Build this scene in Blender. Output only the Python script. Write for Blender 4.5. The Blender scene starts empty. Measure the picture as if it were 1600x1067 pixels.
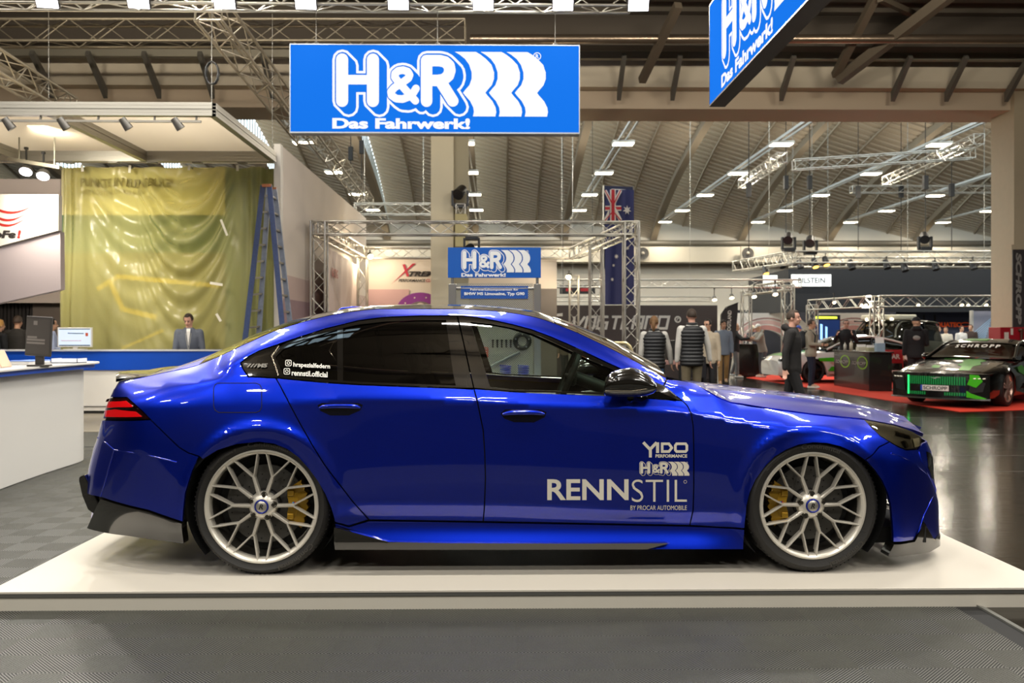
import bpy, math, random
import numpy as np
from mathutils import Vector, Matrix
from mathutils.geometry import delaunay_2d_cdt
R = math.radians
random.seed(7)
scene = bpy.context.scene
COL = scene.collection

# ------------------------------------------------------------------ camera
F, HY, CH, YAW = 1370.0, 520.0, 1.42, R(0.85)
cam_data = bpy.data.cameras.new('camera')
cam_data.sensor_width = 36.0
cam_data.lens = F / 1600 * 36
cam_data.shift_y = (HY - 533.5) / 1600
cam_data.dof.use_dof = True
cam_data.dof.focus_distance = 4.8
cam_data.dof.aperture_fstop = 4.0
cam_data.clip_end = 300
cam = bpy.data.objects.new('camera', cam_data)
cam.location = (0, 0, CH)
cam.rotation_euler = (R(90), 0, -YAW)
COL.objects.link(cam)
scene.camera = cam
scene.view_settings.view_transform = 'Standard'
scene.view_settings.look = 'None'
scene.view_settings.gamma = 1
scene.view_settings.use_curve_mapping = False
scene.view_settings.exposure = 0.0
scene.cycles.max_bounces = 7
scene.cycles.diffuse_bounces = 3
scene.cycles.glossy_bounces = 4
scene.cycles.transmission_bounces = 4
scene.cycles.transparent_max_bounces = 10
scene.cycles.caustics_reflective = False
scene.cycles.caustics_refractive = False
scene.cycles.sample_clamp_indirect = 6

# ------------------------------------------------------------------ daylight outside the hall (seen through roof glazing)
W = bpy.data.worlds.new('overcast_sky')
scene.world = W
W.use_nodes = True
W.node_tree.nodes['Background'].inputs[0].default_value = (0.80, 0.93, 1.0, 1)
W.node_tree.nodes['Background'].inputs[1].default_value = 5.0


def area(name, loc, size, power, col=(1, .93, .82), target=None, sy=None, spread=None):
    d = bpy.data.lights.new(name, 'AREA')
    d.shape = 'RECTANGLE'
    d.size = size
    d.size_y = sy or size
    d.energy = power
    d.color = col
    if spread:
        d.spread = spread
    o = bpy.data.objects.new(name, d)
    o.location = loc
    if target:
        o.rotation_euler = (Vector(target) - Vector(loc)).to_track_quat('-Z', 'Y').to_euler()
    COL.objects.link(o)
    return o


WARM = (1, .90, .74)
NEUT = (1, .955, .88)
# front hall ceiling lamps (their housings are built further down, around the same places)
HALL_LAMPS = [(x, y) for y in (-5.0, -0.6, 3.8, 8.2, 13.0) for x in (-9.2, -4.6, 0.0, 4.6, 9.2)]  # the farthest row is added out of view to brighten roof deck and beam
for (x, y) in HALL_LAMPS:
    area('ceiling_lamp_light', (x, y, 7.38), 1.1, 235 if y > 12 else 165, NEUT, sy=.34)
    area('ceiling_fill_light', (x, y, 7.56), 1.1, 260 if y > 12 else 130, WARM, target=(x, y + .6, 9), sy=.34)  # added upward fill that lifts the dark ceiling, not a lamp of its own
# flood lamps clamped under the long truss
FLOOD_PX = [72, 215, 350, 477, 622, 755, 880, 998]
TRUSS_Y, TRUSS_Z = 12.2, 6.02
def world_x(px, Y):
    k = (px - 800) / F
    c, s = math.cos(YAW), math.sin(YAW)
    return Y * (k * c + s) / (c - k * s)
for px in FLOOD_PX:
    X = world_x(px, TRUSS_Y - .25)
    area('flood_lamp_light', (X, TRUSS_Y - .272, TRUSS_Z - .115), .24, 120, NEUT, target=(X * .8, 4.5, 0), sy=.2)
# rear hall lamps on their rails
REAR_Y = [28.9, 34.2, 39.6, 44.6, 49.2]
REAR_X = [-11.65, -6.4, -1.15, 4.1, 9.35, 14.6, 19.85, 25.1]
for x in REAR_X:
    for y in REAR_Y:
        area('hall_lamp_light', (x, y, 7.60), .55, 180, WARM, sy=.34)
        if y < 42:
            area('vault_fill_light', (x, y, 7.86), .6, 48, WARM, target=(x, y, 12), sy=.4)  # added upward fill to brighten the vault


# ------------------------------------------------------------------ projecting helpers (photograph pixels <-> metres)
def P(px, py, Y):
    """point of the hall at world depth Y that the photograph shows at pixel (px, py)"""
    X = world_x(px, Y)
    yc = X * math.sin(YAW) + Y * math.cos(YAW)
    return Vector((X, Y, CH + (HY - py) * yc / F))


def lin(c):
    if isinstance(c, str):
        c = c.lstrip('#')
        c = tuple(int(c[i:i + 2], 16) / 255 for i in (0, 2, 4))
        return tuple(v / 12.92 if v <= .04045 else ((v + .055) / 1.055) ** 2.4 for v in c)
    return c


# ------------------------------------------------------------------ materials
MATS = {}


def M(name, col='#808080', rough=.5, metal=0., coat=0., emit=0., ecol=None, noise=0., nscale=8., bump=0., bscale=40., spec=.5, trans=0.):
    if name in MATS:
        return MATS[name]
    m = bpy.data.materials.new(name)
    m.use_nodes = True
    nt = m.node_tree
    b = nt.nodes['Principled BSDF']
    c = lin(col)
    b.inputs['Base Color'].default_value = (*c, 1)
    b.inputs['Roughness'].default_value = rough
    b.inputs['Metallic'].default_value = metal
    b.inputs['Coat Weight'].default_value = coat
    b.inputs['Coat Roughness'].default_value = .03
    b.inputs['Specular IOR Level'].default_value = spec
    b.inputs['Transmission Weight'].default_value = trans
    if emit:
        b.inputs['Emission Color'].default_value = (*lin(ecol or col), 1)
        b.inputs['Emission Strength'].default_value = emit
    if noise or bump:
        tc = nt.nodes.new('ShaderNodeTexCoord')
    if noise:
        n = nt.nodes.new('ShaderNodeTexNoise')
        n.inputs['Scale'].default_value = nscale
        n.inputs['Detail'].default_value = 4
        nt.links.new(tc.outputs['Object'], n.inputs['Vector'])
        mx = nt.nodes.new('ShaderNodeMix')
        mx.data_type = 'RGBA'
        mx.inputs[6].default_value = (*[v * (1 - noise) for v in c], 1)
        mx.inputs[7].default_value = (*[min(1, v * (1 + noise)) for v in c], 1)
        nt.links.new(n.outputs['Fac'], mx.inputs[0])
        nt.links.new(mx.outputs[2], b.inputs['Base Color'])
    if bump:
        n2 = nt.nodes.new('ShaderNodeTexNoise')
        n2.inputs['Scale'].default_value = bscale
        nt.links.new(tc.outputs['Object'], n2.inputs['Vector'])
        bp = nt.nodes.new('ShaderNodeBump')
        bp.inputs['Strength'].default_value = bump
        bp.inputs['Distance'].default_value = .01
        nt.links.new(n2.outputs['Fac'], bp.inputs['Height'])
        nt.links.new(bp.outputs['Normal'], b.inputs['Normal'])
    MATS[name] = m
    return m


def glass(name, tint=(.6, .7, .65), refl=1.0):
    """thin pane: tinted see-through with a Fresnel gloss"""
    if name in MATS:
        return MATS[name]
    m = bpy.data.materials.new(name)
    m.use_nodes = True
    nt = m.node_tree
    nt.nodes.clear()
    out = nt.nodes.new('ShaderNodeOutputMaterial')
    t = nt.nodes.new('ShaderNodeBsdfTransparent')
    t.inputs[0].default_value = (*tint, 1)
    g = nt.nodes.new('ShaderNodeBsdfGlossy')
    g.inputs['Roughness'].default_value = .01
    g.inputs['Color'].default_value = (refl, refl, refl, 1)
    fr = nt.nodes.new('ShaderNodeFresnel')
    fr.inputs[0].default_value = 1.5
    mx = nt.nodes.new('ShaderNodeMixShader')
    nt.links.new(fr.outputs[0], mx.inputs[0])
    nt.links.new(t.outputs[0], mx.inputs[1])
    nt.links.new(g.outputs[0], mx.inputs[2])
    nt.links.new(mx.outputs[0], out.inputs[0])
    MATS[name] = m
    return m


ALU = lambda: M('aluminium_truss', '#c9c5ba', .32, .9)
BLACK = lambda: M('black_plastic', '#141414', .4)
WHITE = lambda: M('white_laminate', '#e6e2da', .35, noise=.02)

# ------------------------------------------------------------------ object helpers
LOC = {}


def root_loc(o):
    while o.parent is not None:
        o = o.parent
    return LOC.get(o.name, Vector((0, 0, 0)))


def tag(o, label=None, cat=None, group=None, kind=None):
    if label:
        o['label'] = label
    if cat:
        o['category'] = cat
    if group:
        o['group'] = group
    if kind:
        o['kind'] = kind
    return o


def thing(name, label, cat, loc=(0, 0, 0), group=None):
    o = bpy.data.objects.new(name, None)
    COL.objects.link(o)
    o.location = loc
    o.empty_display_size = .1
    LOC[o.name] = Vector(loc)
    return tag(o, label, cat, group)


class MB:
    def __init__(s):
        s.v, s.f, s.sm = [], [], []

    def add(s, vs, fs, smooth=False):
        n = len(s.v)
        s.v += [tuple(v) for v in vs]
        s.f += [tuple(i + n for i in f) for f in fs]
        s.sm += [smooth] * len(fs)
        return s

    def box(s, lo, hi):
        x0, y0, z0 = lo
        x1, y1, z1 = hi
        return s.add([(x0, y0, z0), (x1, y0, z0), (x1, y1, z0), (x0, y1, z0), (x0, y0, z1), (x1, y0, z1), (x1, y1, z1), (x0, y1, z1)],
                     [(3, 2, 1, 0), (4, 5, 6, 7), (0, 1, 5, 4), (1, 2, 6, 5), (2, 3, 7, 6), (3, 0, 4, 7)])

    def cbox(s, c, d, rot=None):
        m = rot or Matrix.Identity(3)
        vs = []
        for k in ((-1, -1, -1), (1, -1, -1), (1, 1, -1), (-1, 1, -1), (-1, -1, 1), (1, -1, 1), (1, 1, 1), (-1, 1, 1)):
            vs.append(Vector(c) + m @ Vector((k[0] * d[0] / 2, k[1] * d[1] / 2, k[2] * d[2] / 2)))
        return s.add(vs, [(3, 2, 1, 0), (4, 5, 6, 7), (0, 1, 5, 4), (1, 2, 6, 5), (2, 3, 7, 6), (3, 0, 4, 7)])

    def bar(s, a, b, w, h, up=(0, 0, 1)):
        """rectangular bar from a to b"""
        a, b = Vector(a), Vector(b)
        d = (b - a).normalized()
        u = Vector(up)
        if abs(d.dot(u)) > .98:
            u = Vector((0, 1, 0))
        x = d.cross(u).normalized()
        z = x.cross(d)
        vs = []
        for p in (a, b):
            for (i, j) in ((-1, -1), (1, -1), (1, 1), (-1, 1)):
                vs.append(p + x * i * w / 2 + z * j * h / 2)
        return s.add(vs, [(0, 1, 2, 3), (7, 6, 5, 4), (0, 4, 5, 1), (1, 5, 6, 2), (2, 6, 7, 3), (3, 7, 4, 0)])

    def tube(s, pts, r, n=8, caps=True, smooth=True):
        pts = [Vector(p) for p in pts]
        rs = r if isinstance(r, (list, tuple)) else [r] * len(pts)
        rings = []
        prev = None
        for i, p in enumerate(pts):
            d = (pts[min(i + 1, len(pts) - 1)] - pts[max(i - 1, 0)])
            d = d.normalized() if d.length > 1e-9 else Vector((0, 0, 1))
            if prev is None:
                u = Vector((0, 0, 1)) if abs(d.z) < .9 else Vector((1, 0, 0))
                x = d.cross(u).normalized()
            else:
                x = (prev - d * prev.dot(d))
                x = x.normalized() if x.length > 1e-6 else d.orthogonal().normalized()
            prev = x
            y = d.cross(x)
            rings.append([p + (x * math.cos(2 * math.pi * k / n) + y * math.sin(2 * math.pi * k / n)) * rs[i] for k in range(n)])
        vs = [v for rg in rings for v in rg]
        fs = []
        for i in range(len(pts) - 1):
            for k in range(n):
                k2 = (k + 1) % n
                fs.append((i * n + k, i * n + k2, (i + 1) * n + k2, (i + 1) * n + k))
        s.add(vs, fs, smooth)
        if caps:
            s.add(rings[0], [tuple(range(n))[::-1]])
            s.add(rings[-1], [tuple(range(n))])
        return s

    def lathe(s, prof, origin, axis='y', n=48, closed=False, smooth=True, a0=0., a1=2 * math.pi):
        """prof: list of (radius, along-axis)"""
        o = Vector(origin)
        full = abs(a1 - a0 - 2 * math.pi) < 1e-6
        m = n if full else n + 1
        vs = []
        for (r, t) in prof:
            for k in range(m):
                a = a0 + (a1 - a0) * k / n
                c, sn = r * math.cos(a), r * math.sin(a)
                if axis == 'y':
                    vs.append(o + Vector((c, t, sn)))
                elif axis == 'z':
                    vs.append(o + Vector((c, sn, t)))
                else:
                    vs.append(o + Vector((t, c, sn)))
        fs = []
        np_ = len(prof)
        for i in range(np_ if closed else np_ - 1):
            j = (i + 1) % np_
            for k in range(m if full else m - 1):
                k2 = (k + 1) % m
                fs.append((i * m + k, j * m + k, j * m + k2, i * m + k2))
        return s.add(vs, fs, smooth)

    def prism(s, poly, d0, d1, fn):
        """poly: 2d points, fn(u, v, d) -> 3d; extruded from d0 to d1"""
        n = len(poly)
        vs = [fn(u, v, d0) for u, v in poly] + [fn(u, v, d1) for u, v in poly]
        fs = [tuple(range(n))[::-1], tuple(range(n, 2 * n))]
        for k in range(n):
            k2 = (k + 1) % n
            fs.append((k, k2, n + k2, n + k))
        return s.add(vs, fs)

    def sphere(s, c, r, nu=16, nv=10, M3=None):
        rx, ry, rz = (r, r, r) if not isinstance(r, (tuple, list)) else r
        vs, fs = [], []
        for j in range(nv + 1):
            th = math.pi * j / nv
            for i in range(nu):
                ph = 2 * math.pi * i / nu
                v = Vector((rx * math.sin(th) * math.cos(ph), ry * math.sin(th) * math.sin(ph), rz * math.cos(th)))
                if M3 is not None:
                    v = M3 @ v
                vs.append(Vector(c) + v)
        for j in range(nv):
            for i in range(nu):
                i2 = (i + 1) % nu
                fs.append((j * nu + i, (j + 1) * nu + i, (j + 1) * nu + i2, j * nu + i2))
        return s.add(vs, fs, True)

    def grid(s, rows, smooth=True, close=False):
        m = len(rows[0])
        vs = [p for r_ in rows for p in r_]
        fs = []
        for i in range(len(rows) - 1):
            for k in range(m if close else m - 1):
                k2 = (k + 1) % m
                fs.append((i * m + k, i * m + k2, (i + 1) * m + k2, (i + 1) * m + k))
        return s.add(vs, fs, smooth)

    def build(s, name, mat, parent=None, bevel=0, sharp=None, remove_doubles=False, recalc=False):
        me = bpy.data.meshes.new(name)
        off = root_loc(parent) if parent is not None else Vector((0, 0, 0))
        me.from_pydata([(v[0] - off.x, v[1] - off.y, v[2] - off.z) for v in s.v], [], s.f)
        me.polygons.foreach_set('use_smooth', s.sm)
        me.update()
        if recalc:
            import bmesh
            bm = bmesh.new()
            bm.from_mesh(me)
            bmesh.ops.remove_doubles(bm, verts=bm.verts, dist=1e-5)
            bmesh.ops.recalc_face_normals(bm, faces=bm.faces)
            bm.to_mesh(me)
            bm.free()
        if sharp:
            me.set_sharp_from_angle(angle=R(sharp))
        me.materials.append(mat)
        o = bpy.data.objects.new(name, me)
        COL.objects.link(o)
        o.parent = parent
        if bevel:
            bv = o.modifiers.new('bevel', 'BEVEL')
            bv.width = bevel
            bv.segments = 2
            bv.limit_method = 'ANGLE'
        return o


# ------------------------------------------------------------------ lettering
_TXT = {}


def text2d(sx, bold=0., shear=0., spacing=1.):
    key = (sx, bold, shear, spacing)
    if key in _TXT:
        return _TXT[key]
    cu = bpy.data.curves.new('lettering_curve', 'FONT')
    cu.body = sx
    cu.offset = bold
    cu.shear = shear
    cu.space_character = spacing
    cu.resolution_u = 4
    ob = bpy.data.objects.new('lettering_tmp', cu)
    COL.objects.link(ob)
    dg = bpy.context.evaluated_depsgraph_get()
    me = bpy.data.meshes.new_from_object(ob.evaluated_get(dg))
    vs = np.array([(v.co.x, v.co.y) for v in me.vertices])
    fs = [tuple(p.vertices) for p in me.polygons]
    bpy.data.objects.remove(ob)
    bpy.data.curves.remove(cu)
    bpy.data.meshes.remove(me)
    lo, hi = vs.min(0), vs.max(0)
    vs = (vs - lo) / (hi - lo)
    _TXT[key] = (vs, fs)
    return vs, fs


def put_text(mb, s, box, fn, bold=0., shear=0., spacing=1., d=.002):
    """letters of s fill box (u0, v0, u1, v1) in the sign's own metres; fn(u, v, d) -> world"""
    vs, fs = text2d(s, bold, shear, spacing)
    u0, v0, u1, v1 = box
    mb.add([fn(u0 + a * (u1 - u0), v0 + b * (v1 - v0), d) for a, b in vs], fs)
    return mb


def stroke2d(pts, w, closed=False, n_cap=6, cap=True):
    """fat 2d line with round caps and joints -> list of convex polys"""
    polys = []
    m = len(pts)
    segs = [(pts[i], pts[i + 1]) for i in range(m - 1)] + ([(pts[-1], pts[0])] if closed else [])
    for (a, b) in segs:
        dx, dy = b[0] - a[0], b[1] - a[1]
        ang = math.atan2(dy, dx)
        pl = []
        for k in range(n_cap + 1):
            t = ang + math.pi / 2 + math.pi * k / n_cap
            pl.append((a[0] + math.cos(t) * w / 2, a[1] + math.sin(t) * w / 2))
        for k in range(n_cap + 1):
            t = ang - math.pi / 2 + math.pi * k / n_cap
            pl.append((b[0] + math.cos(t) * w / 2, b[1] + math.sin(t) * w / 2))
        polys.append(pl)
    return polys


def flat2d(pts, w, closed=False):
    """fat 2d line with butt ends and mitred corners -> quads"""
    m = len(pts)
    out = []
    offs = []
    for i in range(m):
        p = Vector((*pts[i], 0))
        a = Vector((*pts[i - 1], 0)) if (i > 0 or closed) else None
        b = Vector((*pts[(i + 1) % m], 0)) if (i < m - 1 or closed) else None
        d1 = (p - a).normalized() if a is not None else None
        d2 = (b - p).normalized() if b is not None else None
        if d1 is None:
            d1 = d2
        if d2 is None:
            d2 = d1
        t = (d1 + d2)
        t = t.normalized() if t.length > 1e-6 else d1
        nrm = Vector((-t.y, t.x, 0))
        k = 1 / max(.35, abs(nrm.dot(Vector((-d1.y, d1.x, 0)))))
        offs.append(nrm * w / 2 * k)
    for i in range(m if closed else m - 1):
        j = (i + 1) % m
        p, q = pts[i], pts[j]
        out.append([(p[0] + offs[i].x, p[1] + offs[i].y), (p[0] - offs[i].x, p[1] - offs[i].y),
                    (q[0] - offs[j].x, q[1] - offs[j].y), (q[0] + offs[j].x, q[1] + offs[j].y)])
    return out


def union2d(polys):
    """overlapping flat polygons -> one triangulated outline without doubled faces"""
    if len(polys) < 2:
        return polys[0], [tuple(range(len(polys[0])))]
    allp = np.array([p for pl in polys for p in pl], float)
    lo = allp.min(0)
    sc_ = 1 / max(1e-9, (allp.max(0) - lo).max())
    vs, fs = [], []
    for pl in polys:
        a = sum(pl[i][0] * pl[(i + 1) % len(pl)][1] - pl[(i + 1) % len(pl)][0] * pl[i][1] for i in range(len(pl)))
        n = len(vs)
        vs += [Vector(((p[0] - lo[0]) * sc_, (p[1] - lo[1]) * sc_)) for p in (pl if a > 0 else pl[::-1])]
        fs.append(list(range(n, n + len(pl))))
    ov, oe, of, mv, me_, mf = delaunay_2d_cdt(vs, [], fs, 0, 1e-5)
    return [(v.x / sc_ + lo[0], v.y / sc_ + lo[1]) for v in ov], [tuple(f) for f, src in zip(of, mf) if len(src)]


def put_polys(mb, polys, fn, d=.002):
    vs, fs = union2d([list(p) for p in polys])
    mb.add([fn(u, v, d) for u, v in vs], fs)
    return mb


def arc2d(cx, cy, rx, ry, a0, a1, n=10):
    return [(cx + rx * math.cos(R(a0 + (a1 - a0) * k / n)), cy + ry * math.sin(R(a0 + (a1 - a0) * k / n))) for k in range(n + 1)]


# the spring maker's logo: local pixels of the big sign (u right, v down from its left top corner, 451 x 136)
def logo_strokes():
    H = [[(80.3, 22.8), (80.3, 87.5)], [(128.3, 22.8), (128.3, 87.5)], [(80.3, 54.3), (128.3, 54.3)]]
    amp = [(193, 97), (166, 57), (161, 48), (161.5, 40), (166.5, 34.5), (174, 33), (181, 36), (184, 43), (182, 50), (175, 57),
           (160, 70), (155, 78), (156, 86), (163, 92.5), (173, 93.5), (182, 89), (190, 80), (194, 71)]
    amp = [(x + 1.5, (y - 33) * .75 + 39) for x, y in amp]
    Rr = [[(212, 87.5), (212, 24), (233, 24), (241, 26), (247, 31.5), (248.5, 39.5), (246, 47.5), (239, 53.5), (229, 55), (212, 55)], [(233, 55), (253, 87)]]
    return H, amp, Rr


def put_logo(fn, S, mats, parent, names=('logo_outline', 'logo_inner', 'logo_lettering'), springs=True, slogan=True, lay=.0015):
    """fn(u, v, d) in metres from the sign's left top corner (v down); S metres per logo pixel; mats = (light, ground)"""
    H, amp, Rr = logo_strokes()
    sh = (9.5, 9.5)
    def fat(extra):
        pl = []
        for k in range(7):
            t = k / 6
            ox, oy = sh[0] * t + .5, sh[1] * t
            for st in H:
                pl += stroke2d([(x + ox, y + oy) for x, y in st], (19 if st[0][1] != st[1][1] else 15) + extra)
            pl += stroke2d([(x + ox, y + oy) for x, y in amp], 11 + extra)
            for st in Rr:
                pl += stroke2d([(x + ox, y + oy) for x, y in st], 18 + extra)
        return pl
    sc = lambda pls: [[(u * S, v * S) for u, v in pl] for pl in pls]
    light, ground = mats
    a, b, c = MB(), MB(), MB()
    put_polys(a, sc(fat(12.5)), fn, lay)
    put_polys(b, sc(fat(4.8)), fn, 2 * lay)
    front = []
    for st in H:
        front += stroke2d(st, 19 if st[0][1] != st[1][1] else 15, n_cap=10)
    put_polys(c, sc(stroke2d(amp, 12)), fn, 3 * lay)
    for st in Rr:
        front += stroke2d(st, 18, n_cap=10)
    put_polys(c, sc(front), fn, 3 * lay)
    if springs:
        for k in range(3):
            ox = 40.5 * k
            L = [(256, 10), (263, 14), (272, 21), (278.5, 30), (282.5, 42), (282.5, 52), (279, 62), (272, 70), (269, 74), (272, 78), (280, 87), (285, 97), (286, 104), (284.5, 111)]
            Rg = [(x + 35 - (2 if i < 3 else 0), y) for i, (x, y) in enumerate(L)]
            for i in range(len(L) - 1):
                q = [L[i], Rg[i], Rg[i + 1], L[i + 1]]
                put_polys(c, sc([[(u + ox, v) for u, v in q]]), fn, 3 * lay)
        # registered mark
        put_polys(c, sc(flat2d(arc2d(385, 16.5, 5.6, 5.6, 0, 360, 20)[:-1], 1.3, True)), fn, 3 * lay)
        put_text(c, 'R', (382.6 * S, 19.8 * S, 387.8 * S, 13.2 * S), fn, .03, d=3 * lay)
    if slogan:
        put_text(c, 'Das Fahrwerk!', (65 * S, 131 * S, 280 * S, 114 * S), fn, .045, d=3 * lay)
    a.build(names[0], light, parent)
    b.build(names[1], ground, parent)
    return c.build(names[2], light, parent)
# ================================================================== the blue sedan
CX, CY, CZ = .215, 5.722, .105          # middle of the wheelbase, on the podium
CAR = thing('sedan_car', 'deep blue sedan with silver multi-spoke wheels and white sponsor lettering, parked on the white podium', 'car', (CX, CY, CZ))
paint = M('blue_paint', '#0a1fc8', .34, .92, coat=1.)
def _paint():
    nt = paint.node_tree
    b = nt.nodes['Principled BSDF']
    tc = nt.nodes.new('ShaderNodeTexCoord')
    vn = nt.nodes.new('ShaderNodeTexVoronoi')
    vn.inputs['Scale'].default_value = 1400
    nt.links.new(tc.outputs['Object'], vn.inputs['Vector'])
    mx = nt.nodes.new('ShaderNodeMix')
    mx.data_type = 'RGBA'
    mx.inputs[6].default_value = (.0009, .014, .36, 1)
    mx.inputs[7].default_value = (.0018, .028, .58, 1)
    nt.links.new(vn.outputs['Color'], mx.inputs[0])
    nt.links.new(mx.outputs[2], b.inputs['Base Color'])
    b.inputs['Coat IOR'].default_value = 1.6
_paint()
gloss_black = M('gloss_black_trim', '#0b0a09', .08, 0, coat=1.)
carbon = M('carbon_lacquer', '#15130f', .16, 0, coat=1.)
carbon.node_tree.nodes['Principled BSDF'].inputs['Coat IOR'].default_value = 1.5
rubber = M('tyre_rubber', '#191714', .62, bump=.15, bscale=120)
dark_in = M('dark_underbody', '#060606', .7)
win_front = glass('front_side_glass', (.74, .82, .74))
win_rear = glass('tinted_side_glass', (.055, .052, .045))
win_screen = glass('windscreen_glass', (.62, .72, .66))


def cp(px, py, h, side_y=None):
    """pixel -> car metres (x along the car, z up from the podium) on the plane h in front of the car's middle"""
    p = P(px, py, CY - h)
    return p.x - CX, p.z - CZ


ROWS = {
 'A': [(130, 818, .56), (150, 828, .69), (200, 837, .81), (289, 848, .87), (523, 858, .945), (800, 858, .945), (1160, 858, .945), (1386, 868, .90), (1430, 866, .80), (1462, 856, .64), (1470, 850, .55)],
 'B': [(133, 772, .60), (158, 778, .78), (231, 796, .92), (286, 814, .955), (400, 815, .965), (523, 815, .93), (577, 814, .905), (755, 815, .90), (1081, 821, .905), (1165, 824, .93), (1270, 830, .95), (1395, 838, .945), (1425, 838, .86), (1455, 836, .72), (1469, 834, .58)],
 'C': [(135, 740, .60), (158, 745, .77), (230, 750, .925), (290, 760, .965), (400, 770, .98), (500, 775, .962), (577, 778, .945), (755, 780, .94), (1081, 795, .94), (1160, 790, .955), (1270, 790, .978), (1390, 790, .955), (1425, 790, .87), (1455, 790, .74), (1468, 790, .60)],
 'D': [(143, 705, .60), (165, 705, .775), (230, 705, .93), (300, 705, .965), (400, 700, .985), (500, 705, .965), (577, 705, .95), (755, 705, .948), (1081, 715, .945), (1180, 712, .96), (1270, 700, .98), (1350, 715, .965), (1400, 725, .925), (1440, 730, .80), (1460, 735, .64)],
 'E': [(161, 645, .60), (175, 642, .75), (205, 640, .865), (250, 639, .92), (300, 638, .945), (400, 634, .955), (470, 629, .95), (560, 622, .945), (714, 625, .945), (801, 630, .945), (900, 634, .94), (990, 637, .937), (1081, 645, .935), (1180, 662, .945), (1270, 672, .95), (1350, 690, .935), (1400, 702, .885), (1440, 708, .74), (1459, 712, .62)],
 'F': [(176, 608, .60), (186, 611, .70), (212, 611, .79), (260, 606, .86), (330, 598, .895), (386, 590, .907), (431, 592, .91), (507, 598, .912), (560, 601, .912), (714, 607, .912), (801, 612, .91), (947, 618, .90), (1040, 615, .875), (1075, 614, .845), (1105, 613, .82), (1142, 629, .83), (1207, 639, .835), (1272, 647, .83), (1350, 655, .80), (1402, 665, .72), (1430, 672, .63), (1445, 678, .56)],
 'G': [(181, 600, .60), (210, 599, .70), (260, 591, .75), (310, 582, .775), (345, 575, .78), (376, 566, .79), (405, 549, .765), (449, 534, .742), (507, 515, .715), (560, 502, .70), (598, 496.5, .69), (714, 493.6, .68), (772, 501, .69), (830, 515, .705), (889, 538.6, .73), (947, 566, .76), (976, 579, .775), (1010, 592, .785), (1037, 602, .785), (1080, 606, .78), (1105, 607, .775), (1142, 622, .77), (1207, 632, .77), (1272, 640, .765), (1350, 649, .735), (1402, 659, .65), (1430, 667, .56), (1445, 673, .50)],
 'H': [(183, 596, .58), (210, 592, .64), (260, 581, .665), (303, 572, .67), (341, 557, .665), (390, 536, .655), (420, 522, .645), (478, 502, .625), (540, 488, .60), (600, 482, .59), (714, 482.5, .585), (772, 485.5, .59), (830, 493.5, .60), (889, 514, .63), (947, 541, .665), (1000, 568.5, .70), (1042, 591, .73), (1080, 600, .735), (1105, 603, .735), (1142, 618, .72), (1207, 628, .72), (1272, 636, .71), (1350, 646, .68), (1402, 656, .60), (1430, 664, .52), (1445, 670, .46)],
}
TAIL = [(183, 594), (170, 615), (160, 645), (150, 680), (138, 719), (133, 741), (131, 775), (129, 824)]
NOSE = [(1447, 670), (1459, 703), (1464, 762), (1469, 792), (1471, 835), (1470, 850), (1458, 866)]


def pchip_d(x, y):
    x, y = np.asarray(x, float), np.asarray(y, float)
    h = np.diff(x)
    d = np.diff(y) / h
    m = np.zeros(len(x))
    for i in range(1, len(x) - 1):
        if d[i - 1] * d[i] > 0:
            w1, w2 = 2 * h[i] + h[i - 1], h[i] + 2 * h[i - 1]
            m[i] = (w1 + w2) / (w1 / d[i - 1] + w2 / d[i])
    m[0], m[-1] = d[0], d[-1]
    return m


def hermite(x, y, m, q):
    i = int(np.clip(np.searchsorted(x, q) - 1, 0, len(x) - 2))
    h = x[i + 1] - x[i]
    t = (q - x[i]) / h
    if t < 0:
        return y[0] + m[0] * (q - x[0])
    if t > 1:
        return y[-1] + m[-1] * (q - x[-1])
    return ((1 + 2 * t) * (1 - t) ** 2 * y[i] + t * (1 - t) ** 2 * h * m[i] + t * t * (3 - 2 * t) * y[i + 1] + t * t * (t - 1) * h * m[i + 1])


def end_curve(pix, h, dx):
    pts = sorted([(cp(px, py, h)[1], cp(px, py, h)[0] + dx) for px, py in pix])
    zs, xs = [p[0] for p in pts], [p[1] for p in pts]
    return lambda z: float(np.interp(z, zs, xs))


TX, NX = end_curve(TAIL, .60, -.05), end_curve(NOSE, .58, .05)
RX = np.linspace(-2.85, 2.60, 1091)
RZ, RH = [], []
for key in 'ABCDEFGH':
    k3 = [(*cp(px, py, h), h) for px, py, h in ROWS[key]]
    k3.sort()
    z0, z1 = k3[0][1], k3[-1][1]
    k3 = [(TX(z0), z0, .28)] + k3 + [(NX(z1), z1, .28)]
    xs = np.array([k[0] for k in k3])
    for i in range(1, len(xs)):
        if xs[i] <= xs[i - 1] + .004:
            xs[i] = xs[i - 1] + .004
    zz, hh = np.array([k[1] for k in k3]), np.array([k[2] for k in k3])
    mz, mh = pchip_d(xs, zz), pchip_d(xs, hh)
    q = np.clip(RX, xs[0], xs[-1])
    RZ.append([hermite(xs, zz, mz, v) for v in q])
    RH.append([hermite(xs, hh, mh, v) for v in q])
RZ, RH = np.array(RZ), np.array(RH)
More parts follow.
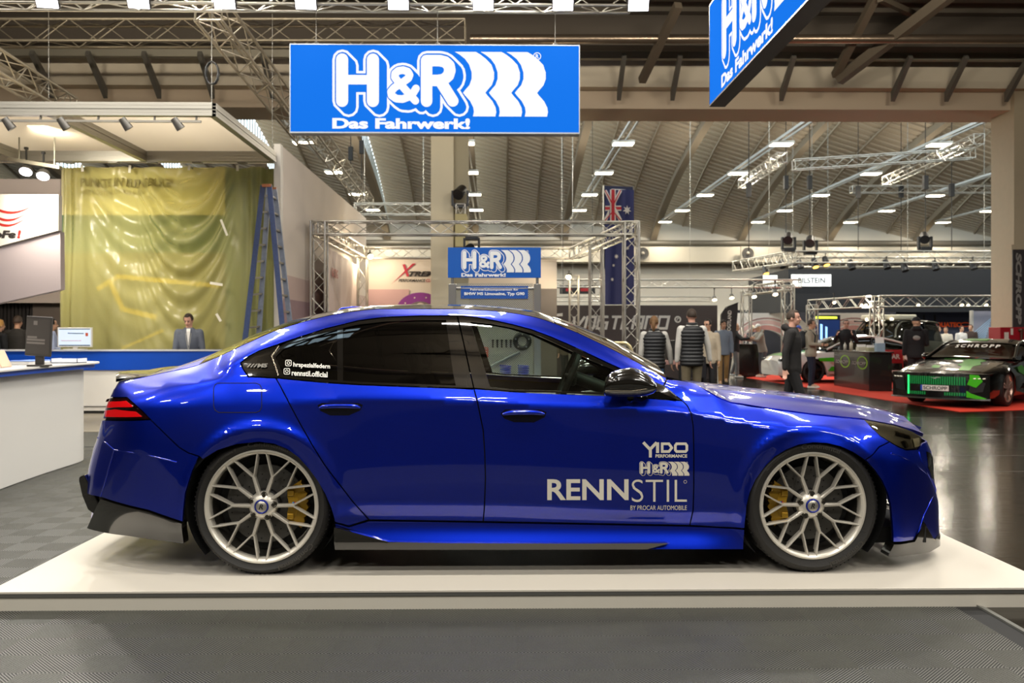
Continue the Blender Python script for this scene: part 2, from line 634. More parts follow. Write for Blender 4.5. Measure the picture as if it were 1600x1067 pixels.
# side glass: one even tumblehome from belt to roof rail, so the panes are gently curved sheets
_i = {k: n for n, k in enumerate('ABCDEFGH')}
xg0, xg1 = cp(365, 566, .8)[0], cp(1060, 610, .8)[0]
for n, x in enumerate(RX):
    w = min(1, max(0, (x - xg0 + .12) / .12)) * min(1, max(0, (xg1 + .12 - x) / .12))
    if w > 0:
        d = max(0, RZ[_i['G']][n] - RZ[_i['F']][n])
        g = RH[_i['F']][n] - (.50 * d + .27 * d * d)
        dg = w * (g - RH[_i['G']][n])
        RH[_i['G']][n] += dg
        RH[_i['H']][n] += .8 * dg
mz_, mh_ = (RZ[5] + RZ[6]) / 2, (RH[5] + RH[6]) / 2
dd_ = np.maximum(0, RZ[6] - RZ[5])
mh_ = mh_ + .27 * dd_ ** 2 / 4
RZ, RH = np.insert(RZ, 6, mz_, 0), np.insert(RH, 6, mh_, 0)
def _smooth(a, n):
    k = np.ones(n) / n
    return np.array([np.convolve(np.pad(r_, (n // 2, n // 2), 'edge'), k, 'valid') for r_ in a])
RZ, RH = _smooth(_smooth(RZ, 13), 13), _smooth(_smooth(RH, 9), 9)
for i in range(1, 9):
    RZ[i] = np.maximum(RZ[i], RZ[i - 1] + .006)
XW = 1.503


def row(i, x, what):
    return float(np.interp(x, RX, (RZ if what == 'z' else RH)[i]))


def row_z(key, x):
    return row('ABCDEFmGH'.index(key), x, 'z')


def row_h(key, x):
    return row('ABCDEFmGH'.index(key), x, 'h')


def sstep(a, b, t):
    t = min(1, max(0, (t - a) / (b - a)))
    return t * t * (3 - 2 * t)


_cache = {}
def _sect(x):
    k = round(x, 4)
    r_ = _cache.get(k)
    if r_ is None:
        i = min(len(RX) - 2, max(0, int((k - RX[0]) / (RX[1] - RX[0]))))
        t = (k - RX[i]) / (RX[i + 1] - RX[i])
        t = min(1, max(0, t))
        z, h = RZ[:, i] * (1 - t) + RZ[:, i + 1] * t, RH[:, i] * (1 - t) + RH[:, i + 1] * t
        full = pchip_d(z, h)
        segs = []
        for (a, b) in ((0, 4), (4, 5), (5, 8)):
            zz, hh = z[a:b + 1], h[a:b + 1]
            segs.append((zz, hh, pchip_d(zz, hh)))
        r_ = (z, h, full, segs)
        _cache[k] = r_
    return r_


def hfun(x, z):
    zz, hh, full, segs = _sect(x)
    sm = hermite(zz, hh, full, z)
    w = sstep(-1.62, -1.25, x) * (1 - sstep(1.15, 1.6, x))
    if w > 0:
        s = segs[0] if z < zz[4] else (segs[1] if z < zz[5] else segs[2])
        sm = w * hermite(*s, z) + (1 - w) * sm
    for cx_, zc in ((-XW, .40), (XW, .40)):
        r_ = math.hypot(x - cx_, z - zc)
        if r_ < .62:
            sm += .012 * math.exp(-((r_ - .40) / .035) ** 2)
    return max(sm, .05)


def hnorm(x, z, e=.006, fn=None):
    f_ = fn or hfun
    hx = (f_(x + e, z) - f_(x - e, z)) / (2 * e)
    hz = (f_(x, z + e) - f_(x, z - e)) / (2 * e)
    return Vector((-hx, -1, -hz)).normalized()


def tr(px, py):
    """pixel -> (x, z) on the car's near flank"""
    h = .9
    for _ in range(12):
        x, z = cp(px, py, h)
        h = .5 * h + .5 * hfun(x, z)
    return cp(px, py, h)


def T(*pix):
    return [tr(*p) if p[0] != 'l' else (p[1], p[2]) for p in pix]


def inside(poly, pts):
    poly = np.asarray(poly)
    x, y = pts[:, 0], pts[:, 1]
    res = np.zeros(len(pts), bool)
    n = len(poly)
    for i in range(n):
        x0, y0 = poly[i]
        x1, y1 = poly[(i + 1) % n]
        c = ((y0 > y) != (y1 > y))
        with np.errstate(divide='ignore', invalid='ignore'):
            res ^= c & (x < (x1 - x0) * (y - y0) / (y1 - y0 + 1e-18) + x0)
    return res


def resample(poly, step):
    out = []
    n = len(poly)
    for i in range(n):
        a, b = poly[i], poly[(i + 1) % n]
        k = max(1, int(math.hypot(b[0] - a[0], b[1] - a[1]) / step))
        for j in range(k):
            t = j / k
            out.append((a[0] + (b[0] - a[0]) * t, a[1] + (b[1] - a[1]) * t))
    return out


def area2(poly):
    return sum(poly[i][0] * poly[(i + 1) % len(poly)][1] - poly[(i + 1) % len(poly)][0] * poly[i][1] for i in range(len(poly))) / 2


def inset(poly, d):
    if area2(poly) < 0:
        poly = poly[::-1]
    out = []
    n = len(poly)
    for i in range(n):
        a, p, b = (np.array(poly[(i - 1) % n]), np.array(poly[i]), np.array(poly[(i + 1) % n]))
        t1, t2 = p - a, b - p
        t1, t2 = t1 / (np.linalg.norm(t1) + 1e-12), t2 / (np.linalg.norm(t2) + 1e-12)
        nn = np.array((-t1[1], t1[0])) + np.array((-t2[1], t2[0]))
        ln = np.linalg.norm(nn)
        nn = nn / ln if ln > 1e-6 else np.array((-t1[1], t1[0]))
        k = 1 / max(.5, abs(nn @ np.array((-t1[1], t1[0]))))
        out.append(tuple(p + nn * d * k))
    return out


def dseg(pts, loop):
    d = np.full(len(pts), 9.)
    for i in range(len(loop)):
        a, b = np.array(loop[i]), np.array(loop[(i + 1) % len(loop)])
        ab = b - a
        t = np.clip(((pts - a) @ ab) / (ab @ ab + 1e-18), 0, 1)
        d = np.minimum(d, np.linalg.norm(pts - (a + t[:, None] * ab), axis=1))
    return d


def sheet(poly, holes=(), step=.03, crease=True):
    """triangulated flat region (x, z): verts, tris, boundary loops (index lists, outer ccw)"""
    if area2(poly) < 0:
        poly = poly[::-1]
    outer = resample(poly, step * .7)
    hl = [resample(h if area2(h) < 0 else h[::-1], step * .7) for h in holes]
    verts, edges, loops = [], [], []
    for lp in [outer] + hl:
        n0 = len(verts)
        verts += lp
        loops.append(list(range(n0, n0 + len(lp))))
        edges += [(n0 + i, n0 + (i + 1) % len(lp)) for i in range(len(lp))]
    lo, hi = np.min(outer, 0), np.max(outer, 0)
    gx, gz = np.meshgrid(np.arange(lo[0] + step / 2, hi[0], step), np.arange(lo[1] + step / 2, hi[1], step))
    gp = np.stack([gx.ravel(), gz.ravel()], 1)
    if crease and len(gp):
        cr = []
        for key in 'BEF':
            xs = np.arange(lo[0], hi[0], step * .7)
            cr.append(np.stack([xs, [row_z(key, v) for v in xs]], 1))
        keep = np.ones(len(gp), bool)
        for c in cr:
            zc = np.interp(gp[:, 0], c[:, 0], c[:, 1])
            keep &= abs(gp[:, 1] - zc) > step * .45
        gp = np.concatenate([gp[keep]] + cr)
    if len(gp):
        k = inside(outer, gp)
        for h in hl:
            k &= ~inside(h, gp)
        gp = gp[k]
    if len(gp):
        k = np.ones(len(gp), bool)
        for lp in [outer] + hl:
            k &= dseg(gp, lp) > step * .4
        gp = gp[k]
    verts = [Vector(v) for v in verts] + [Vector(v) for v in gp]
    ov, oe, of, mv, me_, mf = delaunay_2d_cdt(verts, edges, [], 0, 1e-5)
    back = {}
    for i, src in enumerate(mv):
        for s_ in src:
            back[s_] = i
    V = np.array([(v.x, v.y) for v in ov])
    tris = []
    cen = np.array([V[list(f)].mean(0) for f in of])
    k = inside(outer, cen)
    for h in hl:
        k &= ~inside(h, cen)
    for f, ok in zip(of, k):
        if ok:
            f = tuple(f)
            a = V[f[0]]; b = V[f[1]]; c = V[f[2]]
            if (b[0] - a[0]) * (c[1] - a[1]) - (b[1] - a[1]) * (c[0] - a[0]) < 0:
                f = f[::-1]
            tris.append(f)
    return V, tris, [[back[i] for i in lp] for lp in loops]


def panel(name, poly, mat, parent, holes=(), off=0., flange=.02, gap=.0035, side=-1, step=.03, crease=True, fn=None):
    """body panel on the car's flank; side -1 is the flank facing the camera, +1 the far one"""
    h_ = fn or hfun
    poly = inset(poly, gap) if gap else poly
    V, tris, loops = sheet(poly, holes, step, crease)
    vs, ns = [], []
    for x, z in V:
        h = h_(x, z) - off
        n = hnorm(x, z, .006, fn)
        vs.append(Vector((x, side * h, z)))
        ns.append(Vector((n.x, -side * n.y, n.z)) if side > 0 else n)
    fs = [t if side < 0 else t[::-1] for t in tris]
    if flange:
        for lp in loops:
            m = len(lp)
            n0 = len(vs)
            for ring, dd in ((0, 0.), (1, flange)):
                for k in range(m):
                    p, q, r_ = V[lp[k - 1]], V[lp[k]], V[lp[(k + 1) % m]]
                    t = np.array(r_) - np.array(p)
                    o = Vector((t[1], 0, -t[0])).normalized()
                    x, z = q
                    vs.append(Vector((x, side * (h_(x, z) - off - dd), z)))
                    ns.append(o)
            for k in range(m):
                k2 = (k + 1) % m
                f = (n0 + k, n0 + m + k, n0 + m + k2, n0 + k2)
                fs.append(f if side < 0 else f[::-1])
    me = bpy.data.meshes.new(name)
    me.from_pydata(vs, [], fs)
    me.polygons.foreach_set('use_smooth', [True] * len(fs))
    me.update()
    me.normals_split_custom_set_from_vertices([tuple(n) for n in ns])
    me.materials.append(mat)
    o = bpy.data.objects.new(name, me)
    COL.objects.link(o)
    o.parent = parent
    return o


# ---- traced outlines (pixels of the photograph)
REAR_ARCH = [(289, 849), (286, 808), (290, 770), (300, 738), (317, 719), (340, 704), (370, 694.5), (405, 691), (428, 694), (448, 702), (466, 715), (482, 733), (496, 752), (508, 773), (517, 794), (523, 816)]
FRONT_ARCH = [(1164, 826), (1167, 791), (1172, 770), (1181, 750), (1196, 729), (1211, 714), (1228, 703.5), (1248, 695.5), (1270, 692), (1292, 693), (1313, 698), (1333, 707), (1351, 719), (1366, 734), (1378, 751), (1387, 771), (1392, 792), (1394, 815), (1395, 847)]
DOOR_REAR = [(431, 590.5), (438, 603), (449, 624), (469, 662), (489, 697), (507, 726), (533, 760), (555, 788), (576, 812)]
GAP_B = [(740.5, 607), (746, 628), (750, 648), (755, 672), (757.5, 710), (758.5, 747), (757, 790), (755, 815)]
GAP_A = [(1066, 626), (1074, 634), (1080, 647), (1083, 665), (1084, 700), (1084, 760), (1083, 796), (1078, 821)]
BELT_R = [(431, 590.5), (507, 597.5), (560, 601), (640, 604), (714, 606.5), (740.5, 607)]
BELT_F = [(740.5, 607), (801, 612), (870, 615), (947, 618), (1010, 622), (1066, 626)]
ROOF_LOW = [(376, 567), (388, 557), (405, 548), (449, 533), (507, 514), (560, 501), (598, 496), (655, 493.5), (714, 493), (745, 496), (772, 501), (802, 507.5), (830, 515), (860, 526), (889, 538.6), (918, 552), (947, 566), (976, 579), (1010, 592.5), (1037, 603)]
TAILLAMP = [(161, 629), (164, 623), (170, 621), (198, 621), (209, 630.5), (222, 642), (235, 655.5)]

def top_edge(x0, x1, n, dz=0.):
    return [(x, row_z('H', x) + dz) for x in np.linspace(x0, x1, n)]

xA = tr(1042, 591.5)[0]
x_tl = tr(186, 597)[0]
TLx = [tr(*p) for p in TAILLAMP]

def flank(side):
    """all panels of one flank"""
    N = lambda pix: T(*pix)
    seam = N([(235, 655.5), (248, 668), (260, 680), (280, 699), (295, 708), (311, 713)])
    # quarter panel with C pillar and roof rail in one pressing
    quarter = ([(TX(row_z('H', -2.5)) + .03, row_z('H', x_tl) - .004)] + top_edge(x_tl, xA, 70) + N([(1037, 603)] + ROOF_LOW[::-1][1:])
               + N([(379, 575), (388, 588.5)]) + N(DOOR_REAR) + N([(545, 822)]) + N([(523, 816)] + REAR_ARCH[::-1][1:-5]) + N([(317, 718)]) + seam[::-1] + TLx[::-1][1:-2])
    panel('quarter_panel', quarter, paint, CAR, side=side, step=.024)
    rb = (seam + N([(317, 719)] + REAR_ARCH[::-1][12:]) )
    rb = seam + N([(300, 738), (290, 770), (286, 808), (286, 816)]) + N([(231, 797), (158, 777)])
    rb += [(TX(z) + .004, z) for z in np.linspace(tr(158, 777)[1], TLx[0][1] - .09, 9)] + N([(160, 656)])
    panel('rear_bumper', rb, paint, CAR, side=side, step=.024)
    dif = N([(158, 778), (231, 798), (286, 817), (289, 849), (200, 837), (149, 829), (136, 825)]) 
    panel('rear_diffuser', dif, carbon, CAR, side=side, off=-.012, step=.03, flange=.08)
    # dark edge piece behind the diffuser, in front of the rear tyre
    tl = TLx + N([(205, 655.5), (161, 655)]) + [(TX(.76) + .01, tr(161, 655)[1]), (TX(.82) + .006, tr(161, 629)[1])]
    lamp = panel('tail_lamp', tl, M('tail_lamp_housing', '#1d0606', .1, coat=1.), CAR, side=side, off=.004, step=.02, crease=False)
    red = M('tail_lamp_red', '#c80d12', .12, coat=1., emit=.25)
    panel('lens', N([(163, 634), (168, 627), (188, 627), (197, 626), (206, 633), (207, 636), (185, 636), (163, 637)]), red, lamp, side=side, off=-.002, step=.012, flange=.006, gap=0, crease=False)
    panel('lens', N([(163, 641.5), (180, 639.5), (200, 642), (212, 643), (222, 651), (190, 651.5), (164, 651)]), red, lamp, side=side, off=-.002, step=.012, flange=.006, gap=0, crease=False)
    panel('chrome_strip', N([(162, 638), (213, 635.5), (215, 638), (200, 638.5), (162, 640)]), M('chrome', '#d8d8d8', .08, 1.), lamp, side=side, off=-.001, step=.012, flange=.004, gap=0, crease=False)
    # doors
    rd = N(BELT_R) + N(GAP_B) + N([(577, 812.5)]) + N(DOOR_REAR[::-1][1:-1])
    RD = panel('rear_door', rd, paint, CAR, side=side, step=.024)
    fd = N(BELT_F) + N(GAP_A[1:]) + N(GAP_B[::-1][:-1])
    FD = panel('front_door', fd, paint, CAR, side=side, step=.024)
    # gloss black window surrounds with their panes
    ft = [(714, 493), (722, 525), (731, 566), (740.5, 607)]
    fr_out = N(ft) + N(BELT_F[1:]) + N(ROOF_LOW[::-1][0:12])
    h_f = N([(735, 503), (770, 506.5), (801, 512.5), (845, 525.6), (889, 546), (930, 565), (960, 579), (985, 594), (992, 603), (985, 617), (944, 613.5), (870, 611), (801, 608.5), (766, 605), (755, 570)])
    wf = panel('window_frame', fr_out, gloss_black, FD, holes=[h_f], side=side, off=.004, step=.03, flange=.02, crease=False)
    panel('window_pane', h_f, win_front, FD, side=side, off=.014, gap=-.006, step=.04, flange=0, crease=False)
    rr_out = N([(437, 540), (449, 533.5), (507, 514), (560, 501), (598, 496), (655, 493.5), (714, 493), (722, 525), (731, 566), (740.5, 607)]) + N(BELT_R[::-1][1:]) + N([(431, 575), (424, 557)])
    h1 = N([(442, 546), (470, 534.5), (507, 521), (527, 515), (527, 594), (507, 592.5), (443, 586.5), (437, 573), (430, 558)])
    h2 = N([(536, 512.5), (560, 507), (600, 502.5), (650, 500), (697, 500), (702, 540), (707, 578), (712, 602.5), (640, 599.5), (560, 596.5), (536, 595)])
    panel('window_frame', rr_out, gloss_black, RD, holes=[h1, h2], side=side, off=.004, step=.03, flange=.02, crease=False)
    panel('window_pane', h2, win_rear, RD, side=side, off=.012, gap=-.006, step=.04, flange=0, crease=False)
    panel('vent_pane', h1, win_rear, RD, side=side, off=.012, gap=-.006, step=.04, flange=0, crease=False)
    cq = N([(376, 567), (388, 557), (405, 548), (437, 538), (423, 557), (430, 574), (436, 591), (388, 588), (379, 576)])
    cpn = panel('corner_window', cq, gloss_black, CAR, side=side, off=.004, step=.03, flange=.02, crease=False)
    # bright edge between corner window and rear door
    mbr = MB()
    e = [Vector((x, side * (hfun(x, z) + .001), z)) for x, z in N([(436, 541), (424.5, 557), (431, 574), (435, 587)])]
    mbr.tube([v + Vector((CX, CY, CZ)) for v in e], .006, 6)
    mbr.build('edge_trim', M('edge_trim_metal', '#8d8474', .25, 1.), CAR)
    # front wing
    bump = [(1350, 655), (1362, 668), (1376, 681), (1390, 690), (1374, 698), (1351, 719)]
    wing = (N([(1042, 592.5), (1060, 593.5), (1085, 598), (1105, 611), (1122, 621), (1142, 629), (1175, 635), (1207, 639), (1240, 643.5), (1272, 647.5), (1310, 651.5)]) + N(bump)
            + N(FRONT_ARCH[::-1][7:]) + N([(1120, 823.5)]) + N(GAP_A[::-1]) + N([(1037, 603)]))
    panel('front_wing', wing, paint, CAR, side=side, step=.024)
    lampo = N([(1350, 655), (1362, 668), (1376, 681), (1390, 690), (1404, 698), (1416, 703), (1435, 702), (1441.5, 692), (1441, 682), (1425, 673), (1402, 665), (1376, 659)])
    HL = panel('headlamp', lampo, M('headlamp_housing', '#7d745f', .25, .7, coat=.5), CAR, side=side, off=.012, step=.02, flange=.02, crease=False)
    ch = M('headlamp_reflector', '#b9b3a3', .12, 1.)
    panel('reflector', N([(1398, 672), (1424, 681), (1424, 686), (1400, 680)]), ch, HL, side=side, off=.004, step=.015, flange=.01, gap=0, crease=False)
    panel('reflector', N([(1409, 690), (1416, 688), (1421, 698), (1415, 700)]), ch, HL, side=side, off=.004, step=.015, flange=.01, gap=0, crease=False)
    panel('light_blade', N([(1427, 686), (1437, 684), (1438, 697), (1430, 699)]), M('headlamp_blade', '#d9cfae', .15, .6), HL, side=side, off=.004, step=.015, flange=.01, gap=0, crease=False)
    panel('headlamp_lens', lampo, glass('headlamp_glass', (.75, .75, .72)), HL, side=side, off=.0, step=.02, flange=0, crease=False)
    fb = N([(1390, 690), (1404, 698), (1416, 703), (1435, 702), (1441.5, 692)]) + [(NX(z) - .004, z) for z in np.linspace(tr(1442, 690)[1], tr(1458, 834)[1], 12)] \
        + N([(1459, 843), (1442, 813), (1428, 844), (1395, 847)]) + N(FRONT_ARCH[::-1][1:7]) + N([(1351, 719), (1374, 698)])
    panel('front_bumper', fb, paint, CAR, side=side, step=.024)
    sp = N([(1385, 869), (1395, 849), (1428, 845), (1442, 814), (1459, 842)]) + [(NX(z) + .005, z) for z in np.linspace(tr(1460, 836)[1], tr(1460, 855)[1], 4)] + N([(1451, 863), (1420, 867)])
    panel('front_splitter', sp, carbon, CAR, side=side, off=-.012, step=.025, flange=.10)
    # sill and its black blade
    sill = N([(523, 817), (545, 823), (577, 813.5), (755, 816), (1078, 822), (1164, 827), (1162, 859)]) + N([(1100, 859), (900, 859), (700, 858), (620, 852), (523, 822)])
    panel('sill', sill, paint, CAR, side=side, step=.02)
    bl = N([(523, 820), (610, 842), (700, 844), (900, 845), (1046, 845), (1010, 858.5), (800, 859), (523, 859)])
    zt_ = tr(800, 843)[1]
    panel('sill_blade', bl, carbon, CAR, side=side, off=0, step=.02, flange=.035, fn=lambda x, z: .982 - .5 * max(0, zt_ - z))
    # dark inner skin that closes the shut lines
    inner = [(x, row_z('F', x) - .03) for x in np.linspace(-2.55, 2.2, 60)] + N([(1440, 690), (1450, 830), (1400, 845)]) + N(FRONT_ARCH[::-1]) + N([(1164, 856), (523, 856)]) + N(REAR_ARCH[::-1]) + N([(280, 838), (160, 820), (150, 780)])
    panel('inner_skin', inner, dark_in, CAR, side=side, off=.03, step=.05, flange=0, gap=0.004)
    rail = top_edge(x_tl + .25, xA, 50, -.012) + N([(x, y + 3) for x, y in ROOF_LOW[::-1]])
    # fuel flap (camera side only carries the flap line) and door handles
    return RD, FD


RD_, FD_ = flank(-1)
flank(1)

def onflank(px, py, off=.0):
    x, z = tr(px, py)
    n = hnorm(x, z)
    return Vector((x + CX, CY - hfun(x, z), z + CZ)) + n * off, n

# fuel flap
ff = T((340, 598.5), (400, 598.5), (406, 601), (409, 607), (409, 636), (406, 642), (400, 644.5), (342, 644.5), (336, 641), (334, 635), (334, 606), (336, 601))
flap_line = MB()
pts = [Vector((x + CX, CY - hfun(x, z) - .0004, z + CZ)) for x, z in resample(ff, .02)]
flap_line.tube(pts + [pts[0]], .0022, 6, caps=False)
flap_line.build('fuel_flap_gap', dark_in, CAR)
panel('fuel_flap', ff, paint, CAR, off=-.0012, gap=.0045, step=.02, flange=.003)

# door handles: bar over a flat patch coloured dark as the bowl's shade
for (door, q) in ((RD_, [(496, 633), (503, 629.5), (560, 629.5), (567, 632.5), (563, 641), (545, 649), (516, 649), (501, 642)]),
                  (FD_, [(782, 646), (789, 639.5), (845, 640), (854, 644), (851, 652), (834, 660), (803, 659.5), (788, 654)])):
    poly = T(*q)
    panel('handle_recess_shade', poly, M('handle_recess_shadow', '#03031a', .25, .4, coat=1.), door, off=-.0015, gap=0, step=.015, flange=.002, crease=False)
    xs = [p[0] for p in poly]; zs = [p[1] for p in poly]
    x0, x1, zt = min(xs), max(xs), max(zs)
    bar = MB()
    pp, rr = [], []
    for k in range(13):
        t = k / 12
        x = x0 + .012 + (x1 - x0 - .024) * t
        z = zt - .016 - .010 * (2 * t - 1) ** 4
        pp.append(Vector((x + CX, CY - hfun(x, z) - .012, z + CZ)))
        rr.append(.013 * (1 - .55 * (2 * t - 1) ** 6))
    bar.tube(pp, rr, 10)
    bar.build('door_handle', paint, door)

# ---- loft surfaces: roof, screens, boot, bonnet
def center_curve(pix, h=.0):
    pts = sorted([cp(px, py, h) for px, py in pix])
    return lambda x: float(np.interp(x, [p[0] for p in pts], [p[1] for p in pts]))

ZC = center_curve([(176, 598), (200, 592), (240, 581), (303, 570), (341, 554.6), (390.6, 533), (419.7, 518.5), (478, 498), (520, 488), (560, 481), (600, 477.5), (650, 476), (700, 476), (740, 476.5), (790, 480), (830.6, 485), (888.7, 503.8), (946.8, 528.5), (1000, 557), (1028.7, 573), (1060, 590), (1085, 597)], .0)

def loft(name, x0, x1, mat, edge='H', zc=ZC, power=2.4, nx=40, ny=33, inset_y=0., lift=0., parent=CAR, thick=.012):
    rows_t, rows_b = [], []
    for x in np.linspace(x0, x1, nx):
        hE, zE = row_h(edge, x) - inset_y, row_z(edge, x) + lift
        c = max(zc(x) + lift, zE + .004)
        rt = []
        for s in np.linspace(-1, 1, ny):
            y = hE * math.copysign(abs(s) ** .8, s)
            rt.append(Vector((CX + x, CY + y, CZ + zE + (c - zE) * (1 - abs(y / hE) ** power))))
        rows_t.append(rt)
        rows_b.append([p - Vector((0, 0, thick)) for p in rt])
    mb = MB()
    mb.grid(rows_t)
    mb.grid([r_[::-1] for r_ in rows_b])
    for a, b in ((rows_t[0], rows_b[0]), (rows_b[-1], rows_t[-1])):
        mb.grid([b, a], False)
    mb.grid([[r_[0] for r_ in rows_t], [r_[0] for r_ in rows_b]], False)
    mb.grid([[r_[-1] for r_ in rows_b], [r_[-1] for r_ in rows_t]], False)
    return mb.build(name, mat, parent)

def lx(px, h=.6):
    return cp(px, 500, h)[0]
roof_carbon = M('carbon_roof', '#1a160f', .14, .15, coat=1.)
loft('windscreen', lx(868), xA + .0, win_screen, thick=.004)
loft('roof_panel', lx(482), lx(866), roof_carbon)
loft('rear_window', lx(318), lx(480), glass('rear_screen_glass', (.06, .06, .05)), thick=.004)
loft('boot_lid', lx(186, .58), lx(317), paint)
# boot spoiler: dark carbon lip standing on the boot lid
sp_rows = []
for y in np.linspace(-.62, .62, 31):
    e = abs(y / .62)
    xb = lx(181, abs(y))
    zt = ZC(lx(240, 0)) + .0
    prof = []
    L = .30 * (1 - .35 * e ** 2)
    base = lambda x: row_z('H', max(x, x_tl)) + (ZC(x) - row_z('H', max(x, x_tl))) * (1 - e ** 2.4)
    for t, up in ((0, .0), (0, .030), (.10, .036), (.35, .030), (.7, .015), (1., .001)):
        x = xb + L * t
        prof.append(Vector((CX + x, CY + y, CZ + base(x) + up * (1 - .6 * e ** 6) + (.002 if t > 0 else 0))))
    sp_rows.append(prof)
sm_ = MB()
sm_.grid(sp_rows)
sm_.build('boot_spoiler', carbon, CAR, sharp=40)
# bonnet
ZB = center_curve([(1070, 597), (1100, 599), (1142, 604), (1190, 609), (1240, 614.5), (1305, 622.5), (1370, 637), (1400, 644), (1425, 654), (1440, 664), (1448, 673)], .12)
rows_t = []
xs_b = np.linspace(lx(1090, .8), NX(row_z('F', 2.2)) - .06, 48)
bon = [(1085, 600.5), (1105, 611), (1122, 621), (1142, 629), (1207, 639), (1272, 647.5), (1350, 655), (1402, 665), (1430, 673), (1445, 679)]
bp_ = sorted([tr(*p) for p in bon])
for x in xs_b:
    z = float(np.interp(x, [p[0] for p in bp_], [p[1] for p in bp_])) + .004
    h = hfun(x, z)
    if x < bp_[0][0] + .05:
        h = min(h, .80)
    rt = []
    c = max(ZB(x), z + .002)
    for s in np.linspace(-1, 1, 41):
        y = h * math.copysign(abs(s) ** .75, s)
        a = abs(y / h)
        ridge = .010 * math.exp(-((a - .55) / .08) ** 2) * sstep(lx(1100), lx(1200), x)
        rt.append(Vector((CX + x, CY + y, CZ + z + (c - z) * (1 - a ** 2.2) + ridge)))
    rows_t.append(rt)
mb = MB()
mb.grid(rows_t)
mb.grid([[r_[0] for r_ in rows_t], [r_[0] - Vector((0, -.01, .02)) for r_ in rows_t]])
mb.grid([[r_[-1] - Vector((0, .01, .02)) for r_ in rows_t], [r_[-1] for r_ in rows_t]])
mb.build('bonnet', paint, CAR)
# scuttle under the windscreen with wiper arms
sc_ = MB()
sc_.box((CX + lx(1028), CY - .70, CZ + .86), (CX + lx(1125), CY + .70, CZ + row_z('F', lx(1085)) - .03))
sc_.build('scuttle', dark_in, CAR)
for yy in (-.42, .12):
    w_ = MB()
    zb = CZ + row_z('F', lx(1075)) + .0
    w_.tube([(CX + lx(1088), CY + yy, zb), (CX + lx(1062), CY + yy - .10, zb + .035), (CX + lx(1040), CY + yy - .30, zb + .055)], .009, 6)
    w_.build('wiper', M('wiper_grey', '#6f6f6b', .4, .4), CAR)
# shark fin aerial
fin = MB()
fin_pts = [(523, 488), (535, 480.5), (552, 478.5), (566, 479), (566, 488)]
fp = [cp(px, py, 0) for px, py in fin_pts]
fin.prism(fp, -.025, .025, lambda u, v, d: Vector((CX + u, CY + d, CZ + v)))
fin.build('roof_aerial', paint, CAR, bevel=.008)

# ---- nose and tail closing faces
def fascia(name, curve, zs, hx, mat, bow):
    rows_ = []
    for z in zs:
        x = curve(z)
        h = hfun(x - math.copysign(.004, bow), z)
        rows_.append([Vector((CX + x + bow * (1 - (y / h) ** 2), CY + y, CZ + z)) for y in np.linspace(-h, h, 21)])
    m_ = MB()
    m_.grid(rows_ if bow > 0 else [r_[::-1] for r_ in rows_])
    return m_.build(name, mat, CAR)
fascia('nose_face', lambda z: NX(z) - .006, np.linspace(.17, .74, 16), .3, paint, .05)
fascia('tail_face', lambda z: TX(z) + .008, np.linspace(.20, row_z('H', x_tl), 16), .3, paint, -.04)
kg = MB()
for k in range(12):
    for sd in (-1, 1):
        y = sd * (.06 + .02 * k)
        kg.box((CX + NX(.6) - .05, CY + y - .004, CZ + .46), (CX + NX(.6) + .03 - .02 * (y / .3) ** 2, CY + y + .004, CZ + .64))
kg.build('radiator_grille', gloss_black, CAR)
dk = MB()
dk.box((CX + TX(.3) + .10, CY - .50, CZ + .20), (CX + TX(.3) + .22, CY + .50, CZ + .36))
dk.build('rear_valance', carbon, CAR, bevel=.01)
# pressed edges of the rear bumper corner
for sd in (-1, 1):
    for pix in ([(178.5, 703), (172, 725), (165, 750), (157, 776)], [(178.5, 703), (205, 707), (240, 713), (276, 722)], [(178.5, 703), (166, 692), (152, 684)]):
        e_ = MB()
        pl_ = [tr(*p) for p in pix]
        e_.tube([Vector((CX + x, CY + sd * (hfun(x, z) - .0005), CZ + z)) for x, z in pl_], .004, 6)
        e_.build('bumper_edge', paint, CAR)
for sd in (-1, 1):
    for pix in ([(1392, 708), (1415, 716), (1440, 733), (1456, 748), (1463, 764)], [(1463, 766), (1455, 782), (1443, 806), (1432, 842)], [(1436, 706), (1440, 720), (1451, 742), (1461, 762)]):
        e_ = MB()
        e_.tube([Vector((CX + x, CY + sd * (hfun(x, z) - .001), CZ + z)) for x, z in [tr(*p) for p in pix]], .005, 6)
        e_.build('bumper_edge', paint, CAR)
    kd = T((1447, 705), (1455, 708), (1460, 728), (1462, 752), (1456, 746), (1450, 730))
    panel('kidney_grille', kd, gloss_black, CAR, side=sd, off=-.003, step=.015, flange=.01, gap=0, crease=False)
    panel('kidney_strip', T((1455, 712), (1457, 712), (1461, 735), (1459.5, 735)), M('chrome'), CAR, side=sd, off=-.006, step=.012, flange=.004, gap=0, crease=False)
# exhaust side fin that stands out behind the bumper
exo = [cp(px, py, .66) for px, py in ((124, 745), (134, 741), (141, 757), (158, 790), (152, 806), (138, 796), (129, 774), (124, 752))]
for sd in (-1, 1):
    ex = MB(); ex.prism(exo, .62, .67, lambda u, v, d: Vector((CX + u, CY + sd * d, CZ + v)))
    ex.build('diffuser_fin', carbon, CAR, bevel=.008)

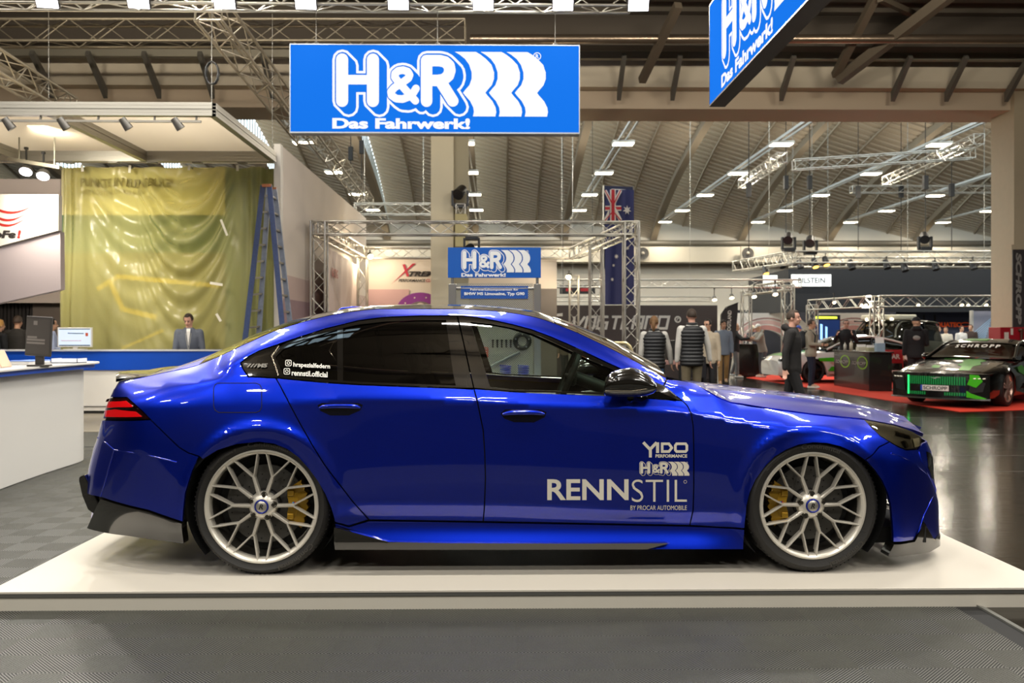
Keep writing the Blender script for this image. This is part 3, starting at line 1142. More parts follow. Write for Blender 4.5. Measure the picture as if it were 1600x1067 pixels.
# ---- underside, wheel housings
ub = MB()
ub.box((CX - 2.35, CY - .70, CZ + .24), (CX - XW - .40, CY + .70, CZ + .32))
ub.box((CX - XW + .39, CY - .88, CZ + .14), (CX + XW - .40, CY + .88, CZ + .22))
ub.box((CX + XW + .40, CY - .80, CZ + .13), (CX + 2.2, CY + .80, CZ + .22))
ub.box((CX - XW - .5, CY - .62, CZ + .2), (CX + XW + .5, CY + .62, CZ + .28))
ub.build('underbody', dark_in, CAR)
for xw in (-XW, XW):
    for sd in (-1, 1):
        hb = MB()
        r_ = .415
        hb.lathe([(r_, sd * .93), (r_, sd * .60), (.01, sd * .60)], (CX + xw, CY, CZ + .385), 'y', 40, a0=R(-42), a1=R(222))
        hb.build('wheel_housing', dark_in, CAR)

# ---- wheels
silver = M('wheel_silver', '#d9d3c6', .30, .45, bump=0, coat=.3)
silver_dk = M('wheel_barrel', '#8b867c', .35, .9)
disc_m = M('brake_disc_steel', '#595753', .42, .5)
gold = M('caliper_gold', '#b98f24', .30, .55, coat=.5)
bolt_m = M('wheel_bolt', '#57534b', .3, .9)


def make_wheel(xw, side, rt, rr, caliper_dir):
    C = Vector((CX + xw, CY + side * .955, CZ + rt))
    s = -side                                    # inward along y
    Y = lambda d: s * d                          # d > 0 goes into the car
    t = MB()
    prof = [(rr - .012, .020), (rr + .004, .006), (rr + .016, .003), (rr + (rt - rr) * .5, -.006), (rt - .022, .004), (rt - .008, .022), (rt, .05), (rt, .24), (rt - .01, .27), (rr, .29), (rr - .012, .27)]
    t.lathe([(r_, Y(d)) for r_, d in prof], C, 'y', 96, closed=True)
    W_ = t.build('wheel', rubber, CAR, recalc=True, sharp=50)
    # tread grooves
    g = MB()
    for k in range(90):
        a = 2 * math.pi * k / 90
        ca, sa = math.cos(a), math.sin(a)
        rot = Matrix(((ca, 0, -sa), (0, 1, 0), (sa, 0, ca)))
        g.cbox(C + Vector((ca * (rt - .004), Y(.055), sa * (rt - .004))), (.006, .055, .006), rot)
    g.build('tread_blocks', M('tyre_groove', '#0c0b0a', .8), W_)
    r = MB()
    # rim lip and barrel
    r.lathe([(q, Y(d)) for q, d in [(rr - .004, .018), (rr, .008), (rr - .003, .002), (rr - .010, .002), (rr - .014, .010), (rr - .019, .014), (rr - .024, .016), (rr - .028, .03), (rr - .030, .07)]], C, 'y', 96)
    # hub disc with recess
    r.lathe([(q, Y(d)) for q, d in [(.001, .012), (.036, .012), (.040, .008), (.052, .012), (.070, .026), (.076, .036), (.078, .06)]], C, 'y', 60)
    def pol(rad, ang, d):
        return C + Vector((rad * math.cos(ang), Y(d), rad * math.sin(ang)))
    def blade(p0, p1, w0, w1, d0, d1, th=.035):
        """bevelled spoke from polar p0 to p1"""
        (r0, a0_), (r1, a1_) = p0, p1
        A, B = pol(r0, a0_, d0), pol(r1, a1_, d1)
        dr = (B - A).normalized()
        n = dr.cross(Vector((0, 1, 0))).normalized()
        inn = Vector((0, s, 0))
        vs, fs = [], []
        for p, w in ((A, w0), (B, w1)):
            for (wf, dd) in ((-1, th), (-1, .007), (-.45, 0), (.45, 0), (1, .007), (1, th)):
                vs.append(p + n * wf * w / 2 + inn * dd)
        for k in range(5):
            fs.append((k, k + 1, 6 + k + 1, 6 + k))
        fs += [(0, 1, 2, 3, 4, 5), (11, 10, 9, 8, 7, 6), (5, 0, 6, 11)]
        r.add(vs, fs)
    kf = rr / .295
    for k in range(10):
        a = R(36 * k)
        b5 = 1 if k % 2 == 0 else -1             # arms gather in pairs round the bolts
        fork = (.165 * kf, a)
        hub = (.060, a - R(7) * b5 * 0)
        blade(hub, fork, .021, .016, .020, .030)
        for sg in (-1, 1):
            blade((.160 * kf, a + R(1.5) * sg), (rr - .010, a + R(13.8) * sg), .0115, .0105, .030, .010)
            # inner short rib that makes the split look machined
            blade((.150 * kf, a), (rr - .045, a + R(12.5) * sg), .006, .006, .052, .042, .02)
    rim = r.build('rim', silver, W_, recalc=True, sharp=30)
    bb = MB()
    bb.lathe([(q, Y(d)) for q, d in [(rr - .028, .05), (rr - .036, .10), (rr - .050, .20), (rr - .012, .27)]], C, 'y', 72)
    bb.build('rim_barrel', silver_dk, W_)
    bd = MB()
    bd.lathe([(q, Y(d)) for q, d in [(.085, .105), (.205 * kf, .105), (.205 * kf, .135), (.085, .135)]], C, 'y', 64, closed=True)
    bd.build('brake_disc', disc_m, W_, recalc=True, sharp=40)
    dh = MB()
    for k in range(48):
        a = 2 * math.pi * k / 48
        rad = (.125, .155, .185)[k % 3] * kf
        q = pol(rad, a, .1035)
        dh.cbox(q, (.006, .003, .006))
    dh.build('disc_drilling', dark_in, W_)['kind'] = 'stuff'
    bk = MB()
    bk.lathe([(.001, Y(.15)), (rr - .045, Y(.15))], C, 'y', 48)
    bk.build('dust_shield', dark_in, W_)
    hb = MB()
    hb.lathe([(.001, Y(.06)), (.085, Y(.06)), (.085, Y(.11))], C, 'y', 40)
    hb.build('disc_bell', M('disc_bell_grey', '#2c2b2a', .5, .6), W_)
    # caliper
    ca_ = MB()
    n = 14
    for (ra, rb, d0, d1, sp_) in ((.135, .222, .075, .17, 34), (.125, .175, .066, .16, 22)):
        rows_ = []
        for k in range(n + 1):
            a = R(caliper_dir + sp_ * (2 * k / n - 1))
            wv = .006 * math.cos(k * math.pi) * (1 if sp_ > 30 else 0)
            rows_.append([pol(ra * kf, a, d0), pol((rb + wv) * kf, a, d0 + .008), pol((rb + wv) * kf, a, d1), pol(ra * kf, a, d1)])
        ca_.grid(rows_, False, close=True)
        ca_.add(rows_[0], [(0, 1, 2, 3)])
        ca_.add(rows_[-1], [(3, 2, 1, 0)])
    for k in (-1, 1):
        a = R(caliper_dir + 24 * k)
        ca_.cbox(pol(.15 * kf, a, .068), (.035, .02, .03))
    ca = ca_.build('brake_caliper', gold, W_, recalc=True, bevel=.003)
    st = MB()
    for k, cc in enumerate(('#5aa2d8', '#173a8a', '#c81e2a')):
        q0 = pol(.155 * kf, R(caliper_dir), .0635)
        st = MB()
        st.cbox(q0 + Vector((-.006 + .006 * k, 0, .004)), (.0055, .002, .022))
        st.build('caliper_stripe', M('stripe_' + ('light_blue', 'dark_blue', 'red')[k], cc, .4), W_)
    # centre cap and bolts
    cc = MB()
    cc.lathe([(.001, Y(.003)), (.030, Y(.003)), (.032, Y(.006)), (.032, Y(.015))], C, 'y', 40)
    cc.build('centre_cap', M('cap_silver', '#b7b2a6', .3, .7), W_, recalc=True)
    cr = MB()
    cr.lathe([(.0315, Y(.002)), (.036, Y(.002)), (.0375, Y(.006)), (.0375, Y(.014)), (.0315, Y(.014))], C, 'y', 40, closed=True)
    cr.build('cap_ring', M('cap_ring_blue', '#1a2c9a', .25, .5), W_, recalc=True)
    ct = MB()
    put_text(ct, 'R', (-.014, -.014, .010, .014), lambda u, v, d: C + Vector((-side * u, Y(.0035 - d), v)), .03, .3, d=.001)
    ct.build('cap_mark', dark_in, W_)
    for k in range(5):
        bo = MB()
        q = pol(.062, R(90 + 72 * k + (2 if xw > 0 else -10)), 0)
        bo.lathe([(.001, Y(.008)), (.009, Y(.008)), (.011, Y(.012)), (.011, Y(.04))], q, 'y', 6, smooth=False)
        bo.lathe([(.0125, Y(.022)), (.0175, Y(.0185)), (.0185, Y(.03))], q, 'y', 20)
        bo.build('wheel_bolt', bolt_m, W_, recalc=True)
    # raised sidewall writing
    if side < 0:
        tw = MB()
        rm = rr + (rt - rr) * .30
        def bent(word, a_mid, span, hgt):
            vs, fs = text2d(word, .02, 0)
            out = []
            for u, v in vs:
                a = R(a_mid) + R(span) * (.5 - u)
                q = pol(rm + v * hgt, a, -.0075 if True else 0)
                out.append(q)
            tw.add(out, fs)
        for args in (('Continental', 83, 38, .026), ('SportContact 7', 128, 30, .016), ('Continental', -55, 38, .026)):
            tw = MB()
            bent(*args)
            tw.build('sidewall_lettering', M('sidewall_lettering', '#3b3833', .5), W_)
    return W_


for side in (-1, 1):
    make_wheel(-XW, side, .372, .310, 0)
    make_wheel(XW, side, .368, .2945, 180)

# ---- door mirror
def mirror(side):
    def q(px, py, h):
        x, z = cp(px, py, h)
        return Vector((CX + x, CY + side * h, CZ + z))
    rows_ = []
    # sections along the mirror from glass edge to sail, traced on a plane 1.02 out
    sec = [(944, 604, 616), (947, 590, 619), (955, 581, 620), (968, 576.5, 621), (985, 574, 621), (1000, 577.5, 620), (1012, 585, 618), (1021, 593, 615), (1026, 601, 611)]
    for px, y0, y1 in sec:
        ring = []
        for k in range(16):
            a = 2 * math.pi * k / 16
            hh = 1.00 + .085 * math.cos(a) * (1 if px > 950 else .6)
            yy = (y0 + y1) / 2 - (y1 - y0) / 2 * math.sin(a)
            ring.append(q(px, yy, hh))
        rows_.append(ring)
    m_ = MB()
    m_.grid(rows_, True, close=True)
    m_.add(rows_[0], [tuple(range(16))])
    m_.add(rows_[-1], [tuple(range(16))[::-1]])
    mo = m_.build('door_mirror', carbon, CAR, recalc=True)
    f_ = MB()
    f_.tube([q(985, 621, .98), q(1000, 623, .90), q(1020, 620, .86)], .022, 8)
    f_.prism([cp(px, py, .90) for px, py in ((948, 618), (1000, 622), (1030, 612), (1058, 624), (1040, 623))], .86, .90, lambda u, v, d: Vector((CX + u, CY + side * d, CZ + v)))
    f_.build('mirror_foot', gloss_black, mo)
    g_ = MB()
    g_.tube([q(946, 610.5, 1.085), q(985, 611, 1.09), q(1022, 606, 1.07)], .0035, 6)
    g_.build('mirror_seam', M('edge_trim_metal'), mo)
mirror(-1)
mirror(1)

# ---- cabin
cloth = M('cabin_dark', '#17150f', .6)
cab = MB()
cab.box((CX - 1.55, CY - .74, CZ + .25), (CX + 1.05, CY + .74, CZ + .32))
cab.build('cabin_floor', cloth, CAR)
dsh = MB()
dl = [(lx(905), .80), (lx(905), .70), (lx(1060), .55), (lx(1060), .89), (lx(985), .905), (lx(935), .885)]
dsh.prism(dl, -.72, .72, lambda u, v, d: Vector((CX + u, CY + d, CZ + v)))
dsh.build('dashboard', M('dashboard_grey', '#46443c', .55), CAR, bevel=.03)
for yy in (-.72, .72):
    dc = MB()
    dc.box((CX - 1.3, CY + yy - .05, CZ + .3), (CX + lx(960), CY + yy + .05, CZ + .875))
    dc.build('door_card', cloth, CAR, bevel=.03)
hdl = MB()
hl_rows = []
for x in np.linspace(lx(500), lx(880), 12):
    hl_rows.append([Vector((CX + x, CY + y, CZ + row_z('H', x) - .05 + .03 * (1 - (y / .55) ** 2))) for y in np.linspace(-.55, .55, 9)])
hdl.grid(hl_rows)
hdl.build('headlining', M('headlining_dark', '#24211b', .8), CAR)
for (bx, w_) in ((lx(690, .4), .5), (lx(490, .4), .5)):
    for yy in (-.38, .38):
        st = MB()
        prof = [(0, .32), (.10, .34), (.06, .55), (-.04, .85), (-.12, 1.06), (-.22, 1.05), (-.16, .80), (-.10, .5)]
        st.prism([(bx + u * 1.2, v) for u, v in prof], yy - .24, yy + .24, lambda u, v, d: Vector((CX + u, CY + d, CZ + v)))
        st.prism([(bx + u, v) for u, v in ((.0, .34), (.5, .38), (.52, .50), (.05, .50))], yy - .25, yy + .25, lambda u, v, d: Vector((CX + u, CY + d, CZ + v)))
        seat = st.build('seat', cloth, CAR, bevel=.04)
        hr = MB()
        hr.prism([(bx - .20, 1.08), (bx - .12, 1.07), (bx - .15, 1.25), (bx - .24, 1.25)], yy - .13, yy + .13, lambda u, v, d: Vector((CX + u, CY + d, CZ + v)))
        hr.build('headrest', cloth, seat, bevel=.03)
sw = MB()
a_, b_ = cp(897, 560, .36), cp(878, 606, .36)
cx_, cz_ = (a_[0] + b_[0]) / 2 - .0, (a_[1] + b_[1]) / 2 - .02
ax = Vector((b_[0] - a_[0], 0, b_[1] - a_[1])).normalized()
ring = []
for k in range(37):
    t = 2 * math.pi * k / 36
    ring.append(Vector((CX + cx_, CY - .36, CZ + cz_)) + ax * .185 * math.cos(t) + Vector((0, 1, 0)) * .185 * math.sin(t))
sw.tube(ring, .019, 10, caps=False)
for k in (9, 27, 18):
    sw.tube([ring[k], Vector((CX + cx_ + .03, CY - .36, CZ + cz_))], .015, 6)
sw.sphere((CX + cx_ + .03, CY - .36, CZ + cz_), (.03, .06, .06))
sw.tube([(CX + cx_ + .03, CY - .36, CZ + cz_), (CX + cx_ + .35, CY - .36, CZ + cz_ - .12)], .04, 8)
sw.build('steering_wheel', M('steering_leather', '#2b2924', .5), CAR)
im = MB()
im.sphere((CX + lx(905, 0), CY, CZ + ZC(lx(905, 0)) - .12), (.02, .12, .035))
im.build('interior_mirror', BLACK(), CAR)

# ---- decals on the flank
vinyl = M('vinyl_cream', '#d9d3c4', .45)
def dec(px, py, d=.0015):
    p, n = onflank(px, py, d)
    return p
dec_fn = lambda u, v, d: dec(u, v, d + .0012)
t_ = MB()
put_text(t_, 'RENN', (855, 781, 982, 748.5), dec_fn, .022)
put_text(t_, 'STIL', (987, 784, 1073, 749), dec_fn, -.012)
put_text(t_, 'BY PROCAR AUTOMOBILE', (985, 796.5, 1073, 789.5), dec_fn, .0)
put_polys(t_, flat2d(arc2d(1070.5, 752.5, 2.4, 2.4, 0, 360, 12)[:-1], .5, True), dec_fn)
t_.build('door_lettering', vinyl, FD_)
t_ = MB()
put_polys(t_, flat2d([(1005, 691), (1015.5, 702), (1026, 691)], 4.6) + flat2d([(1016, 699), (1016, 714.5)], 4.6)
          + flat2d([(1027.3, 691), (1027.3, 707.5)], 4.8)
          + flat2d([(1034.5, 705.3), (1045, 705.3), (1049.5, 699.5), (1045, 693.2), (1034.5, 693.2)], 4, True)
          + flat2d([(1057, 693.2), (1071, 693.2), (1073, 696), (1073, 703), (1071, 705.3), (1057, 705.3), (1055, 703), (1055, 696)], 4, True), dec_fn)
put_text(t_, 'PERFORMANCE', (1024, 714.8, 1073.5, 709.6), dec_fn, .035)
t_.build('door_lettering', vinyl, FD_)
k_ = 76.5 / 330
put_logo(lambda u, v, d: dec(998.5 + (u - 63) * k_, 721 + (v - 9) * k_ * .93, d * .8), 1.0, (vinyl, paint), FD_, ('door_logo_outline', 'door_logo_inner', 'door_logo_lettering'), slogan=False)
t_ = MB()
wf_ = lambda u, v, d: dec(u, v, d + .004)
put_text(t_, 'hrspezialfedern', (458.5, 575.5, 516, 566.3), lambda u, v, d: wf_(u, v + (u - 458) * .055, d), .028)
put_text(t_, 'rennstil.official', (456, 587.3, 512, 578.6), lambda u, v, d: wf_(u, v + (u - 456) * .055, d), .028)
for cx_, cy_ in ((451, 567.8), (448.5, 580.8)):
    sq = arc2d(cx_ + 2.6, cy_ - 2.6, 1.8, 1.8, -90, 0, 4) + arc2d(cx_ + 2.6, cy_ + 2.6, 1.8, 1.8, 0, 90, 4) + arc2d(cx_ - 2.6, cy_ + 2.6, 1.8, 1.8, 90, 180, 4) + arc2d(cx_ - 2.6, cy_ - 2.6, 1.8, 1.8, 180, 270, 4)
    put_polys(t_, flat2d(sq, 1., True) + flat2d(arc2d(cx_, cy_, 2.1, 2.1, 0, 360, 14)[:-1], .9, True), wf_)
t_.build('window_lettering', M('vinyl_white', '#efebe2', .45), RD_)
t_ = MB()
put_text(t_, 'M5', (402, 575, 418.5, 568.5), wf_, .06, .2)
for k in range(3):
    put_polys(t_, [[(386 + 5 * k, 574.5), (388.5 + 5 * k, 574.5), (393.5 + 5 * k, 568.8), (391 + 5 * k, 568.8)]], wf_)
t_.build('window_lettering', M('emblem_grey', '#77736b', .35, .5), CAR)
# ================================================================== podium, floors, hall shell
def struct(name, mb, mat, **k):
    o = mb.build(name, mat, **k)
    return tag(o, kind='structure')


# podium
POD = thing('podium', 'low white display podium with a grey trim edge, carrying the blue sedan', 'podium', (.15, 4.487, 0))
px0, px1, py0, py1 = -2.60, 2.90, 4.487, 7.25
m_ = MB(); m_.box((px0, py0, .093), (px1, py1, .105))
m_.build('deck', M('podium_top_white', '#d3ccbf', .34, noise=.02, nscale=3), POD, bevel=.002)
m_ = MB(); m_.box((px0 + .012, py0 + .012, .0), (px1 - .012, py1 - .012, .0745))
m_.box((-.205, py0 + .0105, 0.001), (-.2035, py0 + .013, .0745))
m_.build('skirt', M('podium_skirt_white', '#dcd6c8', .45, noise=.02), POD)
m_ = MB(); m_.box((px0 + .004, py0 + .004, .0745), (px1 - .004, py1 - .004, .0935))
m_.build('edge_trim', M('podium_trim_grey', '#7d7c78', .35, .6), POD)

# main floor: dark sealed floor, glossy, faint seams
fm = M('hall_floor_dark', '#1d1913', .22, noise=.25, nscale=1.6, spec=.22)
def _floor():
    nt = fm.node_tree
    b = nt.nodes['Principled BSDF']
    tc = nt.nodes['Texture Coordinate']
    mp = nt.nodes.new('ShaderNodeMapping')
    mp.inputs['Scale'].default_value = (.35, 5, 1)
    n = nt.nodes.new('ShaderNodeTexNoise'); n.inputs['Scale'].default_value = 3.; n.inputs['Detail'].default_value = 6
    nt.links.new(tc.outputs['Object'], mp.inputs[0]); nt.links.new(mp.outputs[0], n.inputs['Vector'])
    mr = nt.nodes.new('ShaderNodeMapRange'); mr.inputs[3].default_value = .07; mr.inputs[4].default_value = .26
    nt.links.new(n.outputs['Fac'], mr.inputs[0]); nt.links.new(mr.outputs[0], b.inputs['Roughness'])
    bp = nt.nodes.new('ShaderNodeBump'); bp.inputs['Strength'].default_value = .06; bp.inputs['Distance'].default_value = .02
    nt.links.new(n.outputs['Fac'], bp.inputs['Height']); nt.links.new(bp.outputs[0], b.inputs['Normal'])
_floor()
m_ = MB(); m_.box((-34, -14, -.2), (44, 56, 0))
struct('floor', m_, fm)
m_ = MB()
for y in (8.9, 10.05, 12.1, 14.6):
    m_.box((2.95, y, 0), (16, y + .012, .0012))
struct('floor_seam', m_, M('floor_seam', '#4f483c', .35))

# interlocking ribbed floor tiles of the stand
TS = .207
GX, GY = -.130, 3.881
TX0, TX1, TY0, TY1 = -8.4, 2.47, 1.0, 12.6
base_m = M('floor_tile_base', '#0b0b0a', .7)
rib_m = M('floor_tile_rib', '#54544d', .42, noise=.12, nscale=9, spec=.6)
m_ = MB(); m_.box((TX0, TY0, 0), (TX1, TY1, .004))
struct('floor_tiles', m_, base_m)
ribs = MB()
NR = 13
def clip_rib(x0, y0, sx, c0, c1):
    """band c0 < (u + sx-mirrored v) < c1 inside the unit square -> polygon"""
    sq = [(0, 0), (1, 0), (1, 1), (0, 1)]
    f = lambda p: p[0] + (p[1] if sx > 0 else 1 - p[1])
    def half(pl, c, sg):
        out = []
        for i in range(len(pl)):
            a, b = pl[i], pl[(i + 1) % len(pl)]
            da, db = sg * (f(a) - c), sg * (f(b) - c)
            if da >= 0:
                out.append(a)
            if (da > 0 > db) or (da < 0 < db):
                t = da / (da - db)
                out.append((a[0] + (b[0] - a[0]) * t, a[1] + (b[1] - a[1]) * t))
        return out
    return half(half(sq, c0, 1), c1, -1)
shapes = {}
for sx in (1, -1):
    L = []
    for k in range(NR * 2):
        c = (k + .18) / NR
        pl = clip_rib(0, 0, sx, c, c + .46 / NR)
        if len(pl) > 2:
            L.append(pl)
    shapes[sx] = L
i0, i1 = int((TX0 - GX) / TS), int((TX1 - GX) / TS)
for i in range(i0, i1):
    for j in range(-7, int((TY1 - GY) / TS)):
        x, y = GX + i * TS, GY + j * TS
        near = 2.4 < y < 4.6 and x > -5.6
        left = -7.6 < x < -2.2 and 4.2 < y < 10.9
        if not (near or left):
            continue
        sx = 1 if (i + j) % 2 == 0 else -1
        for pl in shapes[sx]:
            q = [(x + u * TS, y + v * TS) for u, v in pl]
            n = len(q)
            vs = [(u, v, .0053) for u, v in q] + [(u, v, .004) for u, v in q]
            ribs.add(vs, [tuple(range(n))] + [(k, n + k, n + (k + 1) % n, (k + 1) % n) for k in range(n)])
struct('floor_tile_ribs', ribs, rib_m)
m_ = MB()
m_.box((TX0, 11.0, .004), (-2.2, TY1, .005)); m_.box((TX0, TY0, .004), (TX1, 2.43, .005))
struct('floor_tile_far', m_, M('floor_tile_far', '#44443f', .5, noise=.3, nscale=14))
m_ = MB(); m_.prism([(0, 0), (.05, 0), (0, .014)], TY0, 4.7, lambda u, v, d: Vector((TX1 + u, d, v)))
struct('trim_1', m_, M('tile_ramp_grey', '#6a6a64', .5))
# plank floor in front of the blue counter
m_ = MB(); m_.box((-14, TY1, 0), (-2.2, 19.6, .010))
pl_m = M('plank_floor', '#8a8272', .4, noise=.18, nscale=2)
struct('floor_planks', m_, pl_m)

# ---------------------------------------------------------------- front hall: ceiling, beams, walls behind the camera
dark_roof = M('roof_deck_dark', '#5a5247', .8, noise=.15, nscale=2)
conc = M('painted_concrete', '#cdc1ac', .75, noise=.05, nscale=1.2, bump=.1, bscale=4)
SKY = (-3.1, -1.9, .4, 2.8)
m_ = MB()
for k in range(60):                       # trapezoidal roof sheet, ribs along x
    y = -14 + k * .6
    if y > 20.6:
        break
    zq = 8.95 - (.10 if k % 2 else 0)
    if SKY[2] - .01 < y < SKY[3] - .3:          # roof light left open above the front aisle
        m_.box((-34, y, zq), (SKY[0], y + .6, 9.2)); m_.box((SKY[1], y, zq), (44, y + .6, 9.2))
    else:
        m_.box((-34, y, zq), (44, y + .6, 9.2))
struct('ceiling', m_, dark_roof)
m_ = MB()
for y in (2., 7., 12., 16.5):
    m_.box((-34, y, 8.45), (44, y + .22, 8.9)); m_.box((-34, y - .1, 8.40), (44, y + .32, 8.45))
struct('ceiling_purlin', m_, M('purlin_grey', '#6d665b', .7))
BY = 21.0
zb = lambda py, Y: CH + (HY - py) * Y / F
m_ = MB()
m_.box((-34, BY, zb(135, BY)), (44, BY + .9, 9.0))
struct('beam_front', m_, conc)
m_ = MB(); m_.box((-34, BY + .35, zb(134, BY) - .45), (44, BY + 1.6, zb(134, BY) + .1))
struct('beam_soffit', m_, M('soffit_warm', '#c4b29b', .8))
m_ = MB(); m_.box((-34, BY + 2.0, zb(175, BY + 2.)), (44, BY + 2.8, zb(163, BY + 2) + .2))
struct('beam_rear', m_, M('beam_tan', '#cbb598', .8))
m_ = MB(); m_.box((-34, BY - .55, zb(101, BY) + .3), (44, BY, 9.0))
struct('fascia_dark', m_, M('fascia_brown', '#4c443b', .8))
m_ = MB(); m_.box((-34, BY - .6, zb(87, BY - .6) - .05), (44, BY - .45, zb(87, BY - .6) + .12))
struct('gutter_rail', m_, M('rail_grey', '#8b8576', .5, .5))
gus = M('bracket_grey', '#6b675f', .6, .3)
for k, px in enumerate((70, 155, 240, 325, 420, 970, 1055, 1228, 1405, 1490, 1585)):
    X = world_x(px, BY - .3)
    g = MB()
    zt = zb(90, BY - .5)
    g.prism([(-.9, zt), (-.0, zt - .62), (.0, zt - .85), (-.95, zt - .1)], X - .05, X + .05, lambda u, v, d: Vector((d, BY + .04 + u, v)))
    lab = 'steel gusset bracket on the concrete beam, ' + ('leftmost of the row', 'second of the row from the left', 'third of the row from the left', 'fourth of the row from the left', 'last before the hanging blue sign', 'first right of the hanging sign', 'second right of the hanging sign', 'just right of the angled blue sign', 'third from the right end', 'second from the right end', 'rightmost, above the column')[k]
    tag(g.build('gusset_bracket', gus), lab, 'bracket', 'steel brackets along the beam')

# columns
colm = M('column_cream', '#f0e5c6', .7, noise=.04, nscale=1.5)
Xc0, Xc1 = world_x(673, 21.9), world_x(709, 21.9)
m_ = MB(); m_.box((Xc0, 21.9, 0), (Xc1, 22.5, zb(134, BY)))
struct('column_center', m_, colm, bevel=.02)
m_ = MB(); m_.box((Xc1 - .02, 22.05, 0), (Xc1 + .36, 22.35, zb(134, BY)))
struct('column_center_shaded_side', m_, M('column_shaded', '#b9b095', .75))  # shaded face of the column, the shade put into a darker colour
Xr0 = world_x(1577, 21.4)
m_ = MB(); m_.box((Xr0, 21.2, 0), (Xr0 + .95, 22.2, zb(134, BY)))
struct('column_right', m_, M('column_tan', '#b5a68c', .75, noise=.05))
m_ = MB(); m_.box((-13.6, 21.9, 0), (-12.9, 22.5, zb(134, BY)))
struct('column_left', m_, colm)

m_ = MB(); m_.box((SKY[0], SKY[2], 9.1), (SKY[1], SKY[3], 9.11))
struct('window_2', m_, glass('skylight_glass', (.9, .97, 1.), .3))
m_ = MB()
for k in range(5):
    xx = SKY[0] + (SKY[1] - SKY[0]) * k / 4; m_.box((xx - .03, SKY[2], 9.0), (xx + .03, SKY[3], 9.1))
m_.box((SKY[0], (SKY[2] + SKY[3]) / 2 - .03, 9.0), (SKY[1], (SKY[2] + SKY[3]) / 2 + .03, 9.1))
struct('window_2_mullions', m_, M('mullion_grey', '#9a988f', .6))
# walls far behind and beside the camera
wgrey = M('far_wall_grey', '#5d5952', .8, noise=.1)
m_ = MB(); m_.box((-34, -14.3, 0), (44, -14, 9.2)); struct('wall_front', m_, wgrey)
m_ = MB(); m_.box((-34.3, -14, 0), (-34, 56, 14)); struct('wall_left', m_, wgrey)
m_ = MB(); m_.box((44, -14, 0), (44.3, 56, 14)); struct('wall_right', m_, wgrey)

# ---------------------------------------------------------------- rear hall: folded arched roof
shell_a = M('roof_boards', '#b3a692', .85, noise=.06, nscale=1.)
shell_b = M('roof_rib', '#988b77', .85)
glazing = glass('roof_glazing', (.92, .97, 1.), .4)
Y0, Y1, ZS = BY + 2.4, 52.0, 6.95
def arch(Y):
    t = (Y - 24.) / (Y1 - 24.)
    t = min(1, max(0, t))
    return ZS + 4.7 * max(0, 1 - t ** 2.2) ** .8
BAY = 5.25
RIBS = [-1.35 + BAY * k for k in range(-6, 9)]
FOLD = 1.7
nY = 66
Ys = [Y0 + (Y1 - Y0) * (1 - (1 - k / nY) ** 1.5) for k in range(nY + 1)]
boards, ribm, glz, mull = MB(), MB(), MB(), MB()
def fold(u, Y):
    return FOLD * (1 - u) * min(1, .75 + (Y1 - Y) / 40)
def roof_z(x, Y):
    u = ((x - RIBS[0]) % BAY) / BAY
    return arch(Y) + fold(u, Y) - (.3 if u < .05 or u > .95 else .06 if abs(u - .34) < .03 or abs(u - .67) < .03 else 0)
for xr in RIBS:
    for k in range(nY):
        ya, yb = Ys[k], Ys[k + 1]
        for (u0, u1) in ((0., .34), (.34, .67), (.67, 1.)):
            # each board overlaps the next one a little, so every course shows an edge
            z = lambda u, Y, e: arch(Y) + fold(u, Y) + e
            boards.add([(xr + u0 * BAY, ya, z(u0, ya, 0)), (xr + u1 * BAY, ya, z(u1, ya, 0)), (xr + u1 * BAY, yb, z(u1, yb, .09)), (xr + u0 * BAY, yb, z(u0, yb, .09))], [(0, 1, 2, 3)])
            boards.add([(xr + u0 * BAY, yb, z(u0, yb, .09)), (xr + u1 * BAY, yb, z(u1, yb, .09)), (xr + u1 * BAY, yb, z(u1, yb, 0)), (xr + u0 * BAY, yb, z(u0, yb, 0))], [(0, 1, 2, 3)])
        glz.add([(xr, ya, arch(ya) + .12), (xr, yb, arch(yb) + .12), (xr, yb, arch(yb) + fold(0, yb)), (xr, ya, arch(ya) + fold(0, ya))], [(0, 1, 2, 3)])
        mull.bar((xr, ya, arch(ya)), (xr, ya, arch(ya) + fold(0, ya)), .05, .05)
    pts = [(xr, Y, arch(Y) - .02) for Y in Ys]
    for k in range(nY):
        ribm.bar(pts[k], pts[k + 1], .36, .42)
    for u in (.34, .67):
        for k in range(nY):
            ribm.bar((xr + u * BAY, Ys[k], arch(Ys[k]) + fold(u, Ys[k]) - .02), (xr + u * BAY, Ys[k + 1], arch(Ys[k + 1]) + fold(u, Ys[k + 1]) - .02), .09, .10)
struct('ceiling_boards', boards, shell_a)
struct('ceiling_ribs', ribm, shell_b)
struct('window_1', glz, glazing)
struct('window_1_mullions', mull, M('mullion_grey', '#9a988f', .6))
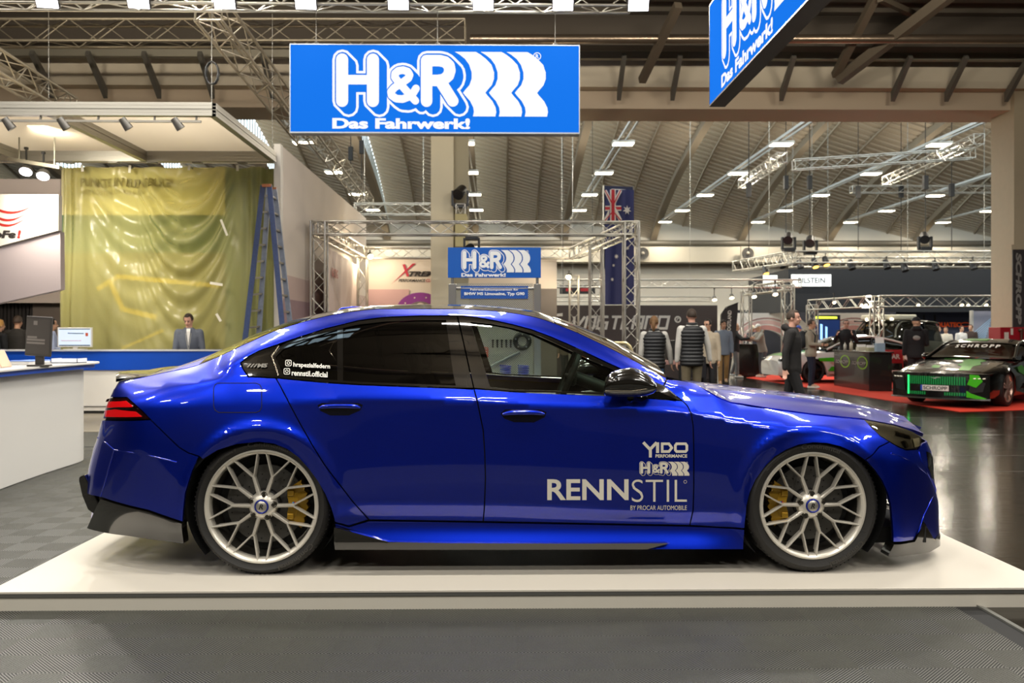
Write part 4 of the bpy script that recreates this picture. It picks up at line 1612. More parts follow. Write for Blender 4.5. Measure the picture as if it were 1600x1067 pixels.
# back wall of the rear hall with the pale gables under each fold
bw = M('rear_wall_white', '#cfc8ba', .8, noise=.04, nscale=.5)
m_ = MB(); m_.box((-34, Y1, 0), (44, Y1 + .3, ZS + .1))
for xr in RIBS:
    m_.add([(xr, Y1 + .02, ZS), (xr + BAY, Y1 + .02, ZS), (xr, Y1 + .02, ZS + 1.45)], [(0, 1, 2)])
struct('wall_back', m_, bw)
m_ = MB(); m_.tube([(-34, Y1 - .6, zb(379, Y1 - .6)), (44, Y1 - .6, zb(379, Y1 - .6))], .16, 10)
struct('trim_2', m_, M('pipe_grey', '#6f6a60', .5, .4))
m_ = MB(); m_.box((-34, Y1 - 1.6, zb(409, 50.4)), (44, Y1 - .2, zb(385, 50.4)))
struct('trim_3', m_, M('duct_beige', '#b5ad9c', .7))
m_ = MB(); m_.box((-34, Y1 - .25, zb(414, Y1)), (44, Y1 - .02, zb(409, Y1)))  # strip coloured as the shade under the duct
struct('wall_shade_strip', m_, M('duct_shadow_strip', '#8c857a', .7))

# lamps of the rear hall on their rails
rail_m = M('lamp_rail_white', '#c9c7bf', .4, .3)
lamp_on = M('lamp_panel_lit', '#fff6e2', .4, emit=14, ecol='#fff0d2')
house_m = M('lamp_housing', '#b9b4a8', .5, .4)
for i, xr in enumerate(REAR_X):
    m_ = MB()
    m_.bar((xr - .12, 24.0, 7.80), (xr - .12, 51.2, 7.80), .09, .09); m_.bar((xr + .10, 24.0, 7.80), (xr + .10, 51.2, 7.80), .05, .07)
    if True:
        o = m_.build('lamp_rail', rail_m)
        where = ['far left, behind the tarpaulin stand', 'left, ending over the white partition', 'just right of the cream column', 'ending above the hanging flag', 'first one right of the flag', 'second one right of the flag', 'third one right of the flag', 'rightmost, by the tan column'][i]
        tag(o, 'white double lamp rail under the vault, ' + where, 'rail', 'lamp rails under the vault')
proto = None
for i, xr in enumerate(REAR_X):
    for j, y in enumerate(REAR_Y):
        if proto is None:
            proto = thing('hall_lamp', '', 'lamp', (xr, y, 7.70), 'hall lamps under the vaulted roof')
            a = MB(); a.box((xr - .36, y - .24, 7.66), (xr + .36, y + .24, 7.74))
            ha = a.build('housing', house_m, proto)
            b = MB(); b.box((xr - .33, y - .21, 7.635), (xr + .33, y + .21, 7.66))
            hb_ = b.build('diffuser', lamp_on, proto)
            t = proto
        else:
            t = proto.copy(); COL.objects.link(t); t.location = (xr, y, 7.70)
            LOC[t.name] = Vector(t.location)
            for c in (ha, hb_):
                cc = c.copy(); COL.objects.link(cc); cc.parent = t
        t['label'] = 'lit square hall lamp, %s on the %s lamp rail' % (('nearest the beam', 'second from the beam', 'middle one', 'second from the back wall', 'nearest the back wall')[j],
                                                                        ('far left', 'second from left', 'column side', 'flag side', 'first right-hand', 'second right-hand', 'third right-hand', 'outermost right-hand')[i])
# ceiling lamps of the front hall
proto = None
for i, (x, y) in enumerate(HALL_LAMPS):
    if proto is None:
        proto = thing('ceiling_lamp', '', 'lamp', (x, y, 7.5), 'front hall ceiling lamps')
        a = MB(); a.box((x - .6, y - .2, 7.42), (x + .6, y + .2, 7.52)); a.tube([(x, y, 7.5), (x, y, 8.95)], .015, 6)
        ha = a.build('housing', house_m, proto)
        t = proto
    else:
        t = proto.copy(); COL.objects.link(t); t.location = (x, y, 7.5)
        cc = ha.copy(); COL.objects.link(cc); cc.parent = t
    t['label'] = 'long ceiling lamp high above the front aisle'
# ================================================================== trusses
alu = ALU()


def truss(name, label, a, b, s=.29, seg=None, r=.024, group=None, parts=True, mat=None, cat='truss', hang=False):
    a, b = Vector(a), Vector(b)
    mat = mat or alu
    d = (b - a).normalized()
    up = Vector((0, 0, 1)) if abs(d.z) < .9 else Vector((0, 1, 0))
    x = d.cross(up).normalized()
    z = x.cross(d).normalized()
    L = (b - a).length
    n = max(2, int(round(L / (seg or s * 1.35))))
    cs = [(-1, -1), (1, -1), (1, 1), (-1, 1)]
    off = [x * i * s / 2 + z * j * s / 2 for i, j in cs]
    root = thing(name, label, cat, tuple(a), group) if parts else None
    one = MB()
    if parts:
        for o in off:
            m_ = MB(); m_.tube([a + o, b + o], r, 8)
            m_.build('chord', mat, root)
    else:
        for o in off:
            one.tube([a + o, b + o], r, 6)
    br = MB() if parts else one
    for k in range(n):
        p, q = a + d * (L * k / n), a + d * (L * (k + 1) / n)
        for i in range(4):
            o1, o2 = off[i], off[(i + 1) % 4]
            if (k + i) % 2 == 0:
                br.tube([p + o1, q + o2], r * .42, 5, caps=False)
            else:
                br.tube([p + o2, q + o1], r * .42, 5, caps=False)
    for t in (0, L):
        for i in range(4):
            br.tube([a + d * t + off[i], a + d * t + off[(i + 1) % 4]], r * .6, 5, caps=False)
    if hang:
        for t in (.12, .88):
            q = a + d * L * t
            br.tube([q, (q.x, q.y, roof_z(q.x, q.y) - .004)], .006, 5)
    if parts:
        br.build('bracing', mat, root)
        return root
    return tag(one.build(name, mat), label, cat, group)


TZ = 6.075
tx0, tx1 = world_x(-60, TRUSS_Y), world_x(985, TRUSS_Y)
truss('lighting_truss', 'long silver truss along the top edge carrying eight lit flood lamps', (tx0, TRUSS_Y, TZ), (tx1, TRUSS_Y, TZ), .29, .4)
fl_h = M('flood_housing', '#35332f', .5, .4)
fl_on = M('flood_face_lit', '#ffffff', .4, emit=9, ecol='#fbf6ff')
for k, px in enumerate(FLOOD_PX):
    X = world_x(px, TRUSS_Y - .25)
    t = thing('flood_lamp', 'lit white flood lamp under the top truss, ' + ('leftmost of eight', 'second from left', 'third from left', 'fourth from left', 'fifth from left', 'sixth from left', 'seventh from left', 'rightmost of eight')[k], 'lamp', (X, TRUSS_Y - .25, TRUSS_Z), 'flood lamps on the top truss')
    c = Vector((X, TRUSS_Y - .25, TRUSS_Z - .09))
    d = (Vector((X * .8, 4.5, 0)) - c).normalized()
    rot = d.to_track_quat('-Z', 'Y').to_matrix()
    m_ = MB(); m_.cbox(c - d * .05, (.30, .26, .08), rot); m_.build('housing', fl_h, t, bevel=.01)
    m_ = MB(); m_.cbox(c - d * .008, (.27, .23, .006), rot); m_.build('lit_face', fl_on, t)
    m_ = MB()
    for sx in (-.165, .165):
        m_.bar(c - d * .05 + Vector((sx, 0, 0)), (X + sx, TRUSS_Y - .17, TRUSS_Z + .02), .012, .03)
    m_.bar((X - .17, TRUSS_Y - .16, TRUSS_Z + .02), (X + .17, TRUSS_Y - .16, TRUSS_Z + .02), .012, .03)
    m_.build('yoke', BLACK(), t)

truss('ceiling_truss', 'older grey truss high behind the lamp truss, ending above the hanging blue sign', P(-60, 52, 17.5), P(727, 52, 17.5), .42, .55, r=.03, mat=M('truss_dull', '#a39a88', .45, .7))
truss('ceiling_truss', 'truss slanting from the lamp truss down behind the left end of the blue sign', P(326, 12, 12.75), P(480, 212, 18.7), .38, .5, r=.026, mat=M('truss_dull'))
truss('ceiling_truss', 'truss at the left picture edge slanting down over the canopy', P(-60, 70, 12.8), P(105, 168, 17.2), .36, .5, r=.026, mat=M('truss_dull'))
truss('ceiling_truss', 'far truss slanting away below the left end of the hanging blue sign', P(478, 190, 23.5), P(575, 318, 34), .42, .6, r=.03, parts=False, mat=M('truss_dull'))
m_ = MB(); m_.tube([P(735, 61, 19.2), P(1750, 61, 19.2)], .10, 14)
tag(m_.build('ventilation_pipe', M('duct_foil', '#9b8a78', .28, .85, bump=.5, bscale=6)), 'foil-wrapped ventilation pipe running under the roof to the right edge', 'pipe')
strut_m = M('roof_strut_brown', '#6a5f50', .65, .2)
for k, (a, b, w) in enumerate([((1310, 125), (1490, -12), .22), ((1305, 118), (1372, -12), .16), ((1003, 126), (1060, 8), .16), ((1440, 28), (1375, -2), .12), ((50, 118), (-20, 78), .2)]):
    m_ = MB(); m_.bar(P(*a, 20.3), P(*b, 18.2), w, w)
    struct('roof_strut', m_, strut_m)

# ================================================================== hanging light box signs
sign_blue = M('sign_blue_lit', '#06142c', .9, spec=0., emit=.92, ecol='#1379f2')
sign_white = M('sign_white_lit', '#303030', .9, spec=0., emit=.96, ecol='#ffffff')
frame_al = M('sign_frame', '#9aa0a8', .4, .6)
sx0, sx1 = world_x(454, TRUSS_Y), world_x(904.5, TRUSS_Y)
sz1, sz0 = P(700, 71, TRUSS_Y).z, P(700, 206.5, TRUSS_Y).z
SG = thing('hanging_sign', 'wide lit blue suspension maker sign hung square to the camera above the sedan', 'sign', (sx0, TRUSS_Y, sz0))
m_ = MB(); m_.box((sx0, TRUSS_Y, sz0), (sx1, TRUSS_Y + .16, sz1)); m_.build('light_box', sign_blue, SG)
m_ = MB()
for lo, hi in (((sx0 - .012, sz0 - .02), (sx1 + .012, sz0)), ((sx0 - .012, sz1), (sx1 + .012, sz1 + .014)), ((sx0 - .014, sz0), (sx0, sz1)), ((sx1, sz0), (sx1 + .014, sz1))):
    m_.box((lo[0], TRUSS_Y - .006, lo[1]), (hi[0], TRUSS_Y + .17, hi[1]))
m_.build('frame', frame_al, SG)
Sg = (sx1 - sx0) / 450.5
put_logo(lambda u, v, d: Vector((sx0 + u, TRUSS_Y - d, sz1 - v)), Sg, (sign_white, sign_blue), SG)
for px in (492, 683, 868):
    X = world_x(px, TRUSS_Y)
    w = MB(); w.tube([(X, TRUSS_Y + .08, sz1 + .01), (X, TRUSS_Y + .08, TZ - .12)], .005, 5)
    w.tube([(X - .06, TRUSS_Y + .08, sz1 + .012), (X, TRUSS_Y + .08, sz1 + .08), (X + .06, TRUSS_Y + .08, sz1 + .012)], .006, 5)
    w.build('hanging_wire', M('steel_wire', '#8f8c84', .4, .8), SG)
# second sign, running towards the camera
Y2 = .877 * TRUSS_Y
X2 = world_x(1109, Y2)
SG2 = thing('hanging_sign', 'dark-backed lit blue sign hung edge-on at the upper right, cropped by the frame', 'sign', (X2, Y2, sz0))
m_ = MB(); m_.box((X2, Y2 - 4.01, sz0), (X2 + .16, Y2, sz1)); m_.build('light_box', sign_blue, SG2)
m_ = MB()
m_.box((X2 - .006, Y2 - 4.02, sz0 - .02), (X2 + .19, Y2 + .01, sz0)); m_.box((X2 - .006, Y2 - 4.02, sz1), (X2 + .19, Y2 + .01, sz1 + .014))
m_.box((X2 + .161, Y2 - 4.02, sz0), (X2 + .19, Y2 + .01, sz1)); m_.box((X2 - .004, Y2, sz0), (X2 + .19, Y2 + .012, sz1))
m_.build('frame', M('sign_back_dark', '#3a3531', .5, .3), SG2)
put_logo(lambda u, v, d: Vector((X2 - d, Y2 - u, sz1 - v)), Sg, (sign_white, sign_blue), SG2)
for y in (Y2 - .4, Y2 - 3.6):
    w = MB(); w.tube([(X2 + .08, y, sz1), (X2 + .08, y, 8.95)], .006, 5)
    w.build('hanging_wire', M('steel_wire'), SG2)

# ================================================================== left stand: canopy, tarpaulin, counters
prof_al = M('canopy_profile', '#a8a49a', .4, .6)
fab = M('canopy_fabric', '#cdbfa8', .85)
def _fab():
    nt = fab.node_tree
    out, b = nt.nodes['Material Output'], nt.nodes['Principled BSDF']
    t = nt.nodes.new('ShaderNodeBsdfTranslucent'); t.inputs[0].default_value = (*lin('#f3e2c6'), 1)
    mx = nt.nodes.new('ShaderNodeMixShader'); mx.inputs[0].default_value = .28
    nt.links.new(b.outputs[0], mx.inputs[1]); nt.links.new(t.outputs[0], mx.inputs[2]); nt.links.new(mx.outputs[0], out.inputs[0])
_fab()
cy0, cy1 = 12.4, 15.7
cxr = world_x(333, cy0)
CN = thing('canopy', 'white fabric stand canopy with grey aluminium beams hung at the upper left', 'canopy', (cxr, cy0, P(0, 182, cy0).z))
z0, z1 = P(200, 182, cy0).z, P(200, 160, cy0).z
def fluted(a, b):
    m_ = MB()
    a, b = Vector(a), Vector(b)
    for k in range(4):
        o = Vector((0, 0, z0 + (z1 - z0) * (k + .5) / 4))
        m_.bar(a + o, b + o, .10 - .015 * (k % 2), (z1 - z0) / 4 - .008)
    m_.bar(a + Vector((0, 0, (z0 + z1) / 2)), b + Vector((0, 0, (z0 + z1) / 2)), .08, z1 - z0 - .01)
    return m_.build('beam', prof_al, CN)
fluted((-11.5, cy0, 0), (cxr, cy0, 0))
fluted((-11.5, cy1, 0), (cxr, cy1, 0))
fluted((cxr, cy0, 0), (cxr, cy1, 0))
for px in (78, -170):
    X = world_x(px, cy0)
    fluted((X, cy0, 0), (X, cy1, 0))
m_ = MB(); m_.add([(-11.5, cy0, z1 - .01), (cxr, cy0, z1 - .01), (cxr, 16.8, z1 - .01), (-11.5, 16.8, z1 - .01)], [(0, 1, 2, 3)]); m_.build('fabric', fab, CN)
for (x, y) in ((cxr - .02, cy0), (cxr - .02, cy1), (-8., cy0), (-8., cy1)):
    w = MB(); w.tube([(x, y, z1), (x, y, 8.9)], .006, 5); w.build('hanging_wire', M('steel_wire', '#8f8c84', .4, .8), CN)
w = MB()
for k in range(3):
    w.tube([Vector((cxr - .02, cy0, z1 + .42)) + Vector((.09 * math.cos(t), .02 * k, .16 * math.sin(t))) for t in np.linspace(0, 2 * math.pi, 13)], .012, 5, caps=False)
w.build('cable_coil', BLACK(), CN)
m_ = MB(); zt = P(200, 190, cy0).z
m_.bar((-11.5, cy0 - .02, zt), (world_x(315, cy0), cy0 - .02, zt), .035, .03)
for px in (64, 154, 242, 307):
    X = world_x(px, cy0); m_.bar((X, cy0 - .02, zt), (X, cy0, z0), .02, .03)
m_.build('lamp_track', M('track_grey', '#8c877d', .5, .3), CN)
spot_m = M('spot_grey', '#5f5c57', .5, .3)
def can_lamp(name, label, p, d, r=.06, L=.16, mat=None, lit=None, group=None, hang=.1):
    p, d = Vector(p), Vector(d).normalized()
    t = thing(name, label, 'spotlight', tuple(p), group)
    m_ = MB(); m_.tube([p - d * L * .5, p + d * L * .35, p + d * L * .5], [r * .75, r, r * 1.02], 14)
    m_.build('head', mat or spot_m, t)
    m_ = MB(); m_.bar(p + Vector((0, 0, hang)), p - d * L * .1, .02, .03); m_.cbox(p + Vector((0, 0, hang)), (.05, .05, .04))
    m_.build('bracket', BLACK(), t)
    if lit:
        m_ = MB(); m_.tube([p + d * (L * .5), p + d * (L * .5 + .006)], r * .85, 14)
        m_.build('lens', lit, t)
    return t
for k, px in enumerate((13, 99, 196, 277)):
    can_lamp('track_spotlight', 'grey track spotlight under the canopy front beam, ' + ('leftmost of four', 'second of four', 'third of four', 'rightmost of four')[k], P(px, 191, cy0 - .02) - Vector((0, 0, .02)), (.5, .3, -.8), .062, .17, group='track spotlights on the canopy', hang=.03)
warm_lens = M('lamp_lens_warm', '#fff1cf', .3, emit=16, ecol='#ffe6b0')
cool_lens = M('lamp_lens_white', '#ffffff', .3, emit=16, ecol='#fdf4ff')
for k, (px, py) in enumerate(((41, 265), (68, 272))):
    t = can_lamp('spotlight', ('left' if k == 0 else 'right') + ' of two lit white lamps above the striped flame banner', P(px, py, 14.6), (.1, -.5, -.75), .11, .10, M('flood_housing'), cool_lens, 'lit lamps over the flame banner', hang=.35)
m_ = MB(); m_.bar(P(15, 249, 14.6), P(95, 262, 14.6), .10, .06); m_.tube([P(30, 250, 14.6), Vector((P(30, 250, 14.6).x, 14.6, z1))], .012, 6); m_.tube([P(85, 260, 14.6), Vector((P(85, 260, 14.6).x, 14.6, z1))], .012, 6)
tag(m_.build('lamp_rail', M('rail_grey')), 'short grey lamp rail holding two lit lamps over the flame banner', 'rail')
area('flame_lamp_light', tuple(P(55, 275, 14.4)), .3, 45, NEUT, target=tuple(P(40, 420, 15.2)), spread=R(110))

# back panels at the far left
m_ = MB(); m_.box((world_x(-120, 18.6), 18.6, 2.05), (world_x(94, 18.6), 18.7, z1))
tag(m_.build('partition_panel', M('panel_pinkbeige', '#cbb9ac', .8)), 'pale beige partition behind the flame banner at the left edge', 'partition')
m_ = MB()
x0, x1 = world_x(-120, 18.9), world_x(55, 18.9)
for k in range(30):
    xx = x0 + (x1 - x0) * k / 30
    m_.box((xx, 18.85, 0), (xx + (x1 - x0) / 30 * .6, 18.9, 2.6))
m_.box((x0, 18.9, 0), (x1, 18.95, 2.6))
tag(m_.build('slat_wall', M('slat_dark', '#2c2623', .6)), 'dark slatted wall behind the crowd at the left edge', 'wall panel')
m_ = MB(); m_.box((x1, 18.8, 0), (world_x(96, 18.8), 18.86, 2.6))
tag(m_.build('partition_panel', M('panel_taupe', '#6d6057', .8)), 'taupe wall panel between the dark slats and the green tarpaulin', 'partition')

BN = thing('hanging_banner', 'white slanted hanging banner with red flame swooshes at the left edge', 'banner', tuple(P(0, 385, 14.2)))
fb_ = lambda px, py, d: P(px, py, 14.2) + Vector((0, -d, 0))
m_ = MB(); m_.prism([(-60, 303), (91, 304), (91, 360), (-60, 400)], 0, -.12, fb_)
m_.build('panel', M('banner_white', '#e4ded6', .6), BN)
m_ = MB(); m_.prism([(-60, 401), (91, 361), (92, 452), (-60, 486)], -.06, -.2, fb_)
m_.build('lower_panel', M('banner_lavender', '#b3a6a8', .6), BN)
m_ = MB()
for pts_ in ([(-30, 322), (0, 322), (22, 334), (60, 321), (22, 330), (5, 325)],):
    pass
def swoosh(y0, x1_, y1_, w):
    top = [(-20 + t * (x1_ + 20), y0 + 10 * math.sin(t * 3.6 - .4) * (1 - t * .2) + (y1_ - y0) * t ** 2 + 3 * t) for t in np.linspace(0, 1, 14)]
    bot = [(x, y + w * (1 - t) ** .7 * (.5 + .5 * math.sin(t * 3.0))) for (x, y), t in zip(top, np.linspace(0, 1, 14))]
    return [[top[i], top[i + 1], bot[i + 1], bot[i]] for i in range(13)]
put_polys(m_, swoosh(322, 60, 314, 6) + swoosh(333, 45, 329, 6) + swoosh(341, 42, 338, 6), fb_, .004)
put_text(m_, '!', (27, 372.5, 33, 359.5), fb_, .06, .15, d=.004)
m_.build('red_print', M('print_red', '#b4261f', .6), BN)
m_ = MB(); put_text(m_, 'oFe', (-10, 372.5, 25, 360), fb_, .06, .2, d=.004)
m_.build('black_lettering', M('print_black', '#2b2523', .6), BN)

# poster wall and tarpaulin
PW = thing('poster_wall', 'printed stand wall showing through behind the olive tarpaulin', 'wall panel', (world_x(96, 16.6), 16.6, 0))
m_ = MB(); m_.box((world_x(96, 16.6), 16.62, 0), (world_x(430, 16.6), 16.7, P(0, 262, 16.6).z))
m_.build('panel', M('poster_green', '#54715c', .7), PW)
fp_ = lambda px, py, d: P(px, py, 16.6) + Vector((0, -d, 0))
m_ = MB(); put_polys(m_, [[(96, 262), (352, 262), (352, 336), (96, 336)]], fp_, .004)
m_.build('print_band', M('poster_cream', '#efe6b8', .7), PW)
m_ = MB(); put_polys(m_, [[(96, 395), (352, 395), (352, 545), (96, 545)]], fp_, .004)
m_.build('print_ground', M('poster_olive', '#7d7748', .7), PW)
m_ = MB()
put_polys(m_, flat2d([(172, 440), (192, 483), (245, 496)], 8) + flat2d([(152, 452), (185, 432), (345, 447)], 7) + flat2d([(190, 545), (255, 516)], 4), fp_, .008)
m_.build('print_lines', M('print_yellow', '#e6c92a', .6), PW)

tarp_m = bpy.data.materials.new('olive_tarpaulin'); tarp_m.use_nodes = True
def _tarp():
    nt = tarp_m.node_tree
    b = nt.nodes['Principled BSDF']; out = nt.nodes['Material Output']
    b.inputs['Base Color'].default_value = (*lin('#d0c98a'), 1)
    b.inputs['Roughness'].default_value = .22
    b.inputs['Specular IOR Level'].default_value = .6
    tc = nt.nodes.new('ShaderNodeTexCoord')
    n = nt.nodes.new('ShaderNodeTexNoise'); n.inputs['Scale'].default_value = 9; n.inputs['Detail'].default_value = 5; n.inputs['Distortion'].default_value = 1.2
    bp = nt.nodes.new('ShaderNodeBump'); bp.inputs['Strength'].default_value = .35; bp.inputs['Distance'].default_value = .03
    nt.links.new(tc.outputs['Object'], n.inputs['Vector']); nt.links.new(n.outputs['Fac'], bp.inputs['Height']); nt.links.new(bp.outputs[0], b.inputs['Normal'])
    t = nt.nodes.new('ShaderNodeBsdfTransparent'); t.inputs[0].default_value = (.95, .92, .6, 1)
    mx = nt.nodes.new('ShaderNodeMixShader'); mx.inputs[0].default_value = .42
    nt.links.new(t.outputs[0], mx.inputs[1]); nt.links.new(b.outputs[0], mx.inputs[2]); nt.links.new(mx.outputs[0], out.inputs[0])
_tarp()
TP = thing('tarpaulin', 'large translucent olive tarpaulin hung in swags over the printed wall', 'tarpaulin', (world_x(92, 16.2), 16.2, 0))
tl_, tr_ = world_x(92, 16.2), world_x(429, 16.2)
tz1 = P(250, 259, 16.2).z
Wt, Ht = tr_ - tl_, tz1 - .5
def tarp_pt(u, v):
    y = 0.
    ew = max(0, 1 - u / .30) + max(0, (u - .78) / .22)
    y += .06 * math.sin(u * 95 + 2.2 * math.sin(u * 21) + .8 * v) * min(1, ew) * (.5 + .5 * v if u < .5 else 1 - .3 * v)
    for (s0, s1, A, D) in ((.33, .81, .125, 1.25), (.10, .62, .05, .9)):
        s = (u - s0) / (s1 - s0)
        if 0 < s < 1:
            q = 4 * s * (1 - s)
            ph = (v * Ht - D * q) / (.40 + .10 * q)
            y += A * math.sin(2 * math.pi * ph) * math.sin(math.pi * s) * math.exp(-max(0, v * Ht - D * q - .3) / 1.1) * min(1, v * 12) * (1 if v * Ht > D * q * .12 else .3)
    y += .03 * math.sin(u * 13 + 5 * v) * v + .02 * math.sin(37 * u - 9 * v)
    zz = tz1 - Ht * v - .02 * math.sin(u * 40) * (1 - v) ** 4
    xx = tl_ + Wt * u + (-.10 * math.sin(v * 2.6) * (v - .2) * max(0, 1 - u / .2) if u < .2 else 0)
    return Vector((xx, 16.36 - y, zz))
rows_ = [[tarp_pt(i / 150, j / 110) for i in range(151)] for j in range(111)]
m_ = MB(); m_.grid(rows_); m_.build('sheet', tarp_m, TP)
def tarp_px(px, py, d):
    q = P(px, py, 16.36)
    return tarp_pt((q.x - tl_) / Wt, (tz1 - q.z) / Ht) + Vector((0, -.035, 0))
m_ = MB(); put_text(m_, 'PUNKTE IN FLENSBURG?', (127, 293, 272, 279), tarp_px, .03)
put_text(m_, 'HIER KOSTENLOS ABBAUEN', (127, 304.5, 228, 297.5), tarp_px, .0)
m_.build('lettering', M('print_faint', '#7d743f', .6), TP)
for px in (130, 205, 300, 370, 415):
    q = P(px, 262, 16.34); m_ = MB(); m_.bar((q.x, 16.30, q.z), (q.x, 16.64, q.z - .04), .02, .02); m_.build('clip', M('track_grey'), TP)
tape = M('masking_tape', '#eee8da', .6)
for k, (p, q, w_) in enumerate((((345, 343), (355, 368), 3.5), ((328, 442), (348, 445), 4), ((338, 490), (345, 502), 4), ((128, 258), (129, 268), 4), ((203, 258), (202, 270), 4), ((296, 258), (295, 266), 4), ((371, 258), (371, 267), 4))):
    m_ = MB(); put_polys(m_, flat2d([p, q], w_), lambda px, py, d: P(px, py, 16.16) + Vector((0, -d, 0)), 0)
    m_.build('tape_strip', tape, TP)
area('tarp_fill_light', (-7.2, 13.6, 4.35), .3, 75, (1, .93, .78), target=(-7.2, 16.2, 2.9), sy=1.6, spread=R(95))  # added fill to brighten the tarpaulin, no lamp hangs here
for px in (110, 180, 240, 310, 380):
    m_ = MB(); X = world_x(px, 15.8); m_.cbox((X, 15.75, P(px, 254, 15.8).z), (.16, .12, .05)); m_.bar((X, 15.75, P(px, 254, 15.8).z), (X, 15.75, z0), .03, .03)
    m_.build('lamp_holder', M('track_grey'), CN)

# stepladder
LD = thing('stepladder', 'tall blue and grey double stepladder standing before the olive tarpaulin', 'ladder', (world_x(410, 15.), 15., 0))
blue_r = M('ladder_blue', '#37466e', .5, .1, noise=.35, nscale=25)
grey_r = M('ladder_grey', '#8d94a3', .4, .6, noise=.2, nscale=20)
def lad(top_n, bot_n, top_f, bot_f, Yn, Yf, dy):
    def ext(t, b, Y, dyy):
        A, B = P(*t, Y), P(*b, Y + dyy)
        d = B - A
        return A, A + d * (A.z / -d.z)
    a, b = ext(top_n, bot_n, Yn, dy), ext(top_f, bot_f, Yf, dy)
    m_ = MB(); m_.bar(a[0], a[1], .085, .03, up=(0, 1, 0)); m_.build('rail', blue_r, LD)
    m_ = MB(); m_.bar(b[0], b[1], .085, .03, up=(0, 1, 0)); m_.build('rail', grey_r, LD)
    for k in range(14):
        t = (k + .6) / 14
        m_ = MB(); m_.bar(a[0] + (a[1] - a[0]) * t, b[0] + (b[1] - b[0]) * t, .045, .03); m_.build('rung', M('ladder_rung', '#77736b', .4, .6), LD)
    for q in (a[1], b[1]):
        m_ = MB(); m_.cbox(q + Vector((0, 0, .03)), (.09, .06, .06)); m_.build('foot', BLACK(), LD)
lad((411, 290), (383, 530), (420, 290), (404, 530), 14.85, 15.2, 0)
lad((421, 290), (442, 520), (429, 296), (455, 520), 14.80, 15.15, 0)
m_ = MB(); m_.bar(P(410, 290, 14.8), P(424, 290, 14.8), .05, .05); m_.bar(P(424, 295, 15.2), P(432, 295, 15.2), .05, .05)
m_.build('hinge_cap', M('hinge_orange', '#9a5a34', .5), LD)

# white partition that runs away from the camera
xw = world_x(433, 15.95)
WP = thing('partition_wall', 'tall white partition wall running back from the tarpaulin, its foot printed mauve', 'partition', (xw, 15.95, 0))
zt = P(433, 226, 15.95).z
m_ = MB(); m_.box((xw, 16.1, 0), (xw + .06, 26.2, zt)); m_.build('panel', M('partition_white', '#d9ccbd', .7, noise=.03, nscale=.8), WP)
m_ = MB(); m_.box((xw - .05, 15.92, 0), (xw + .07, 16.1, zt + .01)); m_.build('end_post', M('post_white', '#c9c3b8', .5, .2), WP)
m_ = MB(); m_.box((xw + .06, 16.11, 0), (xw + .066, 26.1, 2.05)); m_.build('print_foot', M('print_mauve', '#9b7f82', .7, noise=.15, nscale=.7), WP)
m_ = MB(); m_.box((xw + .06, 16.11, 2.05), (xw + .065, 26.1, 2.5)); m_.build('print_band', M('print_blush', '#c2a99f', .7), WP)

# ---- long counter with the blue band
bx1 = world_x(424, 15.4)
CT = thing('information_counter', 'long white counter with a bright blue top band behind the sedan boot', 'counter', (bx1, 15.4, 0))
blue_l = M('counter_blue', '#0a49b8', .4)
m_ = MB(); m_.box((-14, 15.4, .77), (bx1, 15.68, 1.10)); m_.build('blue_band', blue_l, CT)
m_ = MB(); m_.box((-14, 15.43, .06), (bx1, 15.66, .77)); m_.build('body', WHITE(), CT)
m_ = MB(); m_.box((-14, 15.46, 0), (bx1, 15.64, .06)); m_.box((-14, 15.415, .13), (bx1, 15.43, .14)); m_.build('plinth', M('plinth_dark', '#2a2825', .6), CT)
m_ = MB(); m_.box((-14, 15.38, 1.10), (bx1, 15.72, 1.125)); m_.build('worktop', M('counter_top_pale', '#c9cdd6', .4), CT)

def monitor(label, c, w, h, face, back, name='monitor', yaw=0., tilt=0., stand=.1, deep=.04):
    c = Vector(c)
    t = thing(name, label, 'monitor', (c.x, c.y, c.z - h / 2 - stand))
    m3 = Matrix.Rotation(yaw, 3, 'Z') @ Matrix.Rotation(tilt, 3, 'Y')
    m_ = MB(); m_.cbox(c, (w, deep, h), m3); m_.build('casing', back, t, bevel=.006)
    m_ = MB(); m_.cbox(c + m3 @ Vector((0, -deep / 2 - .001, 0)), (w * .93, .002, h * .88), m3); scr = m_.build('screen', face, t)
    m_ = MB(); b0 = c.z - h / 2 - stand
    m_.box((c.x - .04, c.y + .0, b0), (c.x + .04, c.y + .03, c.z - h / 4)); m_.box((c.x - w * .28, c.y - .09, b0), (c.x + w * .28, c.y + .11, b0 + .015)); m_.build('stand', back, t, bevel=.004)
    return t, m3
mon_c = P(117.5, 527, 15.52)
t, m3 = monitor('white monitor showing a web page on the blue counter, seen from the front', mon_c, .60, .345, M('screen_page', '#c9d6e4', .3, emit=.55, ecol='#c4d4e6'), M('monitor_white', '#e3e0da', .4), stand=mon_c.z - .172 - 1.126)
m_ = MB()
S2 = lambda u, v, d: mon_c + Vector((u, -.0225 - d, v))
m_.add([S2(-.27, .150, 0), S2(.27, .150, 0), S2(.27, .137, 0), S2(-.27, .137, 0)], [(0, 1, 2, 3)])
m_.add([S2(-.27, -.150, 0), S2(.27, -.150, 0), S2(.27, -.132, 0), S2(-.27, -.132, 0)], [(0, 1, 2, 3)])
m_.add([S2(-.12, .08, 0), S2(.16, .075, 0), S2(.16, .058, 0), S2(-.12, .066, 0)], [(0, 1, 2, 3)])
m_.build('page_bars', M('page_slate', '#3c5a72', .5), t)
m_ = MB()
put_polys(m_, [[(.19, .08), (.235, .08), (.235, .02), (.19, .02)], [(-.24, -.055), (.12, -.055), (.12, -.062), (-.24, -.062)]], S2, .001)
m_.build('page_figure', M('page_orange', '#c9542e', .5), t)

